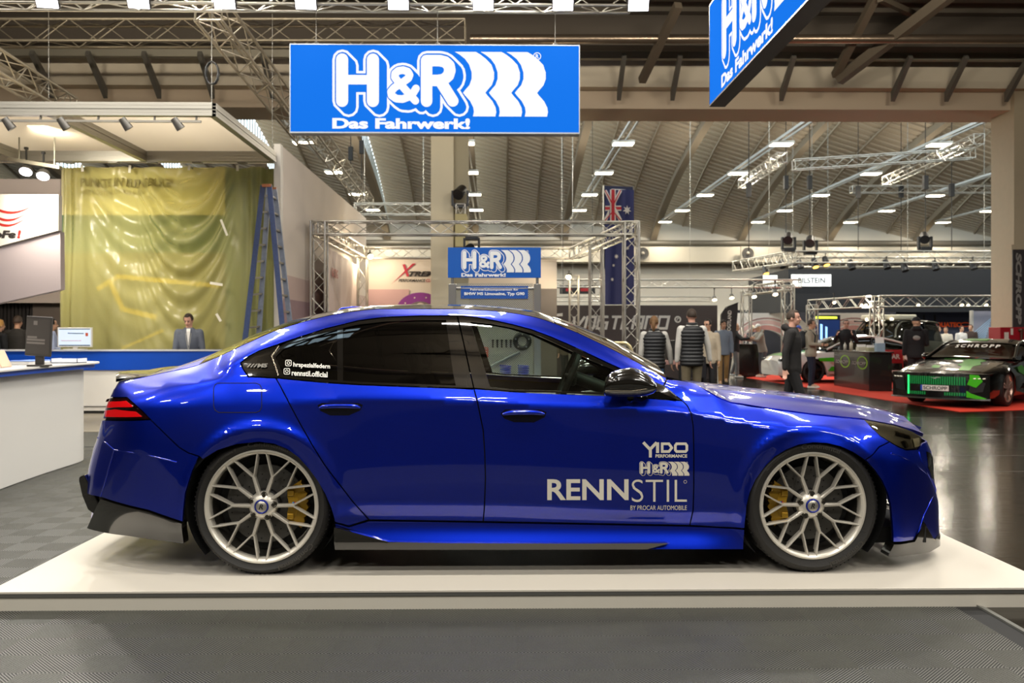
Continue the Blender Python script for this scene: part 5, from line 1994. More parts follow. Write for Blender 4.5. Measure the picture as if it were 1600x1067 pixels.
# ---- curved white counter in the left foreground
outl = [(-4.15, 6.2), (-4.36, 7.0), (-4.48, 7.8), (-4.53, 8.4), (-4.56, 8.9), (-4.565, 9.3), (-4.57, 9.65), (-4.64, 9.9), (-4.80, 10.05), (-5.1, 10.1), (-6.2, 10.1), (-8.2, 9.6), (-8.2, 6.2)]
def smooth_poly(pl, n=3):
    for _ in range(n):
        out = [pl[0]]
        for i in range(len(pl) - 1):
            a, b = pl[i], pl[i + 1]
            out += [(a[0] * .75 + b[0] * .25, a[1] * .75 + b[1] * .25), (a[0] * .25 + b[0] * .75, a[1] * .25 + b[1] * .75)]
        out.append(pl[-1])
        pl = out
    return pl
ol = smooth_poly(outl[:11], 3) + outl[11:]
KC = thing('reception_counter', 'white curved reception counter with a blue-edged top at the left edge', 'counter', (-4.9, 9.0, 0))
idf = lambda u, v, d: Vector((u, v, d))
m_ = MB(); m_.prism(ol, .012, 1.03, idf)
o_ = m_.build('body', M('counter_white', '#c6c4bf', .34, coat=.2), KC)
def swell(pl, k):
    return [(x + k * (1 if x > -7.5 else 0) * .9, y + (k if y > 9.4 else 0)) for x, y in pl]
m_ = MB(); m_.prism(swell(ol, .09), 1.03, 1.075, idf); m_.build('blue_edge', blue_l, KC)
m_ = MB(); m_.prism(swell(ol, .13), 1.075, 1.095, idf); m_.build('worktop', M('counter_white'), KC, bevel=.004)
m_ = MB(); m_.prism(swell(ol, -.02), .0, .012, idf); m_.build('plinth', M('plinth_dark'), KC)
dk_c = P(61, 525.5, 8.6)
dkm = M('monitor_dark', '#332f2c', .45)
t, m3 = monitor('dark upright monitor seen from behind on the curved white counter', dk_c, .265, .385, M('monitor_back', '#3b3632', .5), dkm, yaw=R(-8), tilt=R(3), stand=dk_c.z - .1925 - 1.0955, deep=.03)
m_ = MB()
for (u, v, w_, h_) in ((.0, .13, .04, .04), (-.03, -.01, .10, .02), (.01, -.035, .19, .02), (.01, -.065, .19, .02)):
    m_.cbox(dk_c + m3 @ Vector((u - .03, -.0175, v)), (w_, .002, h_), m3)
m_.build('rear_label', M('label_grey', '#6b6560', .6), t)
paper = M('paper_white', '#e9e6e2', .7)
for k, (px, w_, d_, h_, lab) in enumerate(((108, .28, .22, .05, 'white brochure tray at the tip of the curved counter'), (60, .34, .24, .03, 'flat stack of white leaflets behind the dark monitor'), (33, .26, .2, .045, 'taller stack of white leaflets left of the dark monitor'))):
    y_ = (9.55, 9.5, 9.0)[k]
    c = Vector((world_x(px, y_), y_, 1.0955))
    t = thing('brochure_tray' if k == 0 else 'leaflet_stack', lab, 'brochures', tuple(c))
    m_ = MB()
    if k == 0:
        m_.box((c.x - w_ / 2, c.y - d_ / 2, c.z), (c.x + w_ / 2, c.y + d_ / 2, c.z + .008)); m_.box((c.x - w_ / 2, c.y - d_ / 2, c.z), (c.x + w_ / 2, c.y - d_ / 2 + .006, c.z + h_)); m_.box((c.x + w_ / 2 - .006, c.y - d_ / 2, c.z), (c.x + w_ / 2, c.y + d_ / 2, c.z + h_)); m_.box((c.x - w_ / 2, c.y - d_ / 2, c.z), (c.x - w_ / 2 + .006, c.y + d_ / 2, c.z + h_))
        m_.build('tray', M('tray_clear', '#dfe3ee', .2, coat=.5), t)
    for q in range(4):
        m2 = MB(); m2.cbox(c + Vector((.006 * (q % 2) - .003, .004 * q, .012 + h_ * .2 * q)), (w_ * .94, d_ * .9, .006)); m2.build('leaflet', paper if q < 3 else M('paper_blue', '#5f7fc4', .6), t)
c = Vector((world_x(4, 8.2), 8.2, 1.0955))
m_ = MB(); m_.cbox(c + Vector((0, 0, .085)), (.012, .17, .17), Matrix.Rotation(R(-25), 3, 'Y'))
tag(m_.build('card_stand', M('card_beige', '#c9a68c', .6), bevel=.002), 'small beige card stand at the left end of the curved counter', 'card stand')

# ================================================================== component rack behind the sedan
RY = 8.9
rk = M('rack_steel', '#97958f', .35, .7)
RK = thing('component_rack', 'grey perforated display rack with a small blue sign standing behind the sedan', 'display rack', (world_x(772, RY), RY, 0))
rx0, rx1 = world_x(700, RY), world_x(845, RY)
for (a, b) in ((701, 713), (834, 845)):
    m_ = MB(); m_.box((world_x(a, RY), RY - .03, 0), (world_x(b, RY), RY + .04, P(0, 443, RY).z)); m_.build('post', rk, RK, bevel=.004)
    m_ = MB(); xm = world_x((a + b) / 2, RY); m_.tube([(xm, RY, P(0, 445, RY).z), (xm, RY, P(0, 433, RY).z)], .015, 8); m_.build('sign_pin', rk, RK)
perf = bpy.data.materials.new('perforated_sheet'); perf.use_nodes = True
def _perf():
    nt = perf.node_tree
    b = nt.nodes['Principled BSDF']; out = nt.nodes['Material Output']
    b.inputs['Base Color'].default_value = (*lin('#b4b4a6'), 1); b.inputs['Metallic'].default_value = .6; b.inputs['Roughness'].default_value = .4
    tc = nt.nodes.new('ShaderNodeTexCoord'); mp = nt.nodes.new('ShaderNodeMapping'); mp.inputs['Rotation'].default_value = (0, R(45), 0); mp.inputs['Scale'].default_value = (1 / .016,) * 3
    nt.links.new(tc.outputs['Object'], mp.inputs[0])
    fr = nt.nodes.new('ShaderNodeVectorMath'); fr.operation = 'FRACTION'; nt.links.new(mp.outputs[0], fr.inputs[0])
    sb = nt.nodes.new('ShaderNodeVectorMath'); sb.operation = 'SUBTRACT'; sb.inputs[1].default_value = (.5, .5, .5); nt.links.new(fr.outputs[0], sb.inputs[0])
    sp = nt.nodes.new('ShaderNodeSeparateXYZ'); nt.links.new(sb.outputs[0], sp.inputs[0])
    cb = nt.nodes.new('ShaderNodeCombineXYZ'); nt.links.new(sp.outputs[0], cb.inputs[0]); nt.links.new(sp.outputs[2], cb.inputs[2])
    ln = nt.nodes.new('ShaderNodeVectorMath'); ln.operation = 'LENGTH'; nt.links.new(cb.outputs[0], ln.inputs[0])
    gt = nt.nodes.new('ShaderNodeMath'); gt.operation = 'GREATER_THAN'; gt.inputs[1].default_value = .34; nt.links.new(ln.outputs['Value'], gt.inputs[0])
    t = nt.nodes.new('ShaderNodeBsdfTransparent'); mx = nt.nodes.new('ShaderNodeMixShader')
    nt.links.new(gt.outputs[0], mx.inputs[0]); nt.links.new(t.outputs[0], mx.inputs[1]); nt.links.new(b.outputs[0], mx.inputs[2]); nt.links.new(mx.outputs[0], out.inputs[0])
_perf()
m_ = MB(); m_.box((world_x(713, RY), RY + .002, P(0, 588, RY).z), (world_x(833, RY), RY + .004, P(0, 442, RY).z)); m_.build('perforated_panel', perf, RK)
m_ = MB()
for py in (450, 588):
    m_.tube([(world_x(705, RY), RY, P(0, py, RY).z), (world_x(840, RY), RY, P(0, py, RY).z)], .014, 8)
m_.build('cross_bar', rk, RK)
m_ = MB(); m_.box((rx0 - .3, RY - .3, 0), (rx1 + .5, RY + .3, .06)); m_.box((rx0, RY - .26, .06), (rx1 + .4, RY + .2, P(0, 590, RY).z)); m_.build('base_box', M('rack_base_white', '#e2e6de', .5), RK)
hb0, hb1 = P(700, 434, RY), P(845, 387, RY)
board = M('board_blue', '#0d58b4', .4)
bwhite = M('board_white', '#eceef0', .4)
m_ = MB(); m_.box((hb0.x, RY - .02, hb0.z), (hb1.x, RY + .01, hb1.z)); HB = m_.build('header_board', board, RK)
s2 = (hb1.x - hb0.x) / 450.5
put_logo(lambda u, v, d: Vector((hb0.x + u, RY - .02 - d * .8, hb1.z - .004 - v * 1.07)), s2, (bwhite, board), HB)
q0, q1 = P(720, 466.5, RY), P(825, 447, RY)
m_ = MB(); m_.box((q0.x, RY - .012, q0.z), (q1.x, RY + .0, q1.z)); PQ = m_.build('plaque', M('plaque_blue', '#1f52a6', .4), RK)
m_ = MB()
fq = lambda px, py, d: P(px, py, RY) + Vector((0, -.012 - d, 0))
put_text(m_, 'Fahrwerkskomponenten für', (735, 455, 810, 450.8), fq, .02)
put_text(m_, 'BMW M5 Limousine, Typ G90', (725.5, 462.5, 819.5, 456.6), fq, .035)
m_.build('plaque_lettering', bwhite, PQ)
for (px, py) in ((723.7, 449), (821.3, 449), (723.7, 464), (821.3, 464)):
    m_ = MB(); m_.tube([fq(px, py, 0), fq(px, py, .006)], .005, 8); m_.build('screw', rk, PQ)
# parts on show
spring_b = M('spring_blue', '#1d2a86', .35, coat=.4)
for k, px in enumerate((790, 818)):
    c0 = P(px, 587, RY - .10); H_ = P(px, 571, RY - .10).z - c0.z
    pts_ = []
    for i in range(81):
        a = i / 80 * 2 * math.pi * 4.5
        pts_.append((c0.x + .052 * math.cos(a), c0.y + .052 * math.sin(a), c0.z + .008 + (H_ - .008) * i / 80))
    m_ = MB(); m_.tube(pts_, .0075, 6)
    tag(m_.build('coil_spring', spring_b), ('left' if k == 0 else 'right') + ' of two blue coil springs standing on the rack behind the front window', 'spring', 'blue coil springs on the rack')
for k in range(5):
    p_ = P(770 + 7 * k, 536, RY - .02)
    t = thing('bolt_rod', 'black long bolt on the perforated rack, number %s of five from the left' % ('one', 'two', 'three', 'four', 'five')[k], 'bolt', tuple(p_), 'black bolts on the rack')
    m_ = MB(); m_.tube([p_ + Vector((0, 0, .02)), p_ - Vector((0, 0, .045))], .008, 8); m_.build('shaft', BLACK(), t)
    m_ = MB(); m_.tube([p_ + Vector((0, 0, .02)), p_ + Vector((0, 0, .035))], .014, 6); m_.build('bolt_head', BLACK(), t)
p_ = P(816, 533, RY - .03)
t = thing('wheel_spacer', 'round black wheel spacer hung on the perforated rack', 'wheel spacer', tuple(p_))
m_ = MB(); m_.lathe([(.045, -.012), (.092, -.012), (.095, 0), (.092, .015), (.045, .015)], p_, 'y', 36, closed=True); m_.build('ring', M('spacer_black', '#1d1d1d', .4, .4), t, recalc=True)
for k in range(5):
    a = R(72 * k + 18)
    m_ = MB(); m_.tube([p_ + Vector((.07 * math.cos(a), -.02, .07 * math.sin(a))), p_ + Vector((.07 * math.cos(a), -.01, .07 * math.sin(a)))], .008, 8); m_.build('stud', rk, t)
p_ = P(758, 545, RY - .02)
m_ = MB()
for k in range(4):
    m_.tube([p_ + Vector((.03 * math.cos(t_), 0, .012 * math.sin(t_) - .025 * k)) for t_ in np.linspace(0, 2 * math.pi, 13)], .006, 6, caps=False)
tag(m_.build('bump_stop', M('bump_red', '#a33a2c', .5)), 'stacked red rubber rings at the left side of the rack', 'bump stop')
m_ = MB(); m_.tube([P(772, 570, RY - .03), P(812, 550, RY - .03)], .018, 10); m_.tube([P(766, 573, RY - .03), P(786, 563, RY - .03)], .012, 8)
tag(m_.build('shock_absorber', M('shock_grey', '#6b6e70', .35, .6)), 'grey shock absorber hung slanting across the perforated rack', 'shock absorber')
# ================================================================== trussed booth behind the sedan
fy, ry = 18.0, 23.6
FL, FR = world_x(498.5, fy), world_x(986, fy)
ftop = P(700, 357, fy).z
G1 = 'trusses of the booth behind the sedan'
truss('truss_post', 'front left truss post of the booth, left of the white banner', (FL, fy, 0), (FL, fy, ftop + .14), .29, .32, .022, G1)
truss('truss_post', 'front right truss post of the booth, just left of the woman in the puffer vest', (FR, fy, 0), (FR, fy, ftop + .14), .29, .32, .022, G1)
truss('booth_truss', 'front top truss of the booth, running above the small blue sign', (FL, fy, ftop), (FR, fy, ftop), .26, .36, .022, G1)
RL, RR_ = world_x(566.5, ry), world_x(897, ry)
rtop = P(640, 395.5, ry).z
truss('booth_truss', 'rear top truss of the booth, above the white clutch banner', (RL, ry, rtop), (RR_, ry, rtop), .27, .36, .022, G1)
truss('truss_post', 'rear left truss post of the booth, at the left edge of the clutch banner', (RL, ry, 0), (RL, ry, rtop), .24, .34, .02, G1)
truss('truss_post', 'rear right truss post of the booth, in front of the dark lettered wall', (RR_, ry, 0), (RR_, ry, rtop - .6), .24, .34, .02, G1)
MX = world_x(931, 20.6)
truss('truss_post', 'middle right truss post of the booth, beside the long flag', (MX, 20.6, 0), (MX, 20.6, ftop - .1), .28, .34, .022, G1)
truss('booth_truss', 'left side truss of the booth sloping back in view to the clutch banner', (FL, fy, ftop), (RL, ry, rtop), .26, .36, .022, G1)
truss('booth_truss', 'right side truss of the booth running back past the flag', (FR, fy, ftop), (RR_, ry, rtop), .26, .36, .022, G1)
for k, (px, py, Y) in enumerate(((578, 399, 23.2), (889, 431, 23.0))):
    p = P(px, py, Y)
    can_lamp('spotlight', ('left' if k == 0 else 'right') + ' glowing warm booth lamp on the rear truss corner', p, (.25 if k == 0 else -.2, -.6, -.5), .085, .12, M('flood_housing'), warm_lens, 'warm lamps of the booth', hang=.12)
    d_ = bpy.data.lights.new('booth_lamp_light', 'POINT'); d_.energy = 60; d_.color = (1, .82, .55); d_.shadow_soft_size = .1
    o_ = bpy.data.objects.new('booth_lamp_light', d_); o_.location = p + Vector((0, -.25, -.12)); COL.objects.link(o_)
# side wall and clutch banner
m_ = MB()
rows_ = []
sxa, sxb = world_x(512, 18.4), world_x(558, 23.3)
for j in range(9):
    rows_.append([(sxa + (sxb - sxa) * i / 20 + .02 * math.sin(i * 1.7 + j), 18.4 + 4.9 * i / 20, (ftop - .35) * (1 - j / 8)) for i in range(21)])
m_.grid(rows_)
BS = tag(m_.build('side_banner', M('banner_blush', '#e3cfc6', .7, noise=.1, nscale=.5)), 'blush printed side banner along the left flank of the booth', 'banner')
m_ = MB()
put_text(m_, 'RACING', (.4, 2.62, 1.25, 2.82), lambda u, v, d: Vector((sxa + (sxb - sxa) * u / 4.9 + .03, 18.4 + u, v)), .03)
m_.build('red_print', M('print_red'), BS)
BA = thing('clutch_banner', 'white banner with a red X and purple clutch ring inside the booth', 'banner', (world_x(572, 23.9), 23.9, 0))
bf = lambda px, py, d: P(px, py, 23.9) + Vector((0, -d, 0))
m_ = MB(); rows_ = []
ztop = P(640, 405, 23.9).z
xa_, xb_ = world_x(573, 23.9), world_x(870, 23.9)
for j in range(7):
    rows_.append([(xa_ + (xb_ - xa_) * i / 30, 23.9 + .012 * math.sin(i * .9 + j * .8), ztop * (1 - j / 6)) for i in range(31)])
m_.grid(rows_); m_.build('sheet', M('banner_cloth', '#efe3d6', .7, noise=.04, nscale=.6), BA)
m_ = MB()
put_polys(m_, [[(573, 452), (640, 452), (620, 600), (573, 600)]], bf, .022)
m_.build('pink_print', M('print_pink', '#ddb5b4', .7), BA)
m_ = MB(); put_polys(m_, [[(662, 478), (682, 451), (870, 451), (870, 600), (662, 600)]], bf, .026); m_.build('grey_print', M('print_grey', '#7d7570', .7), BA)
m_ = MB()
put_polys(m_, [[(629, 413.5), (633, 413), (639.5, 431.5), (636, 432.5)], [(650, 411.5), (644.5, 412), (611, 444.5)]], bf, .03)
m_.build('red_print', M('print_crimson', '#c42a45', .6), BA)
m_ = MB(); put_text(m_, 'CLUTCH', (666, 440.5, 688, 436), bf, .02, .25, d=.03); m_.build('red_lettering', M('print_crimson'), BA)
m_ = MB()
put_text(m_, 'TREME', (639, 432, 691, 424), bf, .05, .35, d=.03)
put_text(m_, 'PERFORMANCE', (623, 440.5, 665, 436), bf, .02, .25, d=.03)
m_.build('black_print', M('print_black'), BA)
m_ = MB()
ring_o, ring_i = arc2d(657, 487, 38, 30, 0, 360, 40), arc2d(657, 487, 21, 16, 0, 360, 40)
put_polys(m_, [[ring_o[i], ring_o[i + 1], ring_i[i + 1], ring_i[i]] for i in range(40)], bf, .034)
m_.build('purple_ring_print', M('print_purple', '#96409a', .5), BA)
m_ = MB(); put_polys(m_, [arc2d(657, 487, 21, 16, 0, 360, 30)[:-1]], bf, .032); m_.build('hub_print', M('print_hub', '#8d8078', .6), BA)
m_ = MB(); put_polys(m_, [arc2d(657, 483, 9, 10, 0, 360, 20)[:-1]] + [arc2d(657 + 29 * math.cos(t), 487 + 23 * math.sin(t), 1.3, 1.3, 0, 360, 8)[:-1] for t in np.linspace(0, 6.28, 11)], bf, .036); m_.build('pale_print', M('print_pale', '#ecdccb', .6), BA)

# moving heads on the column side and trusses
def moving_head(label, p, s=1., flip=False):
    p = Vector(p)
    t = thing('moving_head_lamp', label, 'stage lamp', tuple(p), 'dark moving head lamps')
    k = -1 if flip else 1
    m_ = MB(); m_.cbox(p, (.30 * s, .24 * s, .10 * s)); m_.build('base', BLACK(), t, bevel=.01)
    m_ = MB()
    for sx in (-.17, .17):
        m_.bar(p + Vector((sx * s, 0, 0)), p + Vector((sx * s, 0, .34 * s * k)), .05 * s, .10 * s, up=(0, 1, 0))
    m_.build('yoke', BLACK(), t)
    m_ = MB(); m_.tube([p + Vector((-.05, -.10, .24 * k)) * s, p + Vector((.05, .14, .40 * k)) * s], [.13 * s, .11 * s], 12); m_.build('head', M('lamp_black', '#1a1a1c', .4), t)
moving_head('moving head lamp on a stub truss right of the cream column', P(719, 322, 21.6), 1.1)
moving_head('moving head lamp hanging below the cream column stub, by the small blue sign', P(737, 372, 20.5), 1., True)
truss('truss_stub', 'short yellowish truss stub beside the cream column under a moving head lamp', P(713, 328, 21.6), P(727, 328, 21.6), .26, .2)
m_ = MB(); m_.box(tuple(P(711, 385, 21.3)), (P(729, 334, 21.3).x, 22.04, P(729, 334, 21.3).z)); tag(m_.build('fabric_cover', M('cover_cream', '#cbbf8d', .8)), 'cream fabric sleeve under the short truss stub by the column', 'cover')
truss('far_truss', 'thin far truss crossing behind the cream column at roof lamp height', P(555, 327, 30), P(676, 327, 30), .36, .5, parts=False, hang=True)

# flag on a pole
FY = 25.
FG = thing('flag_pole', 'tall pole flying a long dark blue hanging flag behind the booth', 'flag', (world_x(944, FY), FY, 0))
m_ = MB(); xp = world_x(943, FY); m_.tube([(xp, FY, 0), (xp, FY, P(943, 290, FY).z)], .03, 10); m_.tube([(xp, FY, P(0, 298, FY).z), (world_x(989, FY), FY, P(0, 301, FY).z)], .018, 8); m_.build('pole', alu, FG)
fgf = lambda px, py: Vector((world_x(px, FY), FY - .06 - .03 * math.sin((px - 944) * .33 + py * .012), P(px, py, FY).z))
m_ = MB(); m_.grid([[fgf(945 + 45 * i / 24, 297 + (476 - 297) * j / 40) for i in range(25)] for j in range(41)])
m_.build('flag_cloth', M('flag_blue', '#262b5c', .7), FG)
def fl(polys, d, name, mat):
    m_ = MB()
    for pl in polys:
        m_.add([fgf(u, v) + Vector((0, -d, 0)) for u, v in pl], [tuple(range(len(pl)))])
    m_.build(name, mat, FG)
fl([q for q in flat2d([(945, 298), (969, 345)], 5) + flat2d([(969, 298), (945, 345)], 5) + flat2d([(957, 297), (957, 346)], 9) + flat2d([(945, 326), (970, 326)], 8)], .03, 'flag_white', M('flag_white', '#d9d4cc', .7))
fl([q for q in flat2d([(957, 297), (957, 346)], 5) + flat2d([(945, 326), (970, 326)], 4.5) + flat2d([(945, 298), (955, 318)], 1.6) + flat2d([(969, 298), (959, 318)], 1.6) + flat2d([(945, 345), (955, 333)], 1.6) + flat2d([(969, 345), (959, 333)], 1.6)], .04, 'flag_red', M('flag_red', '#b3242e', .7))
def star(cx_, cy_, r_, n=7):
    return [[(cx_, cy_), (cx_ + r_ * .45 * math.cos(2 * math.pi * (k - .5) / n - 1.57), cy_ + r_ * 1.1 * .45 * math.sin(2 * math.pi * (k - .5) / n - 1.57)), (cx_ + r_ * math.cos(2 * math.pi * k / n - 1.57), cy_ + r_ * 1.1 * math.sin(2 * math.pi * k / n - 1.57)), (cx_ + r_ * .45 * math.cos(2 * math.pi * (k + .5) / n - 1.57), cy_ + r_ * 1.1 * .45 * math.sin(2 * math.pi * (k + .5) / n - 1.57))] for k in range(n)]
fl(star(979, 329, 7) + star(962.5, 401, 3.6) + star(980, 388, 3) + star(958, 415, 2.5) + star(956, 437, 3), .045, 'flag_stars', M('flag_white'))
BF = thing('banner_flag', 'dark blue top banner with a white bar directly behind the flag head', 'banner', tuple(P(967, 300, FY + .035)))
m_ = MB(); m_.prism([(942, 290), (989, 292), (989, 420), (942, 420)], 0, .02, lambda u, v, d: P(u, v, FY + .035) + Vector((0, d, 0))); m_.build('cloth', M('flag_navy', '#1d2244', .7), BF)
m_ = MB(); put_polys(m_, [[(955, 295), (977, 296), (975, 299), (955, 298)]], lambda u, v, d: P(u, v, FY + .035) + Vector((0, -d, 0)), .012); m_.build('white_print', M('flag_white'), BF)

# ================================================================== lettered brown wall and its neighbours
VY = 27.
VW = thing('lettered_wall', 'dark brown stand wall with big slanted white letters behind the two puffer vests', 'wall panel', (world_x(980, VY), VY, 0))
m_ = MB(); m_.box((world_x(846, VY), VY, 0), (world_x(1121, VY), VY + .12, P(0, 476.5, VY).z)); m_.build('panel', M('wall_brown', '#4a3f3c', .55, noise=.06, nscale=.6), VW)
vf = lambda px, py, d: P(px, py, VY) + Vector((0, -d, 0))
def block_letter(ch, x, y0, y1, w, t=4.2, sh=.22):
    """square slanted capital: x left of baseline, y0 top, y1 bottom"""
    S = lambda u, v: (x + u * w + (1 - v) * 0 + (v) * (y1 - y0) * sh, y1 - v * (y1 - y0))
    L = {'V': [[(0, .95), (.22, .08), (.45, .08), (1, .95)]], 'O': [[(0, .1), (0, .9), (.1, .93), (.9, .93), (.9, .1), (.8, .07), (.1, .07)]],
         'G': [[(.9, .93), (0, .93), (0, .07), (.9, .07), (.9, .5), (.45, .5)]], 'T': [[(0, .93), (1, .93)], [(.5, .93), (.5, 0)]],
         'L': [[(0, 1), (0, .07), (.85, .07)]], 'A': [[(0, 0), (0, .93), (.9, .93), (.9, 0)], [(0, .42), (.9, .42)]],
         'N': [[(0, 0), (0, .93), (.9, .93), (.9, 0)]], 'D': [[(0, .07), (0, .93), (.9, .93), (.9, .07), (0, .07)]]}[ch]
    out = []
    for pl in L:
        out += flat2d([S(*p) for p in pl], t)
    return out
m_ = MB()
xq = 893
for ch, w in zip('VOGTLAND', (18, 16, 17, 16, 14, 17, 17, 17)):
    w *= .92
    put_polys(m_, block_letter(ch, xq, 493.5, 514.5, w, 3.9), vf, .006)
    xq += w + 4.
put_polys(m_, [[(868, 490.5), (879, 489), (879, 494), (868, 494)]] + flat2d(arc2d(1059, 499, 4.2, 4.2, 0, 360, 20)[:-1], 2.2, True) + flat2d([(1057.5, 501), (1058.5, 497.5), (1061, 497.5)], 1.2), vf, .006)
m_.build('white_lettering', M('letters_cream', '#e3dcd2', .6), VW)
BT = thing('beach_flag', 'dark curved beach flag with vertical white letters right of the brown wall', 'flag', (world_x(1128, 26.), 26., 0))
bt = lambda px, py, d: P(px, py, 26.) + Vector((0, -d, 0))
m_ = MB(); m_.prism([(1127, 600), (1127, 492), (1133, 482), (1143, 476), (1153, 473.5), (1153, 485), (1150, 520), (1144, 560), (1138, 600)], 0, -.02, bt); m_.build('cloth', M('flag_charcoal', '#332d2e', .7), BT)
m_ = MB(); put_text(m_, 'VOGTLAND', (0, 0, 1, 1), lambda u, v, d: bt(1136 + (v) * 6 * 1 + u * 5, 521 - u * 40, .014) if False else bt(1141.5 - v * 6 + u * 1.5, 521 - u * 36, .014), .03)
m_.build('white_lettering', M('letters_cream'), BT)
m_ = MB(); m_.tube([bt(1126, 606, 0), bt(1126, 492, 0), bt(1134, 480, 0), bt(1154, 472.5, 0)], .012, 6); m_.build('pole', BLACK(), BT)
# truss lines in front of the back wall
truss('far_truss', 'far pale truss at the height of the small blue sign, right of the booth', P(846, 443, 30), P(1250, 443, 30), .26, .45, .024, parts=False, hang=True)
truss('far_truss', 'lower far pale truss just above the brown lettered wall', P(846, 467, 31), P(1110, 467, 31), .16, .4, .02, parts=False, hang=True)
t = thing('led_board', 'dark hanging display board with red figures right of the small blue sign', 'display', tuple(P(900, 455, 33)))
m_ = MB(); m_.prism([(875, 446), (930, 446), (930, 459), (875, 459)], 0, -.15, lambda u, v, d: P(u, v, 33) + Vector((0, -d, 0))); 
for px in (880, 926):
    q = P(px, 446, 33); m_.tube([(q.x, 33.07, q.z), (q.x, 33.07, roof_z(q.x, 33.07) - .004)], .01, 5)
m_.build('casing', BLACK(), t)
m_ = MB(); put_polys(m_, [[(884, 450), (893, 450), (893, 455), (884, 455)], [(907, 449), (922, 449), (922, 455), (907, 455)]], lambda u, v, d: P(u, v, 33) + Vector((0, -d, 0)), .01); m_.build('red_figures', M('led_red', '#7d1016', .4, emit=.5), t)
for k, px in enumerate((1004, 1168)):
    p = P(px, 396, 50.0)
    t = thing('wall_fan', ('left' if k == 0 else 'right') + ' round ventilation fan in a square frame on the rear wall duct', 'fan', tuple(p), 'ventilation fans on the rear wall')
    m_ = MB(); m_.cbox(p, (.78, .16, .78)); m_.build('frame', M('fan_frame', '#a29a8a', .6), t)
    m_ = MB(); m_.lathe([(.30, -.10), (.34, -.10), (.34, .0), (.30, .0)], p, 'y', 24, closed=True); m_.lathe([(.001, -.085), (.29, -.085)], p, 'y', 24); m_.build('duct_ring', M('fan_dark', '#3a3733', .6), t)
    m_ = MB(); m_.lathe([(.001, -.12), (.10, -.12), (.10, -.09)], p, 'y', 16)
    m_.build('hub', M('fan_hub', '#8a8274', .6), t)

# ================================================================== right-hand stands
BYY = 36.
bl = M('fascia_navy', '#0c1119', .6)
FB = thing('stand_fascia', 'long dark navy fascia with a white lit sign at the right', 'fascia', (world_x(1400, BYY), BYY, P(0, 487, BYY).z))
bfz0, bfz1 = P(0, 487, BYY).z, P(1400, 420, BYY).z
m_ = MB()
xa_, xc_ = world_x(1232, BYY), world_x(1720, BYY)
xl_, yl_ = world_x(1172, 42.5), 42.5
m_.add([(xl_, yl_, bfz0), (xa_, BYY, bfz0), (xc_, BYY, bfz0), (xc_, BYY + .3, bfz0), (xa_ + .2, BYY + .3, bfz0), (xl_, yl_ + .3, bfz0), (xl_, yl_, bfz1), (xa_, BYY, bfz1), (xc_, BYY, bfz1), (xc_, BYY + .3, bfz1), (xa_ + .2, BYY + .3, bfz1), (xl_, yl_ + .3, bfz1)],
       [(0, 1, 7, 6), (1, 2, 8, 7), (5, 4, 3, 2, 1, 0), (6, 7, 8, 9, 10, 11), (3, 4, 10, 9), (4, 5, 11, 10)])
m_.build('panel', bl, FB)
bif = lambda px, py, d: P(px, py, BYY) + Vector((0, -d, 0))
lit_w = M('sign_panel_lit', '#f2f6f4', .4, emit=.9, ecol='#f3f8f5')
for q in ([(1236, 447.5), (1297, 447.5), (1297, 429), (1236, 429)], [(1565, 447.5), (1600, 447.5), (1600, 429), (1565, 429)]):
    m_ = MB(); m_.prism(q, .005, .12, bif); m_.build('lit_panel', lit_w, FB)
m_ = MB(); put_text(m_, 'BILSTEIN', (1245.5, 442.5, 1287.5, 434.2), bif, .02, d=.125); m_.build('sign_lettering', M('sign_slate', '#33414f', .5), FB)
def ang(t, py):
    x, y = xl_ + (xa_ - xl_) * t, yl_ + (BYY - yl_) * t
    return Vector((x - .02, y - .03, P(1200, py, y).z))
m_ = MB(); m_.add([ang(.38, 447), ang(.75, 447), ang(.75, 430), ang(.38, 430)], [(0, 1, 2, 3)]); m_.build('lit_panel', lit_w, FB)
for px in (1240, 1270, 1295, 1420, 1540):
    w = MB(); w.tube([bif(px, 420, -.1), (world_x(px, BYY), BYY + .1, 12.5)], .012, 5)
    w.build('hanging_wire', M('steel_wire'), FB)
# supports under the fascia: dark back wall of that stand
BWk = MB(); BWk.box((world_x(1150, 43), 43, 0), (world_x(1720, 43), 43.2, P(0, 484, 43).z))
tag(BWk.build('stand_back_wall', M('stand_wall_dark', '#2b2c35', .7)), 'dark rear wall closing the stand under the navy fascia', 'wall panel')
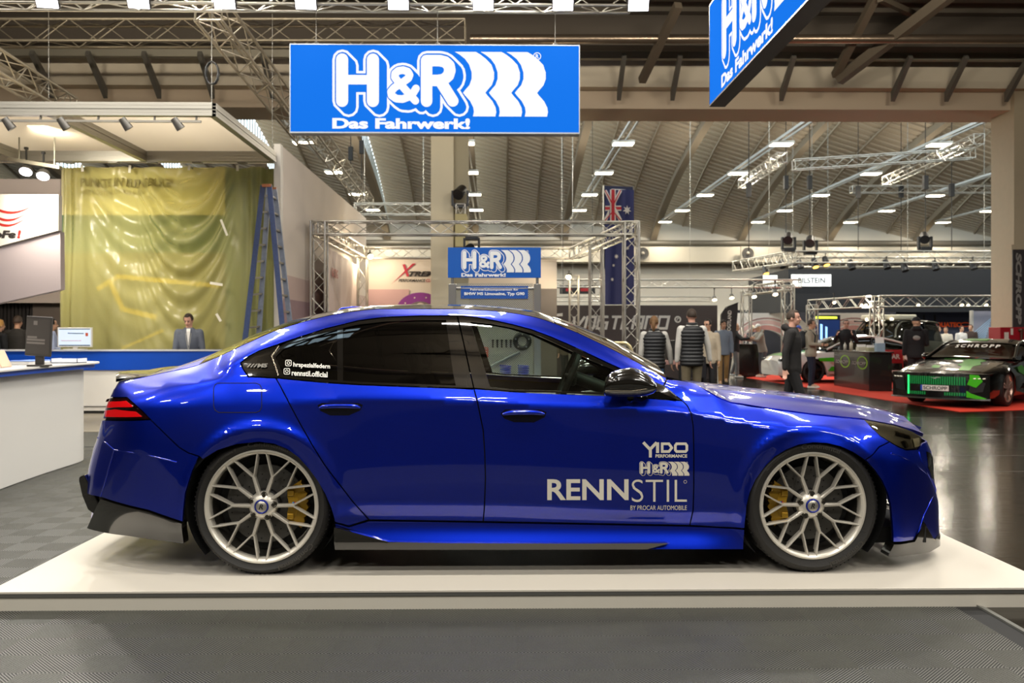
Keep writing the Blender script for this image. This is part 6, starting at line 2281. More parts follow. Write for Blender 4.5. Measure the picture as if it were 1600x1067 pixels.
# rigging above the fascia
G2 = 'rigging trusses above the navy fascia'
truss('rigging_truss', 'front rigging truss above the navy fascia, level across the view', P(1240, 402, 32), P(1720, 402, 32), .42, .6, .032, G2, parts=False)
truss('rigging_truss', 'rear rigging truss above the navy fascia, seen just under the front one', P(1235, 410, 38), P(1720, 410, 38), .42, .6, .032, G2, parts=False)
truss('rigging_truss', 'slanting rigging truss at the left end of the navy fascia', P(1152, 416, 40), P(1240, 402, 32), .42, .6, .032, G2, parts=False)
for k, (px, py, Y) in enumerate(((1232, 381, 32), (1266, 386, 32), (1445, 380, 32))):
    moving_head('dark moving head lamp standing on the rigging truss, ' + ('leftmost of three', 'middle of three', 'rightmost of three')[k], P(px, py + 9, Y) , 1.35)
amber = M('lamp_lens_amber', '#ffca70', .3, emit=5, ecol='#ffb850')
for k, (px, py) in enumerate(((1196, 422), (1222, 412), (1250, 413), (1290, 408), (1273, 411), (1330, 414), (1385, 413), (1413, 417), (1461, 415), (1520, 414), (1557, 414))):
    lit = amber if k in (0, 3, 4) else None
    can_lamp('spotlight', ('amber-lit' if lit else 'dark') + ' stage spotlight hanging under the rigging truss, ' + ('first', 'second', 'third', 'fifth', 'fourth', 'sixth', 'seventh', 'eighth', 'ninth', 'tenth', 'eleventh')[k] + ' from the left', P(px, py, 35 if k < 3 else 32), (.1, -.4, -.9), .13, .34, M('lamp_black'), lit, 'spotlights under the rigging truss', hang=.28)
# hoist chains and cables hanging from the vault
ch_m = M('chain_dark', '#2e2b28', .6, .4)
for k, (px, y1, Y) in enumerate(((1170, 392, 31), (1228, 380, 33), (1265, 380, 33), (1341, 395, 36), (1408, 395, 38), (1446, 380, 32), (1487, 392, 34), (548, 300, 33), (565, 290, 33))):
    m_ = MB(); b_ = P(px, y1, Y); m_.tube([b_, (b_.x, Y, roof_z(b_.x, Y) - .004)], .016, 5)
    hk = P(px, y1 - (95 if k < 7 else 60), Y); m_.cbox(hk, (.16, .16, .5))
    tag(m_.build('hoist_chain', ch_m), 'dark hoist with chain hanging from the vault, ' + ('above the arched banners', 'over the white lit sign, left', 'over the white lit sign, right', 'above the black counter', 'right of the black counter', 'over the rightmost moving head lamp', 'above the dark coupe', 'right of the white partition', 'nearest the cream column')[k], 'hoist', 'hoists hanging from the vault')
# loose trusses flown in the vault
truss('flown_truss', 'flown truss with lamps crossing the vault towards the tan column', P(1240, 258, 27), P(1520, 240, 27), .30, .4, .022, 'trusses flown in the vault', parts=False)
truss('flown_truss', 'flown truss receding from the vault centre above the navy fascia, left one', P(1222, 246, 27), P(1160, 288, 34), .30, .4, .022, 'trusses flown in the vault', parts=False)
truss('flown_truss', 'flown truss receding from the vault above the navy fascia, right one', P(1530, 217, 26), P(1385, 283, 34), .30, .4, .022, 'trusses flown in the vault', parts=False)
truss('flown_truss', 'far flown truss low in the vault over the fascia right end', P(1330, 296, 38), P(1575, 296, 38), .30, .4, .026, 'trusses flown in the vault', parts=False)

# truss frames of the right stands
G3 = 'trusses of the right-hand stands'
fz = P(1370, 471, 27.4).z
p1, p2, p3 = (world_x(1370, 27.4), 27.4), (world_x(1269, 31), 31), (world_x(1700, 27.4), 27.4)
truss('stand_truss', 'front truss over the black counter running right to the tan column', (*p1, fz), (*p3, fz), .34, .42, .026, G3)
truss('stand_truss', 'slanting truss between the post by the blue screen and the post at the black counter', (*p2, fz), (*p1, fz), .34, .42, .026, G3)
truss('truss_post', 'truss post rising behind the black counter', (*p1, 0), (*p1, fz), .30, .4, .026, G3)
truss('truss_post', 'truss post left of the blue lit screen', (*p2, 0), (*p2, fz), .30, .4, .026, G3)
gz = P(1231, 446, 27.2).z
q1, q2, q3 = (world_x(1231, 27.2), 27.2), (world_x(1166, 31), 31), (world_x(1110, 31), 31)
truss('truss_post', 'truss post right behind the walking man in the dark jacket', (*q1, 0), (*q1, gz), .30, .4, .024, G3)
truss('truss_post', 'truss post beside the dark beach flag', (*q2, 0), (*q2, gz), .30, .4, .024, G3)
truss('stand_truss', 'truss from the beach flag post to the post behind the walking man', (*q2, gz), (*q1, gz), .28, .42, .024, G3)
for k, (px, py, Y) in enumerate(((1178, 461, 29), (1211, 457, 26.5), (1116, 466, 31), (1143, 463, 31))):
    can_lamp('spotlight', 'small lit stand lamp on the truss over the beach flag, ' + ('third', 'fourth', 'first', 'second')[k] + ' from the left', P(px, py, Y), (0, -.5, -.8), .09, .14, M('spot_grey'), warm_lens, 'lit lamps over the beach flag', hang=.34)
for k, px in enumerate((1303, 1345, 1352, 1434, 1502, 1512, 1540, 1564)):
    can_lamp('spotlight', 'small lit lamp under the truss over the black counter, ' + ('first', 'second', 'third', 'fourth', 'fifth', 'sixth', 'seventh', 'eighth')[k] + ' from the left', P(px, 475 if k else 471, 27.7 if k > 2 else 28.6), (0, -.6, -.7), .06, .10, M('spot_grey'), warm_lens, 'lit lamps over the black counter', hang=.26)
area('stand_lamp_light', (16.5, 24.5, 2.9), .4, 90, WARM, target=(15, 19, 0), sy=3)
area('stand_lamp_light', (11.5, 27.5, 2.9), .4, 70, WARM, target=(10, 22, 0), sy=3)

# arched banners
for k, (c0, lab) in enumerate(((1193, 'left white arched banner wall with pale red arcs, behind the grey quilted jacket'), (1330, 'right white arched banner wall with pale red arcs, behind the bald man'))):
    AW = thing('arched_banner', lab, 'banner', (world_x(c0, 39), 39, 0), 'arched white banner walls')
    af = lambda px, py, d: P(px, py, 39) + Vector((0, -d, 0))
    arch_o = [(c0 - 48, 489), (c0 + 50, 489)] + arc2d(c0 + 28, 535, 50, 46, -60, 0, 6) + [(c0 + 78, 590)] + [(c0 + 40, 590), (c0 + 38, 545)] + arc2d(c0, 545, 38, 30, 0, -180, 14) + [(c0 - 48, 545)]
    m_ = MB(); m_.prism(arch_o, 0, -.25, af); m_.build('panel', M('banner_white'), AW)
    for (r0, r1, col) in ((40, 47, '#c48d86'), (49, 55, '#d8b3ac'), (57, 59, '#a9807a')):
        o1, o2 = arc2d(c0 + 4, 552, r0, r0 - 3, -25, -165, 16), arc2d(c0 + 4, 552, r1, r1 - 3, -25, -165, 16)
        m_ = MB(); put_polys(m_, [[o1[i], o1[i + 1], o2[i + 1], o2[i]] for i in range(16)], af, .012); m_.build('arc_print', M('arc_' + col[1:], col, .7), AW)
t = thing('led_screen', 'tall dark lit screen with blue light bars behind the beige sweatshirt man', 'screen', (world_x(1292, 33), 33, 0))
sf = lambda px, py, d: P(px, py, 33) + Vector((0, -d, 0))
m_ = MB(); m_.prism([(1273, 492), (1313, 492), (1313, 610), (1273, 610)], 0, -.15, sf); m_.build('casing', M('screen_case', '#15171d', .4), t)
m_ = MB(); put_polys(m_, [[(1275, 500), (1312, 500), (1312, 545), (1275, 545)]], sf, .006); m_.build('picture', M('screen_navy', '#172a55', .3, emit=.5), t)
m_ = MB(); put_polys(m_, [[(1281.5, 506), (1285, 507), (1285, 531), (1281.5, 530)], [(1289.5, 510), (1292.5, 511), (1292.5, 530), (1289.5, 529)]], sf, .01); m_.build('light_bar', M('screen_cyan', '#8fc4ff', .3, emit=1.6), t)
m_ = MB(); put_polys(m_, [[(1274, 494), (1308, 494.5), (1308, 498), (1274, 498)]], sf, .01); m_.build('header_bar', M('screen_lime', '#d3e04a', .3, emit=1.1), t)
# orange lettered wall and striped wall
OW = thing('lettered_wall', 'navy stand wall with orange letters behind the man in the dark cap', 'wall panel', (world_x(1460, 37), 37, 0))
of = lambda px, py, d: P(px, py, 37) + Vector((0, -d, 0))
m_ = MB(); m_.prism([(1400, 480), (1522, 480), (1522, 585), (1400, 585)], 0, -.2, of); m_.build('panel', M('wall_navy', '#33384b', .6), OW)
m_ = MB(); put_polys(m_, [[(1408 + 17 * k, 492), (1411 + 17 * k, 492), (1411 + 17 * k, 580), (1408 + 17 * k, 580)] for k in range(4)], of, .01); m_.build('dark_stripe', M('stripe_black', '#111318', .6), OW)
m_ = MB(); put_text(m_, 'OLIATEC.', (1462, 511, 1503, 503.5), of, .05, d=.02); m_.build('orange_lettering', M('letters_orange', '#e0531f', .5, emit=.15), OW)
m_ = MB(); put_polys(m_, flat2d(arc2d(1508, 507, 7, 3, 0, 360, 16)[:-1], 1.2, True), of, .02); m_.build('oval_emblem', M('letters_orange'), OW)
SW = thing('striped_wall', 'grey lavender stand wall with pale blue stripes and a round yellow emblem', 'wall panel', (world_x(1548, 34), 34, 0))
swf = lambda px, py, d: P(px, py, 34) + Vector((0, -d, 0))
m_ = MB(); m_.prism([(1519, 486), (1600, 486), (1600, 590), (1519, 590)], 0, -.15, swf); m_.build('panel', M('wall_lavender', '#8f8f9d', .6), SW)
m_ = MB(); m_.prism([(1518, 485), (1521, 485), (1521, 590), (1518, 590)], .01, -.16, swf); m_.build('edge', M('post_white'), SW)
m_ = MB()
for k in range(9):
    put_polys(m_, flat2d([(1521, 520 + 4 * k), (1549 - k * 1.2, 497 + 4 * k)], 1.4), swf, .012)
m_.build('blue_stripes', M('stripe_pale_blue', '#a9c4dd', .5), SW)
m_ = MB(); put_polys(m_, [arc2d(1555, 517, 9, 9, 0, 360, 24)[:-1]], swf, .02); m_.build('yellow_emblem', M('emblem_yellow', '#d9dd2a', .5, emit=.3), SW)
m_ = MB(); put_polys(m_, flat2d(arc2d(1555, 517, 6, 6, 0, 360, 24)[:-1], .8, True) + flat2d([(1551, 517), (1559, 515)], 1), swf, .026); m_.build('emblem_ring', M('emblem_olive', '#77791a', .5), SW)

# tan column dressing
CYc = 21.2
t = thing('column_banner', 'dark vertical banner with grey letters hung on the tan column', 'banner', tuple(P(1592, 450, CYc)))
cbf = lambda px, py, d: P(px, py, CYc - .12) + Vector((0, -d, 0))
m_ = MB(); m_.prism([(1583, 386), (1606, 386), (1606, 512), (1583, 512)], 0, -.04, cbf); m_.build('cloth', M('flag_charcoal'), t)
m_ = MB(); put_text(m_, 'SCHROPP', (0, 0, 1, 1), lambda u, v, d: cbf(1587 + v * 9, 395 + u * 112, .006), .05, .15); m_.build('grey_lettering', M('letters_silver', '#a39e98', .4, .4), t)
m_ = MB(); m_.bar(cbf(1580, 386, 0), cbf(1606, 386, 0), .04, .12); m_.build('hanger', M('column_tan'), t)
t = thing('hydrant_cabinet', 'red fire hydrant cabinet at the foot of the tan column', 'cabinet', (world_x(1582, 20.6), 20.6, 0))
hx0, hx1 = world_x(1563, 20.6), world_x(1610, 20.6)
hz0, hz1 = .2, P(0, 511, 20.6).z
m_ = MB(); m_.box((hx0, 20.6, 0), (hx1, 21.1, hz1)); m_.build('body', M('cabinet_red', '#9c1622', .4), t, bevel=.01)
hcf = lambda px, py, d: P(px, py, 20.6) + Vector((0, -d, 0))
m_ = MB(); put_polys(m_, [[(1569, 519), (1576, 519), (1576, 530), (1569, 530)], [(1579, 513), (1583, 513), (1583, 523), (1579, 523)]], hcf, .004); m_.build('notice', M('notice_pale', '#d8c8bd', .6), t)
m_ = MB(); m_.tube([hcf(1593, 516, .0), hcf(1593, 516, .12)], .04, 10); m_.tube([hcf(1593, 518, .08), hcf(1594, 545, .06)], .03, 8); m_.build('valve', M('valve_brown', '#5b3a2c', .5, .3), t)

# red carpet
def fl_pt(px, py):
    Y = F * CH / (py - HY)
    return (world_x(px, Y), Y)
m_ = MB()
cpts = [fl_pt(1166, 590.5), fl_pt(1500, 644.5), fl_pt(1560, 643), (world_x(1700, 16.4), 16.4), (world_x(1700, 16.4), 20.4), (Xr0 - .45, 20.4), (Xr0 - .45, 30), (world_x(1240, 31), 31)]
m_.prism(cpts, .0, .008, idf)
tag(m_.build('red_carpet', M('carpet_red', '#d2341c', .9, bump=.3, bscale=200)), 'bright red carpet under the dark coupe and the black counter', 'carpet')

# black promotion counter
a, b, c = fl_pt(1303, 603), fl_pt(1358, 612), fl_pt(1394, 612.5)
d = (a[0] + c[0] - b[0], a[1] + c[1] - b[1])
PC = thing('promotion_counter', 'square black counter with two green ringed emblems on the red carpet', 'counter', (b[0], b[1], 0))
m_ = MB(); m_.prism([a, b, c, d], .008, .93, idf); m_.build('body', M('counter_black', '#131212', .25, coat=.4), PC, bevel=.01)
def grow(pl, k):
    cx_, cy_ = sum(p[0] for p in pl) / 4, sum(p[1] for p in pl) / 4
    return [(cx_ + (x - cx_) * k, cy_ + (y - cy_) * k) for x, y in pl]
m_ = MB(); m_.prism(grow([a, b, c, d], 1.06), .93, .965, idf); m_.build('worktop', M('counter_black'), PC, bevel=.006)
cf = lambda u, v, dd: Vector((a[0] + (b[0] - a[0]) * u, a[1] + (b[1] - a[1]) * u, v)) + Vector(((b[1] - a[1]), -(b[0] - a[0]), 0)).normalized() * (.003 + dd)
Lf = math.hypot(b[0] - a[0], b[1] - a[1])
for u0 in (.24, .72):
    m_ = MB(); put_polys(m_, flat2d([(u0 + .10 + .13 * math.cos(t_), .68 + .15 * math.sin(t_)) for t_ in np.linspace(0, 2 * math.pi, 25)[:-1]], .03, True), cf, .001); m_.build('green_ring', M('emblem_green', '#7fae2a', .5), PC)
    m_ = MB(); put_text(m_, 'SCHROPP', (u0 - .18, .62, u0 + .2, .71), cf, .03, .2, d=.003); m_.build('emblem_lettering', M('letters_silver'), PC)
for k, (u, v, w_, h_, col, lab) in enumerate(((.15, .3, .06, .22, '#d6cfc2', 'white bottle on the black counter, nearest the gesturing man'), (.3, .35, .07, .28, '#cfc4ae', 'cream bottle on the black counter, second from its left end'))):
    p = Vector((a[0] + (b[0] - a[0]) * u + (d[0] - a[0]) * v, a[1] + (b[1] - a[1]) * u + (d[1] - a[1]) * v, .965))
    t = thing('spray_bottle', lab, 'bottle', tuple(p), 'bottles on the black counter')
    m_ = MB(); m_.lathe([(.001, 0), (w_ * .6, 0), (w_ * .6, h_ * .65), (w_ * .2, h_ * .8), (w_ * .2, h_)], p, 'z', 16); m_.build('bottle', M('bottle_' + col[1:], col, .4), t)
    m_ = MB(); m_.lathe([(w_ * .24, h_ * .9), (w_ * .24, h_ * 1.05), (.001, h_ * 1.05)], p, 'z', 12); m_.build('cap', BLACK(), t)
for k, (u, v, w_, h_, col, lab) in enumerate(((.62, .5, .22, .16, '#c9c2ad', 'cream flyer box in the middle of the black counter'), (.9, .55, .20, .15, '#b5b08e', 'olive flyer box right of the cream one on the black counter'), (1.15, .6, .20, .34, '#8fa3b5', 'blue upright flyer rack at the right end of the black counter'))):
    p = Vector((a[0] + (b[0] - a[0]) * u * .8 + (d[0] - a[0]) * v, a[1] + (b[1] - a[1]) * u * .8 + (d[1] - a[1]) * v, .965))
    t = thing('flyer_box', lab, 'flyer box', tuple(p))
    m_ = MB(); m_.box((p.x - w_ / 2, p.y - .08, p.z), (p.x + w_ / 2, p.y + .08, p.z + h_ * .6)); m_.build('box', M('flyer_' + col[1:], col, .5), t, bevel=.004)
    for q in range(3):
        m_ = MB(); m_.cbox(p + Vector((0, -.04 + .04 * q, h_ * .55)), (w_ * .9, .006, h_ * .9), Matrix.Rotation(R(-8), 3, 'X')); m_.build('flyer', paper, t)
t = thing('folding_chair', 'red fabric folding chair at the right side of the black counter', 'chair', (world_x(1402, 21.6), 21.6, 0))
c = Vector((world_x(1402, 21.6), 21.6, .008))
red_f = M('chair_red', '#a8161d', .7)
m_ = MB(); m_.cbox(c + Vector((0, .0, .46)), (.46, .42, .03)); m_.build('seat', red_f, t, bevel=.008)
m_ = MB(); m_.cbox(c + Vector((0, .22, .82)), (.46, .03, .34), Matrix.Rotation(R(-8), 3, 'X')); m_.build('backrest', red_f, t, bevel=.008)
for (x0, x1, y0, y1) in ((-.24, .24, -.22, -.22), (.24, -.24, -.22, -.22), (-.24, -.24, -.22, .22), (.24, .24, -.22, .22)):
    m_ = MB(); m_.tube([c + Vector((x0, y0, 0)), c + Vector((x1, y1, .46))], .012, 6); m_.build('leg', alu, t)
m_ = MB()
for sx in (-.24, .24):
    m_.tube([c + Vector((sx, .2, .3)), c + Vector((sx, .24, 1.0))], .012, 6)
m_.build('back_tube', M('chair_red'), t)
m_ = MB(); put_text(m_, 'CAR', (-.16, .76, .16, .88), lambda u, v, d: c + Vector((u, .19, v)), .05); m_.build('white_lettering', M('letters_cream'), t)

# second, plain black counter beyond
PB = thing('black_bar_counter', 'plain black bar counter behind the man in the grey sweatshirt', 'counter', (world_x(1170, 28.5), 28.5, 0))
m_ = MB(); m_.box((world_x(1155, 28.3), 28.3, 0), (world_x(1190, 28.3), 29.0, 1.02)); m_.build('body', M('counter_black'), PB, bevel=.01)
m_ = MB(); m_.box((world_x(1153, 28.2), 28.2, 1.02), (world_x(1192, 28.2), 29.1, 1.06)); m_.build('worktop', M('counter_black'), PB)
# display things on the brown stand
DS = thing('display_table', 'pink-topped black display table between the two puffer vests', 'table', (world_x(1052, 22), 22, 0))
m_ = MB(); m_.box((world_x(1035, 22), 22, .62), (world_x(1064, 22), 22.7, .72)); m_.build('tabletop', M('table_blush', '#c99a90', .5), DS, bevel=.01)
for (sx, sy) in ((1037, 22.05), (1062, 22.05), (1037, 22.65), (1062, 22.65)):
    m_ = MB(); xx = world_x(sx, sy); m_.bar((xx, sy, 0), (xx, sy, .62), .05, .05); m_.build('leg', BLACK(), DS)
p = P(1053, 548, 22.3); 
m_ = MB(); m_.cbox(Vector((p.x, 22.35, .98)), (.40, .30, .50))
tag(m_.build('display_case', M('case_dark', '#2b2a28', .4), bevel=.01), 'dark display case on the pink-topped table between the two vests', 'case')
hr = MB(); hr.tube([P(965, 536, 10.2), P(978, 536, 10.2), P(984, 541, 10.2), P(990, 556, 10.2), Vector((P(990, 556, 10.2).x, 10.2, 0))], .02, 8); hr.tube([P(958, 536, 10.2), P(965, 536, 10.2)], .02, 8); hr.tube([P(958, 536, 10.2), P(956, 556, 10.2), Vector((P(956, 556, 10.2).x, 10.2, 0))], .02, 8)
tag(hr.build('tube_rack', M('tube_brass', '#c9b98c', .3, .8)), 'bent pale metal tube rack behind the sedan windscreen', 'rack')
# ================================================================== people
def remesh(o, vox, it=3):
    r_ = o.modifiers.new('remesh', 'REMESH'); r_.mode = 'VOXEL'; r_.voxel_size = vox; r_.use_smooth_shade = True
    s_ = o.modifiers.new('smooth', 'SMOOTH'); s_.factor = .5; s_.iterations = it
    return o


SKIN = {'light': '#c99a7d', 'tan': '#b5835f', 'pink': '#cf9d88'}


def person(label, px, Y, H=1.75, face=0., top='#222222', legs='#2a2a30', hair='#2a1d14', hairstyle='short', shoe='#d8d4cc', skin='light', build=1.,
           vest=None, sleeve=None, larm='down', rarm='down', stride=0., lean=0., turn=0., extras=(), vox=.012, long_sleeve=True, z0=0., hood=False, nod=0., glasses=False):
    """face: degrees, 0 = towards the camera, 90 = towards the right of the picture, 180 = away"""
    X = world_x(px, Y)
    T_ = thing('person', label, 'person', (X, Y, z0))
    a = R(face)
    f = Vector((math.sin(a), -math.cos(a), 0))
    r = Vector((f.y, -f.x, 0))
    k = H / 1.75
    base = Vector((X, Y, z0))
    up = Vector((0, 0, 1))
    la = R(lean)
    hipu = .50 * H
    def pt(rr, ff, uu):
        """joint position; everything above the hips follows the lean"""
        if uu > hipu and lean:
            d_ = uu - hipu
            uu2 = hipu + d_ * math.cos(la) - ff * math.sin(la)
            ff2 = ff * math.cos(la) + d_ * math.sin(la)
            return base + r * rr + f * ff2 + up * uu2
        return base + r * rr + f * ff + up * uu
    def dirv(v):
        return (r * v[0] + f * v[1] + up * v[2]).normalized()
    def cap(m_, p, q, ra, rb, n=10):
        m_.tube([p, q], [ra, rb], n); m_.sphere(p, ra * .995, 10, 7); m_.sphere(q, rb * .995, 10, 7)
    # ---- arms
    ARM = {'down': ((.16, .02, -1), (.05, .14, -1)), 'back': ((.18, -.28, -1), (.05, -.02, -1)), 'fwd': ((.16, .35, -1), (.0, .55, -1)), 'bent': ((.18, .12, -1), (-.25, 1, -.05)), 'reach': ((.25, .7, -.6), (-.1, 1, .12)),
           'up': ((.3, .35, -.75), (-.35, .75, .75)), 'pocket': ((.25, -.12, -1), (-.22, .35, -1)), 'out': ((.34, .10, -1), (.16, .12, -1)), 'fold': ((.14, .25, -1), (-.9, .5, .05)), 'work': ((.15, .45, -.9), (-.3, .9, -.35))}
    joints = {}
    for sd, key in ((-1, larm), (1, rarm)):
        sh = pt(sd * .178 * k * (build * .5 + .5), -.005, .795 * H)
        v1, v2 = ARM[key]
        el = sh + dirv((sd * v1[0], v1[1], v1[2])) * .285 * k
        wr = el + dirv((sd * v2[0], v2[1], v2[2])) * .245 * k
        joints[sd] = (sh, el, wr, dirv((sd * v2[0], v2[1], v2[2])))
    legj = {}
    for sd in (-1, 1):
        s_ = stride * sd
        hp = pt(sd * .088 * k, 0, .49 * H)
        kn = pt(sd * .092 * k, s_ * .20 + .03, .275 * H)
        an = pt(sd * .095 * k, s_ * .38 - (.06 if s_ < 0 else 0), .05 * H + (.05 if s_ < 0 else 0))
        legj[sd] = (hp, kn, an)
    rings = [(.455, .148, .105, 0), (.50, .165, .112, 0), (.56, .150, .103, .004), (.63, .146, .103, .006), (.70, .166, .115, .006), (.75, .178, .115, 0), (.785, .168, .102, -.006), (.812, .128, .082, -.008), (.830, .085, .068, -.006), (.846, .058, .058, -.004)]
    def torso(m_, add, lo=0, hi=99, puff=0., dense=1, flare=0.):
        rs = rings[lo:hi]
        uu = [q[0] for q in rs]
        us = np.linspace(uu[0], uu[-1], (len(rs) - 1) * dense + 1)
        rows_ = []
        for i, u in enumerate(us):
            w = np.interp(u, uu, [q[1] for q in rs]) * k * build + add
            dp = np.interp(u, uu, [q[2] for q in rs]) * k * build + add
            ff = np.interp(u, uu, [q[3] for q in rs])
            pf = puff * abs(math.sin(math.pi * (u - uu[0]) * H / .062)) if puff else 0
            fl_ = flare * max(0, (.60 - u) / .15)
            rows_.append([pt((w + pf + fl_) * math.cos(t) * (abs(math.cos(t)) ** -.05 if abs(math.cos(t)) > .05 else 1), ff + (dp + pf + fl_) * math.sin(t), u * H) for t in np.linspace(0, 2 * math.pi, 29)[:-1]])
        m_.grid([q[::-1] for q in rows_], True, close=True)
        m_.add(rows_[0], [tuple(range(28))[::-1]]); m_.add(rows_[-1], [tuple(range(28))])
    # ---- head frame
    ta = R(turn)
    hf = (f * math.cos(ta) + r * math.sin(ta)).normalized()
    hr = Vector((hf.y, -hf.x, 0))
    nr = Matrix.Rotation(-R(nod + lean * .4), 3, hr)
    hf2, hu = nr @ hf, nr @ up
    neck = pt(0, -.01, .845 * H)
    hc = neck + (up * .9 + f * .12).normalized() * .135 * k + hf2 * .015
    HP = lambda x, y, z: hc + (hr * x + hf2 * y + hu * z) * k
    M3 = Matrix((hr, hf2, hu)).transposed()
    # ---- body: one continuous surface
    b = MB()
    torso(b, -.012)
    for sd in (-1, 1):
        hp, kn, an = legj[sd]
        cap(b, hp, kn, .076 * k * build, .050 * k); cap(b, kn, an, .050 * k, .036 * k)
        cap(b, an, an + f * .13 * k - up * .025 * k, .036 * k, .030 * k)
        sh, el, wr, dv = joints[sd]
        cap(b, pt(sd * .11 * k, 0, .79 * H), sh, .044 * k, .046 * k); cap(b, sh, el, .049 * k, .037 * k); cap(b, el, wr, .037 * k, .026 * k)
        # palm and fingers, slightly curled
        side = (r * sd)
        if abs(dv.dot(side)) > .8:
            side = f
        across = (f - dv * f.dot(dv)).normalized() if abs(dv.dot(f)) < .8 else (up - dv * up.dot(dv)).normalized()
        inn = dv.cross(across).normalized()
        pc = wr + dv * .055 * k
        for o_ in (-.026, -.009, .009, .026):
            cap(b, wr + across * o_ * .6 * k, wr + dv * .085 * k + across * o_ * k, .014 * k, .0125 * k, 8)
            ln = {-.026: .058, -.009: .072, .009: .078, .026: .066}[o_]
            p1 = wr + dv * .085 * k + across * o_ * k
            p2 = p1 + (dv + inn * .25).normalized() * ln * .55 * k
            cap(b, p1, p2, .0095 * k, .009 * k, 8); cap(b, p2, p2 + (dv * .7 + inn * .7).normalized() * ln * .45 * k, .009 * k, .0075 * k, 8)
        cap(b, wr + dv * .03 * k + across * .022 * k, wr + dv * .075 * k + across * .055 * k + inn * .01, .013 * k, .009 * k, 8)
    cap(b, neck - up * .03, hc - hu * .05 * k - hf2 * .01, .056 * k, .054 * k)
    b.sphere(HP(0, -.008, .018), (.073 * k, .092 * k, .098 * k), 18, 12, M3)
    b.sphere(HP(0, .018, -.045), (.055 * k, .066 * k, .068 * k), 14, 10, M3)
    b.sphere(HP(0, .062, -.088), (.022 * k, .020 * k, .018 * k), 10, 7, M3)
    cap(b, HP(0, .080, .010), HP(0, .100, -.028), .009 * k, .014 * k, 8)
    for sx in (-1, 1):
        b.sphere(HP(sx * .074, -.008, -.012), (.010 * k, .020 * k, .030 * k), 8, 6, M3)
        b.sphere(HP(sx * .034, .066, -.030), (.020 * k, .02 * k, .018 * k), 8, 6, M3)
    cap(b, HP(-.020, .078, -.060), HP(.020, .078, -.060), .009 * k, .009 * k, 8)
    remesh(b.build('body', M('skin_' + skin, SKIN[skin], .55, noise=.06, nscale=12), T_), min(vox, .0095), 2)
    for sx in (-1, 1):
        e = MB(); e.sphere(HP(sx * .030, .0815, .004), (.011 * k, .006 * k, .007 * k), 10, 6, M3); e.build('eye', M('eye_dark', '#20160f', .3), T_)
        e = MB(); e.tube([HP(sx * .016, .088, .022), HP(sx * .045, .077, .024)], .0045 * k, 6); e.build('eyebrow', M('brow', '#2c2018', .8), T_)
    e = MB(); e.tube([HP(-.022, .083, -.062), HP(0, .089, -.061), HP(.022, .083, -.062)], .004 * k, 6); e.build('mouth', M('lip', '#8f4f45', .5), T_)
    if glasses:
        e = MB()
        for sx in (-1, 1):
            e.tube([HP(sx * .032 + .020 * math.cos(t), .095, .002 + .014 * math.sin(t)) for t in np.linspace(0, 2 * math.pi, 13)], .003, 5, caps=False)
            e.tube([HP(sx * .052, .093, .005), HP(sx * .076, .0, .008)], .003, 5)
        e.build('glasses', BLACK(), T_)
    # ---- hair or cap
    hm = M('hair_' + hair[1:], hair, .6, noise=.25, nscale=60, bump=.6, bscale=160)
    def shell(scale, keep, c=(0, -.008, .018), rad=(.073, .092, .098)):
        vs, fs = [], []
        nu, nv = 28, 18
        for j in range(nv + 1):
            th = math.pi * j / nv
            for i in range(nu):
                ph = 2 * math.pi * i / nu
                d_ = (math.sin(th) * math.cos(ph), math.sin(th) * math.sin(ph), math.cos(th))
                vs.append(HP(c[0] + rad[0] * scale * d_[0], c[1] + rad[1] * scale * d_[1], c[2] + rad[2] * scale * d_[2]))
        for j in range(nv):
            for i in range(nu):
                th = math.pi * (j + .5) / nv; ph = 2 * math.pi * (i + .5) / nu
                if keep(math.sin(th) * math.cos(ph), math.sin(th) * math.sin(ph), math.cos(th)):
                    i2 = (i + 1) % nu
                    fs.append((j * nu + i, (j + 1) * nu + i, (j + 1) * nu + i2, j * nu + i2))
        return vs, fs
    if hairstyle in ('short', 'pony', 'long', 'curly'):
        low = {'short': -.42, 'pony': -.30, 'long': -.6, 'curly': -.4}[hairstyle]
        kp = lambda x, y, z: (z > .52 + .25 * max(0, y)) if y > .42 else (z > low + .5 * max(0, y + .25) if abs(x) > .35 else z > low + .8 * max(0, y))
        m_ = MB(); v_, f_ = shell(1.10 if hairstyle != 'curly' else 1.20, kp); m_.add(v_, f_, True)
        if hairstyle == 'pony':
            m_.tube([HP(0, -.095, .04), HP(0, -.135, .0), HP(0, -.125, -.10), HP(0, -.105, -.20)], [.022, .035, .032, .012], 10)
        if hairstyle == 'long':
            for q in np.linspace(-.06, .06, 5):
                m_.tube([HP(q, -.085, .0), HP(q * 1.3, -.10, -.12), HP(q * 1.3, -.085, -.24)], [.03, .034, .02], 8)
        if hairstyle == 'curly':
            rnd = random.Random(px)
            for q in range(26):
                t1, t2 = rnd.uniform(0, 6.28), rnd.uniform(.1, 1.25)
                m_.sphere(HP(.08 * math.sin(t2) * math.cos(t1), -.01 + .095 * math.sin(t2) * math.sin(t1), .03 + .095 * math.cos(t2)), .022, 8, 6)
        o = m_.build('hair', hm, T_)
        sm_m = o.modifiers.new('thick', 'SOLIDIFY'); sm_m.thickness = .012; sm_m.offset = -1
    elif hairstyle == 'cap':
        m_ = MB(); v_, f_ = shell(1.13, lambda x, y, z: z > .12); m_.add(v_, f_, True)
        rows_ = [[HP(x_, .05 + d_ * (1 - (x_ / .085) ** 2), .032 - .02 * d_ / .1) for x_ in np.linspace(-.072, .072, 9)] for d_ in (0, .05, .10)]
        m_.grid(rows_)
        o = m_.build('cap', M('cap_' + hair[1:], hair, .7), T_)
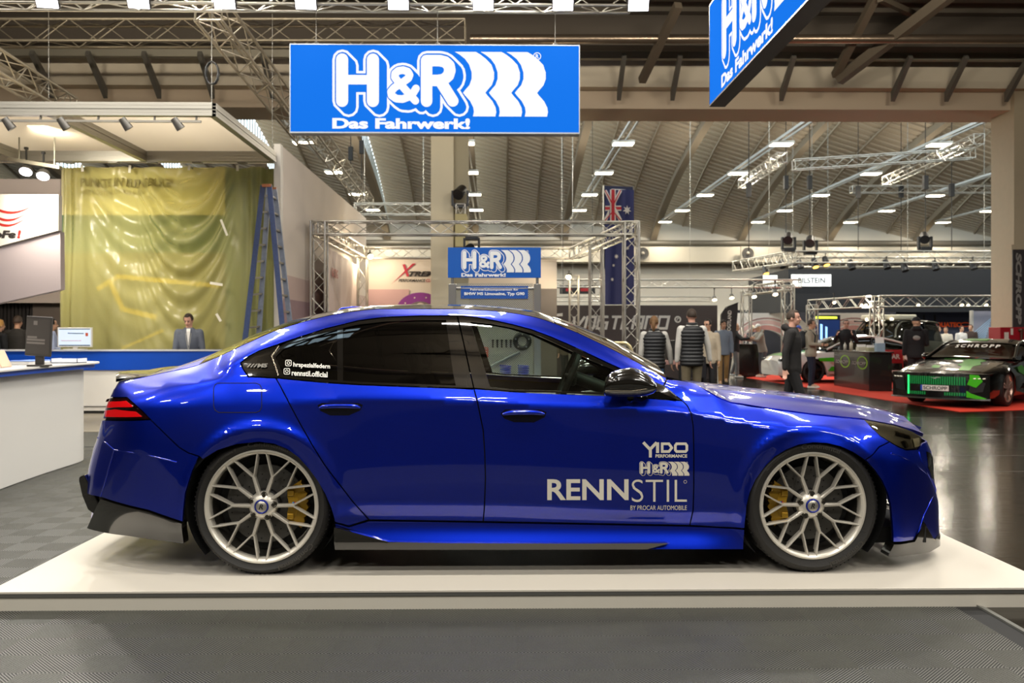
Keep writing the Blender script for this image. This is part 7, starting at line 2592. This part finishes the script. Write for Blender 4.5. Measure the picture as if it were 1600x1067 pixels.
        sm_m = o.modifiers.new('thick', 'SOLIDIFY'); sm_m.thickness = .010
    # ---- trousers
    t = MB()
    torso(t, .006, 0, 3)
    for sd in (-1, 1):
        hp, kn, an = legj[sd]
        cap(t, hp, kn, .090 * k * build, .066 * k); cap(t, kn, an + up * .01, .066 * k, .055 * k)
    cap(t, legj[-1][0], legj[1][0], .088 * k * build, .088 * k * build)
    remesh(t.build('trousers', M('trousers_' + legs[1:], legs, .8, noise=.2, nscale=9, bump=.4, bscale=18), T_), vox)
    # ---- top
    sl = sleeve or top
    u = MB()
    torso(u, .014, 0, 10, flare=.006)
    for sd in (-1, 1):
        sh, el, wr, dv = joints[sd]
        cap(u, pt(sd * .11 * k, -.004, .79 * H), sh, .070 * k, .066 * k)
        cap(u, sh, el, .068 * k * (build * .4 + .6), .054 * k)
        if long_sleeve:
            cap(u, el, wr - dv * .012, .054 * k, .042 * k)
    if hood:
        u.tube([pt(-.10, -.03, .83 * H), pt(-.06, -.11, .845 * H), pt(.06, -.11, .845 * H), pt(.10, -.03, .83 * H)], [.03, .055, .055, .03], 10)
    else:
        u.tube([neck + (r * math.cos(t_) + f * math.sin(t_)) * .056 * k - up * .018 for t_ in np.linspace(0, 2 * math.pi, 15)], .014, 6, caps=False)
    remesh(u.build('sweater' if not vest else 'shirt', M('cloth_' + sl[1:], sl, .85, noise=.12, nscale=8, bump=.4, bscale=20), T_), vox)
    if vest:
        m_ = MB(); torso(m_, .026, 0, 9, puff=.016, dense=8)
        m_.tube([neck + (r * math.cos(t_) + f * math.sin(t_)) * .07 * k + up * .005 for t_ in np.linspace(0, 2 * math.pi, 17)], .026, 8, caps=False)
        m_.build('puffer_vest', M('vest_' + vest[1:], vest, .55, bump=.2, bscale=60), T_)
    # ---- shoes
    for sd in (-1, 1):
        hp, kn, an = legj[sd]
        sm_ = MB()
        s0 = an - up * (.05 * H - .04)
        cap(sm_, s0 - f * .035, s0 + f * .06 + up * .0, .040 * k, .046 * k); cap(sm_, s0 + f * .06, s0 + f * .17 * k - up * .008, .046 * k, .032 * k); cap(sm_, s0, an, .04, .045)
        remesh(sm_.build('shoe', M('shoe_' + shoe[1:], shoe, .6), T_), .012, 2)
    J = dict(pt=pt, f=f, r=r, up=up, joints=joints, HP=HP, k=k, H=H)
    for ex in extras:
        ex(T_, J)
    return T_, J


def ex_backpack(T_, J):
    pt, H = J['pt'], J['H']
    m_ = MB(); m_.sphere(pt(0, -.21, .70 * H), (.15, .15, .23), 16, 12); m_.sphere(pt(0, -.29, .63 * H), (.11, .11, .12), 12, 8)
    B = m_.build('backpack', M('backpack_dark', '#24282c', .7), T_)
    m_ = MB()
    for sd in (-1, 1):
        m_.tube([pt(sd * .10, -.14, .80 * H), pt(sd * .11, .0, .835 * H), pt(sd * .125, .135, .76 * H), pt(sd * .15, .12, .64 * H), pt(sd * .15, -.08, .56 * H)], .022, 6)
    m_.build('strap', M('backpack_dark'), B)


def ex_lanyard(T_, J):
    pt, H = J['pt'], J['H']
    m_ = MB()
    for sd in (-1, 1):
        m_.tube([pt(sd * .05, .06, .83 * H), pt(sd * .035, .15, .74 * H), pt(0, .155, .62 * H)], .006, 5)
    m_.build('lanyard', M('lanyard_grey', '#a7a6a0', .6), T_)


def ex_suit(T_, J):
    pt, H = J['pt'], J['H']
    m_ = MB(); m_.add([pt(-.032, .132, .815 * H), pt(.032, .132, .815 * H), pt(.0, .158, .67 * H)], [(0, 1, 2)])
    m_.add([pt(-.032, .075, .84 * H), pt(.032, .075, .84 * H), pt(.032, .132, .815 * H), pt(-.032, .132, .815 * H)], [(0, 1, 2, 3)])
    m_.build('shirt_front', M('shirt_white', '#e9e5df', .7), T_)


def ex_print(T_, J):
    pt, H = J['pt'], J['H']
    m_ = MB(); m_.sphere(pt(0, -.135, .72 * H), (.10, .03, .06), 14, 8)
    m_.build('back_print', M('print_grey_white', '#8f8b86', .7), T_)


def ex_bags(T_, J):
    w = J['joints'][1][2]
    m_ = MB(); c = w - Vector((0, 0, .36)); m_.cbox(c, (.30, .12, .42)); B = m_.build('bag', M('bag_black', '#17151a', .4), T_)
    m_ = MB(); m_.tube([c + Vector((-.08, 0, .2)), w - Vector((0, 0, .05)), c + Vector((.08, 0, .2))], .008, 5); m_.build('bag_handle', M('bag_black'), B)
    m_ = MB(); put_polys(m_, flat2d(arc2d(0, 0, .03, .04, 0, 360, 14)[:-1], .02, True), lambda u, v, d: c + Vector((u, -.062 - d, v - .03)), .001); m_.build('bag_print', M('flag_white'), B)


def ex_phone(T_, J):
    w, dv = J['joints'][1][2], J['joints'][1][3]
    m_ = MB(); m_.cbox(w + dv * .10, (.08, .012, .15)); m_.build('phone', BLACK(), T_)


person('man in grey suit jacket and lanyard working behind the long blue-banded counter', 296, 15.98, 1.80, 14, top='#5f6470', legs='#33353b', hair='#2b1d13', larm='down', rarm='down', lean=8, nod=22, extras=(ex_suit, ex_lanyard), turn=18, skin='pink')
person('woman with blond ponytail in black puffer vest and blue jeans, seen from behind', 1022, 15.6, 1.74, 178, vest='#1c1d1f', sleeve='#b9b6ae', legs='#55749b', hair='#6b4c2a', hairstyle='pony', larm='down', rarm='out', turn=12, build=1.05, vox=.010)
person('tall short-haired man in black puffer vest and olive trousers, seen from behind', 1081, 15.3, 1.86, 182, vest='#191a1c', sleeve='#c3c0b8', legs='#6a604a', hair='#35271b', larm='down', rarm='out', build=1.04, vox=.010, skin='pink')
person('man with glasses in cream shirt holding black bags behind the tall vest wearer', 1106, 18.0, 1.72, -20, top='#b3a58f', legs='#1f1d1f', hair='#1e1712', rarm='bent', larm='down', glasses=True, extras=(ex_bags,), turn=25)
person('young man in grey-blue sweatshirt and tan trousers walking towards the camera', 1130, 24.0, 1.78, -8, top='#7d8796', legs='#9c7a4c', hair='#2d1f15', hairstyle='curly', shoe='#b59b74', stride=.35, larm='down', rarm='fwd', turn=-12)
person('bald man in black shirt and grey trousers leaning on the plain black bar counter', 1149, 27.6, 1.76, 70, top='#1b1a1c', legs='#6b6a6a', hairstyle='bald', larm='reach', rarm='reach', stride=.15, shoe='#e5e2dc')
person('person in white cap and grey quilted jacket bending over the plain black bar counter', 1192, 27.8, 1.74, -80, top='#8a857b', vest=None, legs='#45484c', hair='#d8d5cf', hairstyle='cap', larm='reach', rarm='reach', lean=14, hood=True)
person('man in dark jacket walking to the right in front of the truss post', 1238, 13.0, 1.78, 68, top='#1e1c1b', legs='#121113', hair='#3b2c1f', shoe='#1a1918', larm='down', rarm='back', stride=.5, turn=14, hood=True, vox=.009, skin='pink', build=1.03)
person('man in beige sweatshirt with backpack and dark trousers on the red carpet', 1267, 22.3, 1.78, 60, top='#a49a88', legs='#1f2438', hair='#3a2a1e', shoe='#dcd5cb', larm='bent', rarm='bent', extras=(ex_backpack, ex_phone), hood=True, turn=8, build=1.12)
person('man with glasses in black sweater gesturing behind the black counter', 1322, 24.2, 1.80, -28, top='#131215', legs='#17171a', hair='#3a2d22', larm='up', rarm='up', glasses=True, skin='pink', turn=-10, z0=.008)
person('man in dark cap and black hoodie with pale back print beside the dark coupe', 1431, 20.6, 1.80, 165, top='#121013', legs='#131214', hair='#17151a', hairstyle='cap', larm='down', rarm='bent', extras=(ex_print,), hood=True, turn=70, build=1.15, shoe='#1c1b1d', z0=.008)
# crowd behind the left counter
person('man in dark shirt with shaved head, seen from behind, left of the dark monitor', 27, 17.6, 1.78, 175, top='#35312c', legs='#22222a', hair='#4a3a2e', rarm='bent', larm='bent', build=1.1)
person('long-haired blond woman in black at the far left edge of the crowd', -2, 17.2, 1.70, 150, top='#151416', legs='#1c1c20', hair='#b98a45', hairstyle='long', rarm='down')
person('grey-haired man behind the shaved head at the far left', 15, 19.6, 1.74, 10, top='#6e675e', legs='#2a2a2c', hair='#b8ada0', turn=20)
person('man in straw-coloured cap just above the dark monitor', 66, 19.4, 1.84, 20, top='#4a4640', legs='#2a2a2c', hair='#caa878', hairstyle='cap', turn=-60)
person('dark-haired person in pale blue shirt between the two monitors', 80, 17.4, 1.72, 120, top='#a9b3d2', legs='#2b2f3f', hair='#1d1612', larm='bent', rarm='bent')
person('person with pale cap and green collar right of the pale blue shirt', 88, 20.2, 1.72, 10, top='#3f8a4d', legs='#2a2a2c', hair='#d9cdb6', hairstyle='cap')
# small figures far back
person('man whose head shows over the windscreen, left of the rear right truss post', 884, 24.6, 1.74, 20, top='#6d6258', legs='#2a2a2c', hair='#5a3d27', skin='pink')
person('man whose head shows over the windscreen, right of the rear right truss post', 920, 22.4, 1.62, 160, top='#7a4f38', legs='#2a2a2c', hair='#4a2c1c')
person('person in cream top before the orange lettered wall, left of three', 1465, 33.5, 1.70, 60, top='#cfc5b4', legs='#3a3a42', hair='#3c2a1c')
person('person in cream top leaning before the orange lettered wall, middle of three', 1479, 33.0, 1.66, -40, top='#d6ccba', legs='#3a3a42', hair='#6b4a30', lean=10)
person('person in white shirt before the orange lettered wall, right of three', 1502, 33, 1.70, 10, top='#d9d6d0', legs='#2b2b33', hair='#2b1c14')
person('dark-haired person at the left side of the striped wall', 1517, 33.4, 1.76, -50, top='#3a2c26', legs='#2b2b33', hair='#3b2317')
person('person in blue hood half hidden behind the walking man', 1247, 28.6, 1.68, 40, top='#2c4f9e', legs='#23242c', hair='#27408a', hairstyle='cap', hood=True)
person('small figure in dark top behind the bar counter, left of the white cap', 1176, 33, 1.72, 10, top='#3a3d45', legs='#2a2a2c', hair='#c9b9a0', hairstyle='cap')
# ================================================================== other cars
def side_curve(pts):
    xs, ys = [p[0] for p in pts], [p[1] for p in pts]
    m_ = pchip_d(xs, ys)
    return lambda q: hermite(np.array(xs), np.array(ys), m_, min(max(q, xs[0]), xs[-1]))


def show_car(name, label, cat, loc, heading, L, Wd, top, belt, width, bottom, wheels, rw, body_m, glass_m, roof_m, rim_m, win, screen_x, parts, zk=1.):
    """loc: middle of the car on the ground; heading in degrees about z (0 = nose towards +x). Curves run over x from tail to nose."""
    T_ = thing(name, label, cat, loc)
    ZK = zk
    Rz = Matrix.Rotation(R(heading), 3, 'Z')
    o0 = Vector(loc)
    G = lambda x, y, z: o0 + Rz @ Vector((x, y, z * ZK if z > rw else z * (1 + (ZK - 1) * z / rw)))
    tp, bl, wd, bt = side_curve(top), side_curve(belt), side_curve(width), side_curve(bottom)
    xs = np.linspace(-L / 2, L / 2, 81)
    def half(x):
        w, b0, b1, z1 = wd(x), bt(x), bl(x), tp(x)
        # flank up to the belt, then bonnet / boot skin
        zm = b0 + (b1 - b0) * .55
        pts = [(w * .90, b0), (w * .97, b0 + (b1 - b0) * .15), (w * .985, b0 + (b1 - b0) * .32), (w, zm), (w * .985, b0 + (b1 - b0) * .82), (w * .93, b1)]
        c = min(z1, b1 + .05)
        pts += [(w * .80, b1 + (c - b1) * .6), (w * .5, b1 + (c - b1) * .95), (0, c)]
        return pts
    def arch_ok(x, z):
        return all(math.hypot(x - wx, z - rw) > rw * 1.10 for wx in wheels)
    rows_ = []
    for x in xs:
        h = half(x)
        rows_.append([(x, y, z) for y, z in h] + [(x, -y, z) for y, z in h[::-1][1:]])
    m_ = MB()
    n = len(rows_[0])
    # lift the lower edge over the wheels so the arches are open
    fixed = []
    for row_ in rows_:
        nr = []
        for (x, y, z) in row_:
            for wx in wheels:
                d_ = abs(x - wx)
                if d_ < rw * 1.12:
                    za = rw + math.sqrt(max(0, (rw * 1.12) ** 2 - d_ ** 2))
                    if z < za and abs(y) > .3:
                        z = za
            nr.append((x, y, z))
        fixed.append(nr)
    m_.grid([[G(*p) for p in q] for q in fixed])
    for q in (fixed[0], fixed[-1][::-1]):
        c = [G(*p) for p in q]
        m_.add(c, [tuple(range(n))])
    body = m_.build('body', body_m, T_, recalc=True, sharp=50)
    m_ = MB()
    rr_ = [[G(x, y, bt(x) + .04) for y in np.linspace(-wd(x) * .85, wd(x) * .85, 5)] for x in xs]
    m_.grid(rr_); m_.build('underside', dark_in, T_)
    # greenhouse
    gx = [x for x in np.linspace(screen_x[0], screen_x[1], 41)]
    rows_ = []
    for x in gx:
        b1, z1 = bl(x), tp(x)
        w = wd(x)
        t_ = min(1, max(.0, (z1 - b1) / .45))
        wt = w * (.93 - .24 * t_)
        pts = [(w * .925, b1 - .02), (w * .925 + (wt - w * .925) * .5, b1 + (z1 - b1) * .5), (wt, b1 + (z1 - b1) * .86), (wt * .9, b1 + (z1 - b1) * .97), (wt * .5, z1 + .01), (0, z1 + .015)]
        rows_.append([G(x, y, z) for y, z in pts] + [G(x, -y, z) for y, z in pts[::-1][1:]])
    m_ = MB(); m_.grid(rows_); m_.build('windows', glass_m, T_)
    # roof skin and pillars over the glass
    m_ = MB()
    rx = [x for x in np.linspace(win[0], win[1], 21)]
    rw_ = []
    for x in rx:
        w = wd(x); b1, z1 = bl(x), tp(x); t_ = min(1, max(0, (z1 - b1) / .45)); wt = w * (.93 - .24 * t_) + .006
        rw_.append([G(x, y * wt, z1 + .022 - .05 * abs(y) ** 6) for y in np.linspace(-1, 1, 17)])
    m_.grid(rw_); m_.build('roof', roof_m, T_)
    for sd in (-1, 1):
        m_ = MB()
        def gp(x, e):
            w = wd(x); b1, z1 = bl(x), tp(x); t_ = min(1, max(0, (z1 - b1) / .45))
            return G(x, sd * (w * (.925 - .20 * t_ * e) + .004), b1 - .01 + (z1 - b1) * e)
        m_.tube([gp(x, .95) for x in np.linspace(screen_x[0] + .06, screen_x[1] - .06, 25)], .030, 6)
        m_.build('roof_rail', roof_m, T_)
        m_ = MB(); m_.tube([gp((win[0] + win[1]) / 2 - .1, .0), gp((win[0] + win[1]) / 2 - .16, .95)], .03, 6); m_.build('pillar', gloss_black, T_)
        c_ = gp(screen_x[1] - .42, .1)
        m_ = MB(); m_.sphere(c_ + Rz @ Vector((.02, sd * .12, .06)), (.10, .12, .075), 12, 8); m_.tube([c_, c_ + Rz @ Vector((.02, sd * .10, .04))], .03, 6); m_.build('door_mirror', gloss_black, T_)
    for wx in wheels:
        for sd in (-1, 1):
            C = G(wx, sd * (wd(wx) * .97), rw)
            C.z = o0.z + rw
            ax = Rz @ Vector((0, sd, 0))
            t1 = Rz @ Vector((1, 0, 0))
            def lp(r_, a_, d_):
                return C + t1 * r_ * math.cos(a_) + Vector((0, 0, r_ * math.sin(a_))) - ax * d_
            def spin(prof, n_=36, closed=False):
                q = MB()
                rw2 = [[lp(r_, 2 * math.pi * i / n_, d_) for i in range(n_)] for r_, d_ in prof]
                if closed:
                    rw2.append(rw2[0])
                q.grid(rw2, True, close=True)
                return q
            Wh = spin([(rw * .76, .01), (rw * .82, -.004), (rw * .94, .0), (rw, .03), (rw, .22), (rw * .9, .25), (rw * .76, .24)], closed=True).build('wheel', rubber, T_, recalc=True)
            q = spin([(rw * .77, .012), (rw * .76, .0), (rw * .72, .01), (rw * .70, .06), (rw * .69, .2)])
            for s_ in range(5):
                for e in (-.14, .14):
                    a_ = 2 * math.pi * s_ / 5 + .3
                    q.bar(lp(.04, a_ + e, .02), lp(rw * .72, a_ + e * .9, .012), .03, .03, up=ax)
            q.add([lp(.07, 2 * math.pi * i / 12, .005) for i in range(12)], [tuple(range(12))])
            q.build('rim', rim_m, Wh)
            spin([(.001, .12), (rw * .7, .12)]).build('brake_shadow', dark_in, Wh)
    parts(T_, G, dict(tp=tp, bl=bl, wd=wd, bt=bt, L=L))
    return T_


def camo(name, base, c2, c3, scale=1.6, th=(.52, .60)):
    m = M(name, base, .25, .2, coat=1.)
    nt = m.node_tree; b = nt.nodes['Principled BSDF']
    tc = nt.nodes.new('ShaderNodeTexCoord')
    n = nt.nodes.new('ShaderNodeTexNoise'); n.inputs['Scale'].default_value = scale; n.inputs['Detail'].default_value = 2; n.inputs['Distortion'].default_value = 1.5
    nt.links.new(tc.outputs['Object'], n.inputs['Vector'])
    cr = nt.nodes.new('ShaderNodeValToRGB'); cr.color_ramp.interpolation = 'CONSTANT'
    cr.color_ramp.elements[0].color = (*lin(base), 1)
    cr.color_ramp.elements[1].position = th[0]; cr.color_ramp.elements[1].color = (*lin(c2), 1)
    e = cr.color_ramp.elements.new(th[1]); e.color = (*lin(c3), 1)
    nt.links.new(n.outputs['Fac'], cr.inputs[0]); nt.links.new(cr.outputs[0], b.inputs['Base Color'])
    return m


tint = glass('coupe_glass', (.05, .055, .05))
# ---- dark coupe on the red carpet
mx, my = world_x(1537, 18.3), 18.3
black_p = M('coupe_black', '#0d0c0b', .2, .2, coat=1.)
green_p = M('camo_green', '#3fae14', .3, coat=1.)
grey_p = M('camo_grey', '#4a4642', .35, coat=1.)


def coupe_parts(T_, G, c):
    L = c['L']
    tp, bl, wd, bt = c['tp'], c['bl'], c['wd'], c['bt']
    def front(y, z, d=.0):
        """point on the nose face"""
        return G(L / 2 + .16 - .22 * (abs(y) / .9) ** 2.5 + d, y, z)
    def bonnet(x, y, d=.006):
        w, b1, z1 = wd(x), bl(x), min(tp(x), bl(x) + .05)
        t_ = abs(y) / w
        return G(x, y, b1 + (z1 - b1) * (1 - t_ ** 2.5) + d)
    def facepoly(name, polys, mat, fn, sub=0):
        m_ = MB()
        for pl in polys:
            m_.add([fn(*p) for p in pl], [tuple(range(len(pl)))])
        return m_.build(name, mat, T_)
    nose = MB()
    rows_ = [[front(y, z, .0) for y in np.linspace(-.9, .9, 19)] for z in np.linspace(.18, .69, 12)]
    nose.grid(rows_)
    nose.grid([[rows_[-1][k_] for k_ in range(19)], [G(L / 2 - .34, y, .745 - .05 * abs(y)) for y in np.linspace(-.9, .9, 19)]])
    nose.build('front_bumper', black_p, T_, sharp=60)
    # green lit mesh grille
    gl = M('grille_green_lit', '#0b4a24', .4, emit=.6, ecol='#0a8a3e')
    gm = MB()
    for i in range(26):
        for j in range(9):
            y, z = -.52 + 1.04 * i / 25, .47 + .15 * j / 8
            gm.add([front(y - .014, z - .007, .012), front(y + .014, z - .007, .012), front(y + .014, z + .007, .012), front(y - .014, z + .007, .012)], [(0, 1, 2, 3)])
    for i in range(26):
        for j in range(4):
            y, z = -.52 + 1.04 * i / 25, .25 + .05 * j / 3
            if abs(y) < .16:
                continue
            gm.add([front(y - .014, z - .006, .012), front(y + .014, z - .006, .012), front(y + .014, z + .006, .012), front(y - .014, z + .006, .012)], [(0, 1, 2, 3)])
    g_ = gm.build('lit_grille', gl, T_); g_['kind'] = 'stuff'
    facepoly('grille_light_bar', [[(-.50, .24, .014), (-.53, .24, .014), (-.53, .64, .014), (-.50, .64, .014)]], M('grille_bar_lit', '#3cf07a', .4, emit=2.2, ecol='#19e060'), front)
    em = [[(-.10, .615, .02), (-.02, .60, .02), (.06, .625, .02), (.12, .60, .02), (.05, .60, .02), (.02, .575, .02), (-.01, .58, .02), (-.04, .595, .02)]]
    facepoly('grille_emblem', em, M('emblem_silver', '#b9b6b0', .3, .7), front)
    # number plate
    pm = MB(); pm.grid([[front(y, .335, .03) for y in (-.26, 0, .26)], [front(y, .445, .03) for y in (-.26, 0, .26)]], False)
    PL = pm.build('number_plate', M('plate_white', '#d7d0c8', .4), T_)
    bm_ = MB(); bm_.add([front(-.26, .335, .032), front(-.26, .445, .032), front(-.225, .445, .032), front(-.225, .335, .032)], [(0, 1, 2, 3)]); bm_.build('plate_band', M('plate_blue', '#1c3fa0', .4), PL)
    tx = MB(); put_text(tx, 'SCHROPP', (0, 0, 1, 1), lambda u, v, d: front(-.205 + .44 * u, .355 + .07 * v, .033), .02); tx.build('plate_lettering', M('print_black'), PL)
    facepoly('plate_holder', [[(-.27, .325, .02), (.27, .325, .02), (.27, .455, .02), (-.27, .455, .02)]], dark_in, front)
    # splitter lip and side intakes
    sp_ = MB(); sp_.grid([[front(y, .19, .03) for y in np.linspace(-.92, .92, 13)], [front(y, .16, .06) for y in np.linspace(-.92, .92, 13)], [front(y, .15, -.1) for y in np.linspace(-.92, .92, 13)]], False)
    sp_.build('front_splitter', M('splitter_grey', '#2b2824', .35, coat=.5), T_)
    for sd in (-1, 1):
        facepoly('headlamp', [[(sd * .60, .54, .012), (sd * .86, .57, .014), (sd * .88, .65, .014), (sd * .62, .63, .012)]], M('coupe_lamp', '#171614', .12, coat=1.), front)
        lm = MB()
        for q in range(3):
            lm.tube([front(sd * (.66 + .07 * q), .60, .02), front(sd * (.70 + .07 * q), .605, .02)], .010, 6)
        lm.build('lamp_strip', M('lamp_strip_white', '#e6dcc5', .2, emit=.4), T_)
        facepoly('air_intake', [[(sd * .58, .30, .013), (sd * .80, .34, .013), (sd * .84, .52, .013), (sd * .62, .58, .013)]], dark_in, front)
    # ragged green and grey splashes
    facepoly('grey_splash', [[(.95, -.25), (1.9, -.05), (2.1, .30), (1.75, .52), (1.2, .62), (.9, .3)], [(1.7, -.45), (2.1, -.35), (2.1, -.1), (1.8, -.12)]], grey_p, bonnet)
    facepoly('green_splash', [[(1.0, .05), (1.25, .02), (1.4, .12), (1.7, .10), (1.85, .24), (2.15, .28), (2.12, .48), (1.8, .42), (1.6, .50), (1.35, .40), (1.15, .45), (.95, .28)], [(1.75, -.32), (1.95, -.30), (2.05, -.22), (2.02, -.12), (1.85, -.16)], [(.85, -.45), (1.05, -.40), (1.0, -.05), (.85, .0)]], green_p, lambda x, y: bonnet(x, y, .010))
    facepoly('green_splash', [[(.60, .68, .016), (.74, .67, .016), (.80, .55, .016), (.70, .42, .016), (.56, .48, .016), (.60, .60, .016)], [(.55, .36, .016), (.62, .30, .016), (.86, .20, .016), (.80, .17, .016), (.55, .22, .016)]], green_p, front)
    sidef = lambda x, z, d=.012: G(x, wd(x) * 1.0 + d, z)
    sidef2 = lambda x, z, d=.012: G(x, -(wd(x) * 1.0 + d), z)
    for fn in (sidef, sidef2):
        m_ = MB()
        for pl in ([(.55, .62), (.9, .70), (1.0, .80), (.75, .84), (.5, .76)], [(-.2, .45), (.3, .5), (.25, .62), (-.1, .6)]):
            m_.add([fn(*p) for p in pl], [tuple(range(len(pl)))])
        m_.build('green_splash', green_p, T_)
        m_ = MB()
        for pl in ([(-1., .28), (.55, .28), (.5, .45), (.1, .40), (-.4, .5), (-1., .42)],):
            m_.add([fn(*p) for p in pl], [tuple(range(len(pl)))])
        m_.build('flame_splash', M('flame_orange', '#b5661f', .4, coat=1., noise=.5, nscale=5), T_)
    # windscreen band
    def scr(u, v, d):
        y = -.43 + .86 * u
        x = .30 - .24 * (1 - v) * -1 * .0 + (1 - v) * .12
        return G(x + .012 - .06 * (abs(y) / .6) ** 2, y, tp(x) + .028 - .05 * (abs(y) / .7) ** 3)
    tx = MB(); put_text(tx, 'SCHROPP', (0, 0, 1, 1), scr, .04, 0, 1.5); tx.build('windscreen_lettering', M('letters_cream'), T_)
    m_ = MB(); rows_ = [[G(x, y, tp(x) + .033) for y in np.linspace(-.35, .1, 5)] for x in np.linspace(-.35, .1, 5)]; m_.grid(rows_); m_.build('green_splash', green_p, T_)


show_car('coupe_car', 'dark coupe with green splashes, green lit grille and white windscreen letters on red carpet', 'car', (mx, my, .008), 222, 4.75, .95,
         top=[(-2.375, .95), (-1.9, 1.03), (-1.3, 1.14), (-.7, 1.32), (-.2, 1.36), (.15, 1.30), (.5, 1.13), (.85, .98), (1.5, .90), (2.1, .77), (2.375, .66)],
         belt=[(-2.375, .80), (-1.5, .93), (-.5, .92), (.8, .90), (1.5, .82), (2.1, .71), (2.375, .62)],
         width=[(-2.375, .72), (-2.2, .86), (-1.4, .96), (0, .92), (1.4, .95), (2.1, .90), (2.375, .80)],
         bottom=[(-2.375, .34), (-1.9, .22), (1.9, .18), (2.375, .20)], wheels=[-1.36, 1.40], rw=.345,
         body_m=black_p, glass_m=tint, roof_m=black_p, rim_m=M('rim_bronze', '#c3a596', .3, .7), win=(-.75, .22), screen_x=(-1.85, .88), parts=coupe_parts, zk=.93)

# ---- white and green sports car behind the counter
def hatch_parts(T_, G, c):
    L = c['L']; wd, bl, tp = c['wd'], c['bl'], c['tp']
    for sd in (-1, 1):
        m_ = MB()
        for pl in ([(-.2, .55), (1.15, .62), (1.2, .70), (.2, .74), (-.3, .68)], [(-2.0, .45), (-1.95, .82), (-1.2, .85), (-1.0, .72), (-1.85, .68)], [(-.9, .30), (.9, .34), (.8, .46), (-.2, .52), (-.9, .44)]):
            m_.add([G(x, sd * (wd(x) * 1.0 + .012), z) for x, z in pl], [tuple(range(len(pl)))])
        m_.build('green_splash', green_p, T_)
        m_ = MB()
        for pl in ([(-.95, .56), (.1, .50), (.75, .50), (.85, .58), (.2, .64), (-.9, .72)], [(-.8, .24), (.9, .26), (.85, .32), (.1, .36), (-.75, .34)]):
            m_.add([G(x, sd * (wd(x) * 1.0 + .013), z) for x, z in pl], [tuple(range(len(pl)))])
        m_.build('pink_splash', M('splash_pink', '#cfa79e', .3, coat=1.), T_)
        m_ = MB(); m_.sphere(G(L / 2 - .16, sd * .60, .64), (.16, .14, .06), 12, 8); m_.build('headlamp', M('coupe_lamp'), T_)
        m_ = MB(); m_.add([G(x, sd * y, z) for x, y, z in ((L / 2 - .02, .3, .56), (L / 2 - .12, .66, .6), (L / 2 - .14, .70, .22), (L / 2 + .0, .35, .2))], [(0, 1, 2, 3)]); m_.build('green_splash', green_p, T_)
    m_ = MB()
    m_.grid([[G(x, y, bl(x) + .05 - .04 * abs(y / .8) ** 2 + .012) for y in np.linspace(-.7, .7, 9)] for x in np.linspace(1.2, 2.0, 7)]); m_.build('bonnet_green', green_p, T_)
show_car('sports_car', 'white and green sports car on the red carpet behind the black counter', 'car', (world_x(1316, 25.6), 25.6, .008), 186, 4.45, .9,
         top=[(-2.22, .90), (-1.8, 1.0), (-1.2, 1.20), (-.5, 1.33), (.0, 1.30), (.5, 1.12), (.95, .94), (1.6, .86), (2.0, .76), (2.22, .62)],
         belt=[(-2.22, .78), (-1.5, .92), (-.5, .90), (.8, .86), (1.6, .80), (2.0, .70), (2.22, .58)],
         width=[(-2.22, .70), (-2., .84), (-1.3, .93), (0, .88), (1.3, .92), (1.9, .86), (2.22, .62)],
         bottom=[(-2.22, .32), (-1.8, .2), (1.7, .17), (2.22, .20)], wheels=[-1.28, 1.30], rw=.325,
         body_m=M('sports_white', '#d9d4ce', .22, coat=1.), glass_m=tint, roof_m=M('sports_white'), rim_m=M('rim_dark', '#2a2724', .35, .7), win=(-.8, .05), screen_x=(-1.75, .93), parts=hatch_parts)

# ---- olive off-roader further back
def suv_parts(T_, G, c):
    m_ = MB(); m_.box(tuple(G(0, 0, 0) + Vector((-.7, -.6, 1.84))), tuple(G(0, 0, 0) + Vector((.7, .6, 2.02)))); m_.build('roof_tent', M('tent_cream', '#cfc7ae', .7), T_, bevel=.05)
    for sd in (-1, 1):
        m_ = MB(); m_.tube([G(-1.2, sd * .62, 1.80), G(1.0, sd * .62, 1.80)], .025, 6); m_.build('roof_bar', BLACK(), T_)
        m_ = MB(); m_.sphere(G(2.1, sd * .62, .98), (.09, .09, .09), 10, 8); m_.build('headlamp', M('lamp_clear', '#cfcabb', .2, .3, emit=.5), T_)
    m_ = MB()
    for q in range(4):
        m_.sphere(G(.55, -.45 + .3 * q, 1.86), .06, 10, 8)
    m_.build('lamp_bar', M('lamp_bar_lit', '#fff1cf', .3, emit=3), T_)
    m_ = MB()
    for q in range(7):
        m_.cbox(G(2.16, -.36 + .12 * q, .95), (.04, .05, .22))
    m_.build('grille', BLACK(), T_)
show_car('off_road_car', 'dark olive off-roader with pale roof load behind the man in the dark cap', 'car', (world_x(1388, 29.5), 29.5, .008), 215, 4.3, .92,
         top=[(-2.15, 1.5), (-2.0, 1.78), (-1., 1.84), (.3, 1.82), (.75, 1.52), (1.0, 1.22), (1.8, 1.16), (2.15, 1.05)],
         belt=[(-2.15, 1.10), (-1., 1.14), (.9, 1.14), (1.8, 1.10), (2.15, 1.0)], width=[(-2.15, .84), (-1.8, .92), (0, .92), (1.8, .92), (2.15, .84)],
         bottom=[(-2.15, .45), (-1.5, .36), (1.5, .36), (2.15, .42)], wheels=[-1.3, 1.35], rw=.40,
         body_m=M('offroad_olive', '#3a3a2c', .4, .2, coat=.6), glass_m=tint, roof_m=M('offroad_olive'), rim_m=M('rim_dark'), win=(-2.0, .35), screen_x=(-2.05, 1.0), parts=suv_parts)
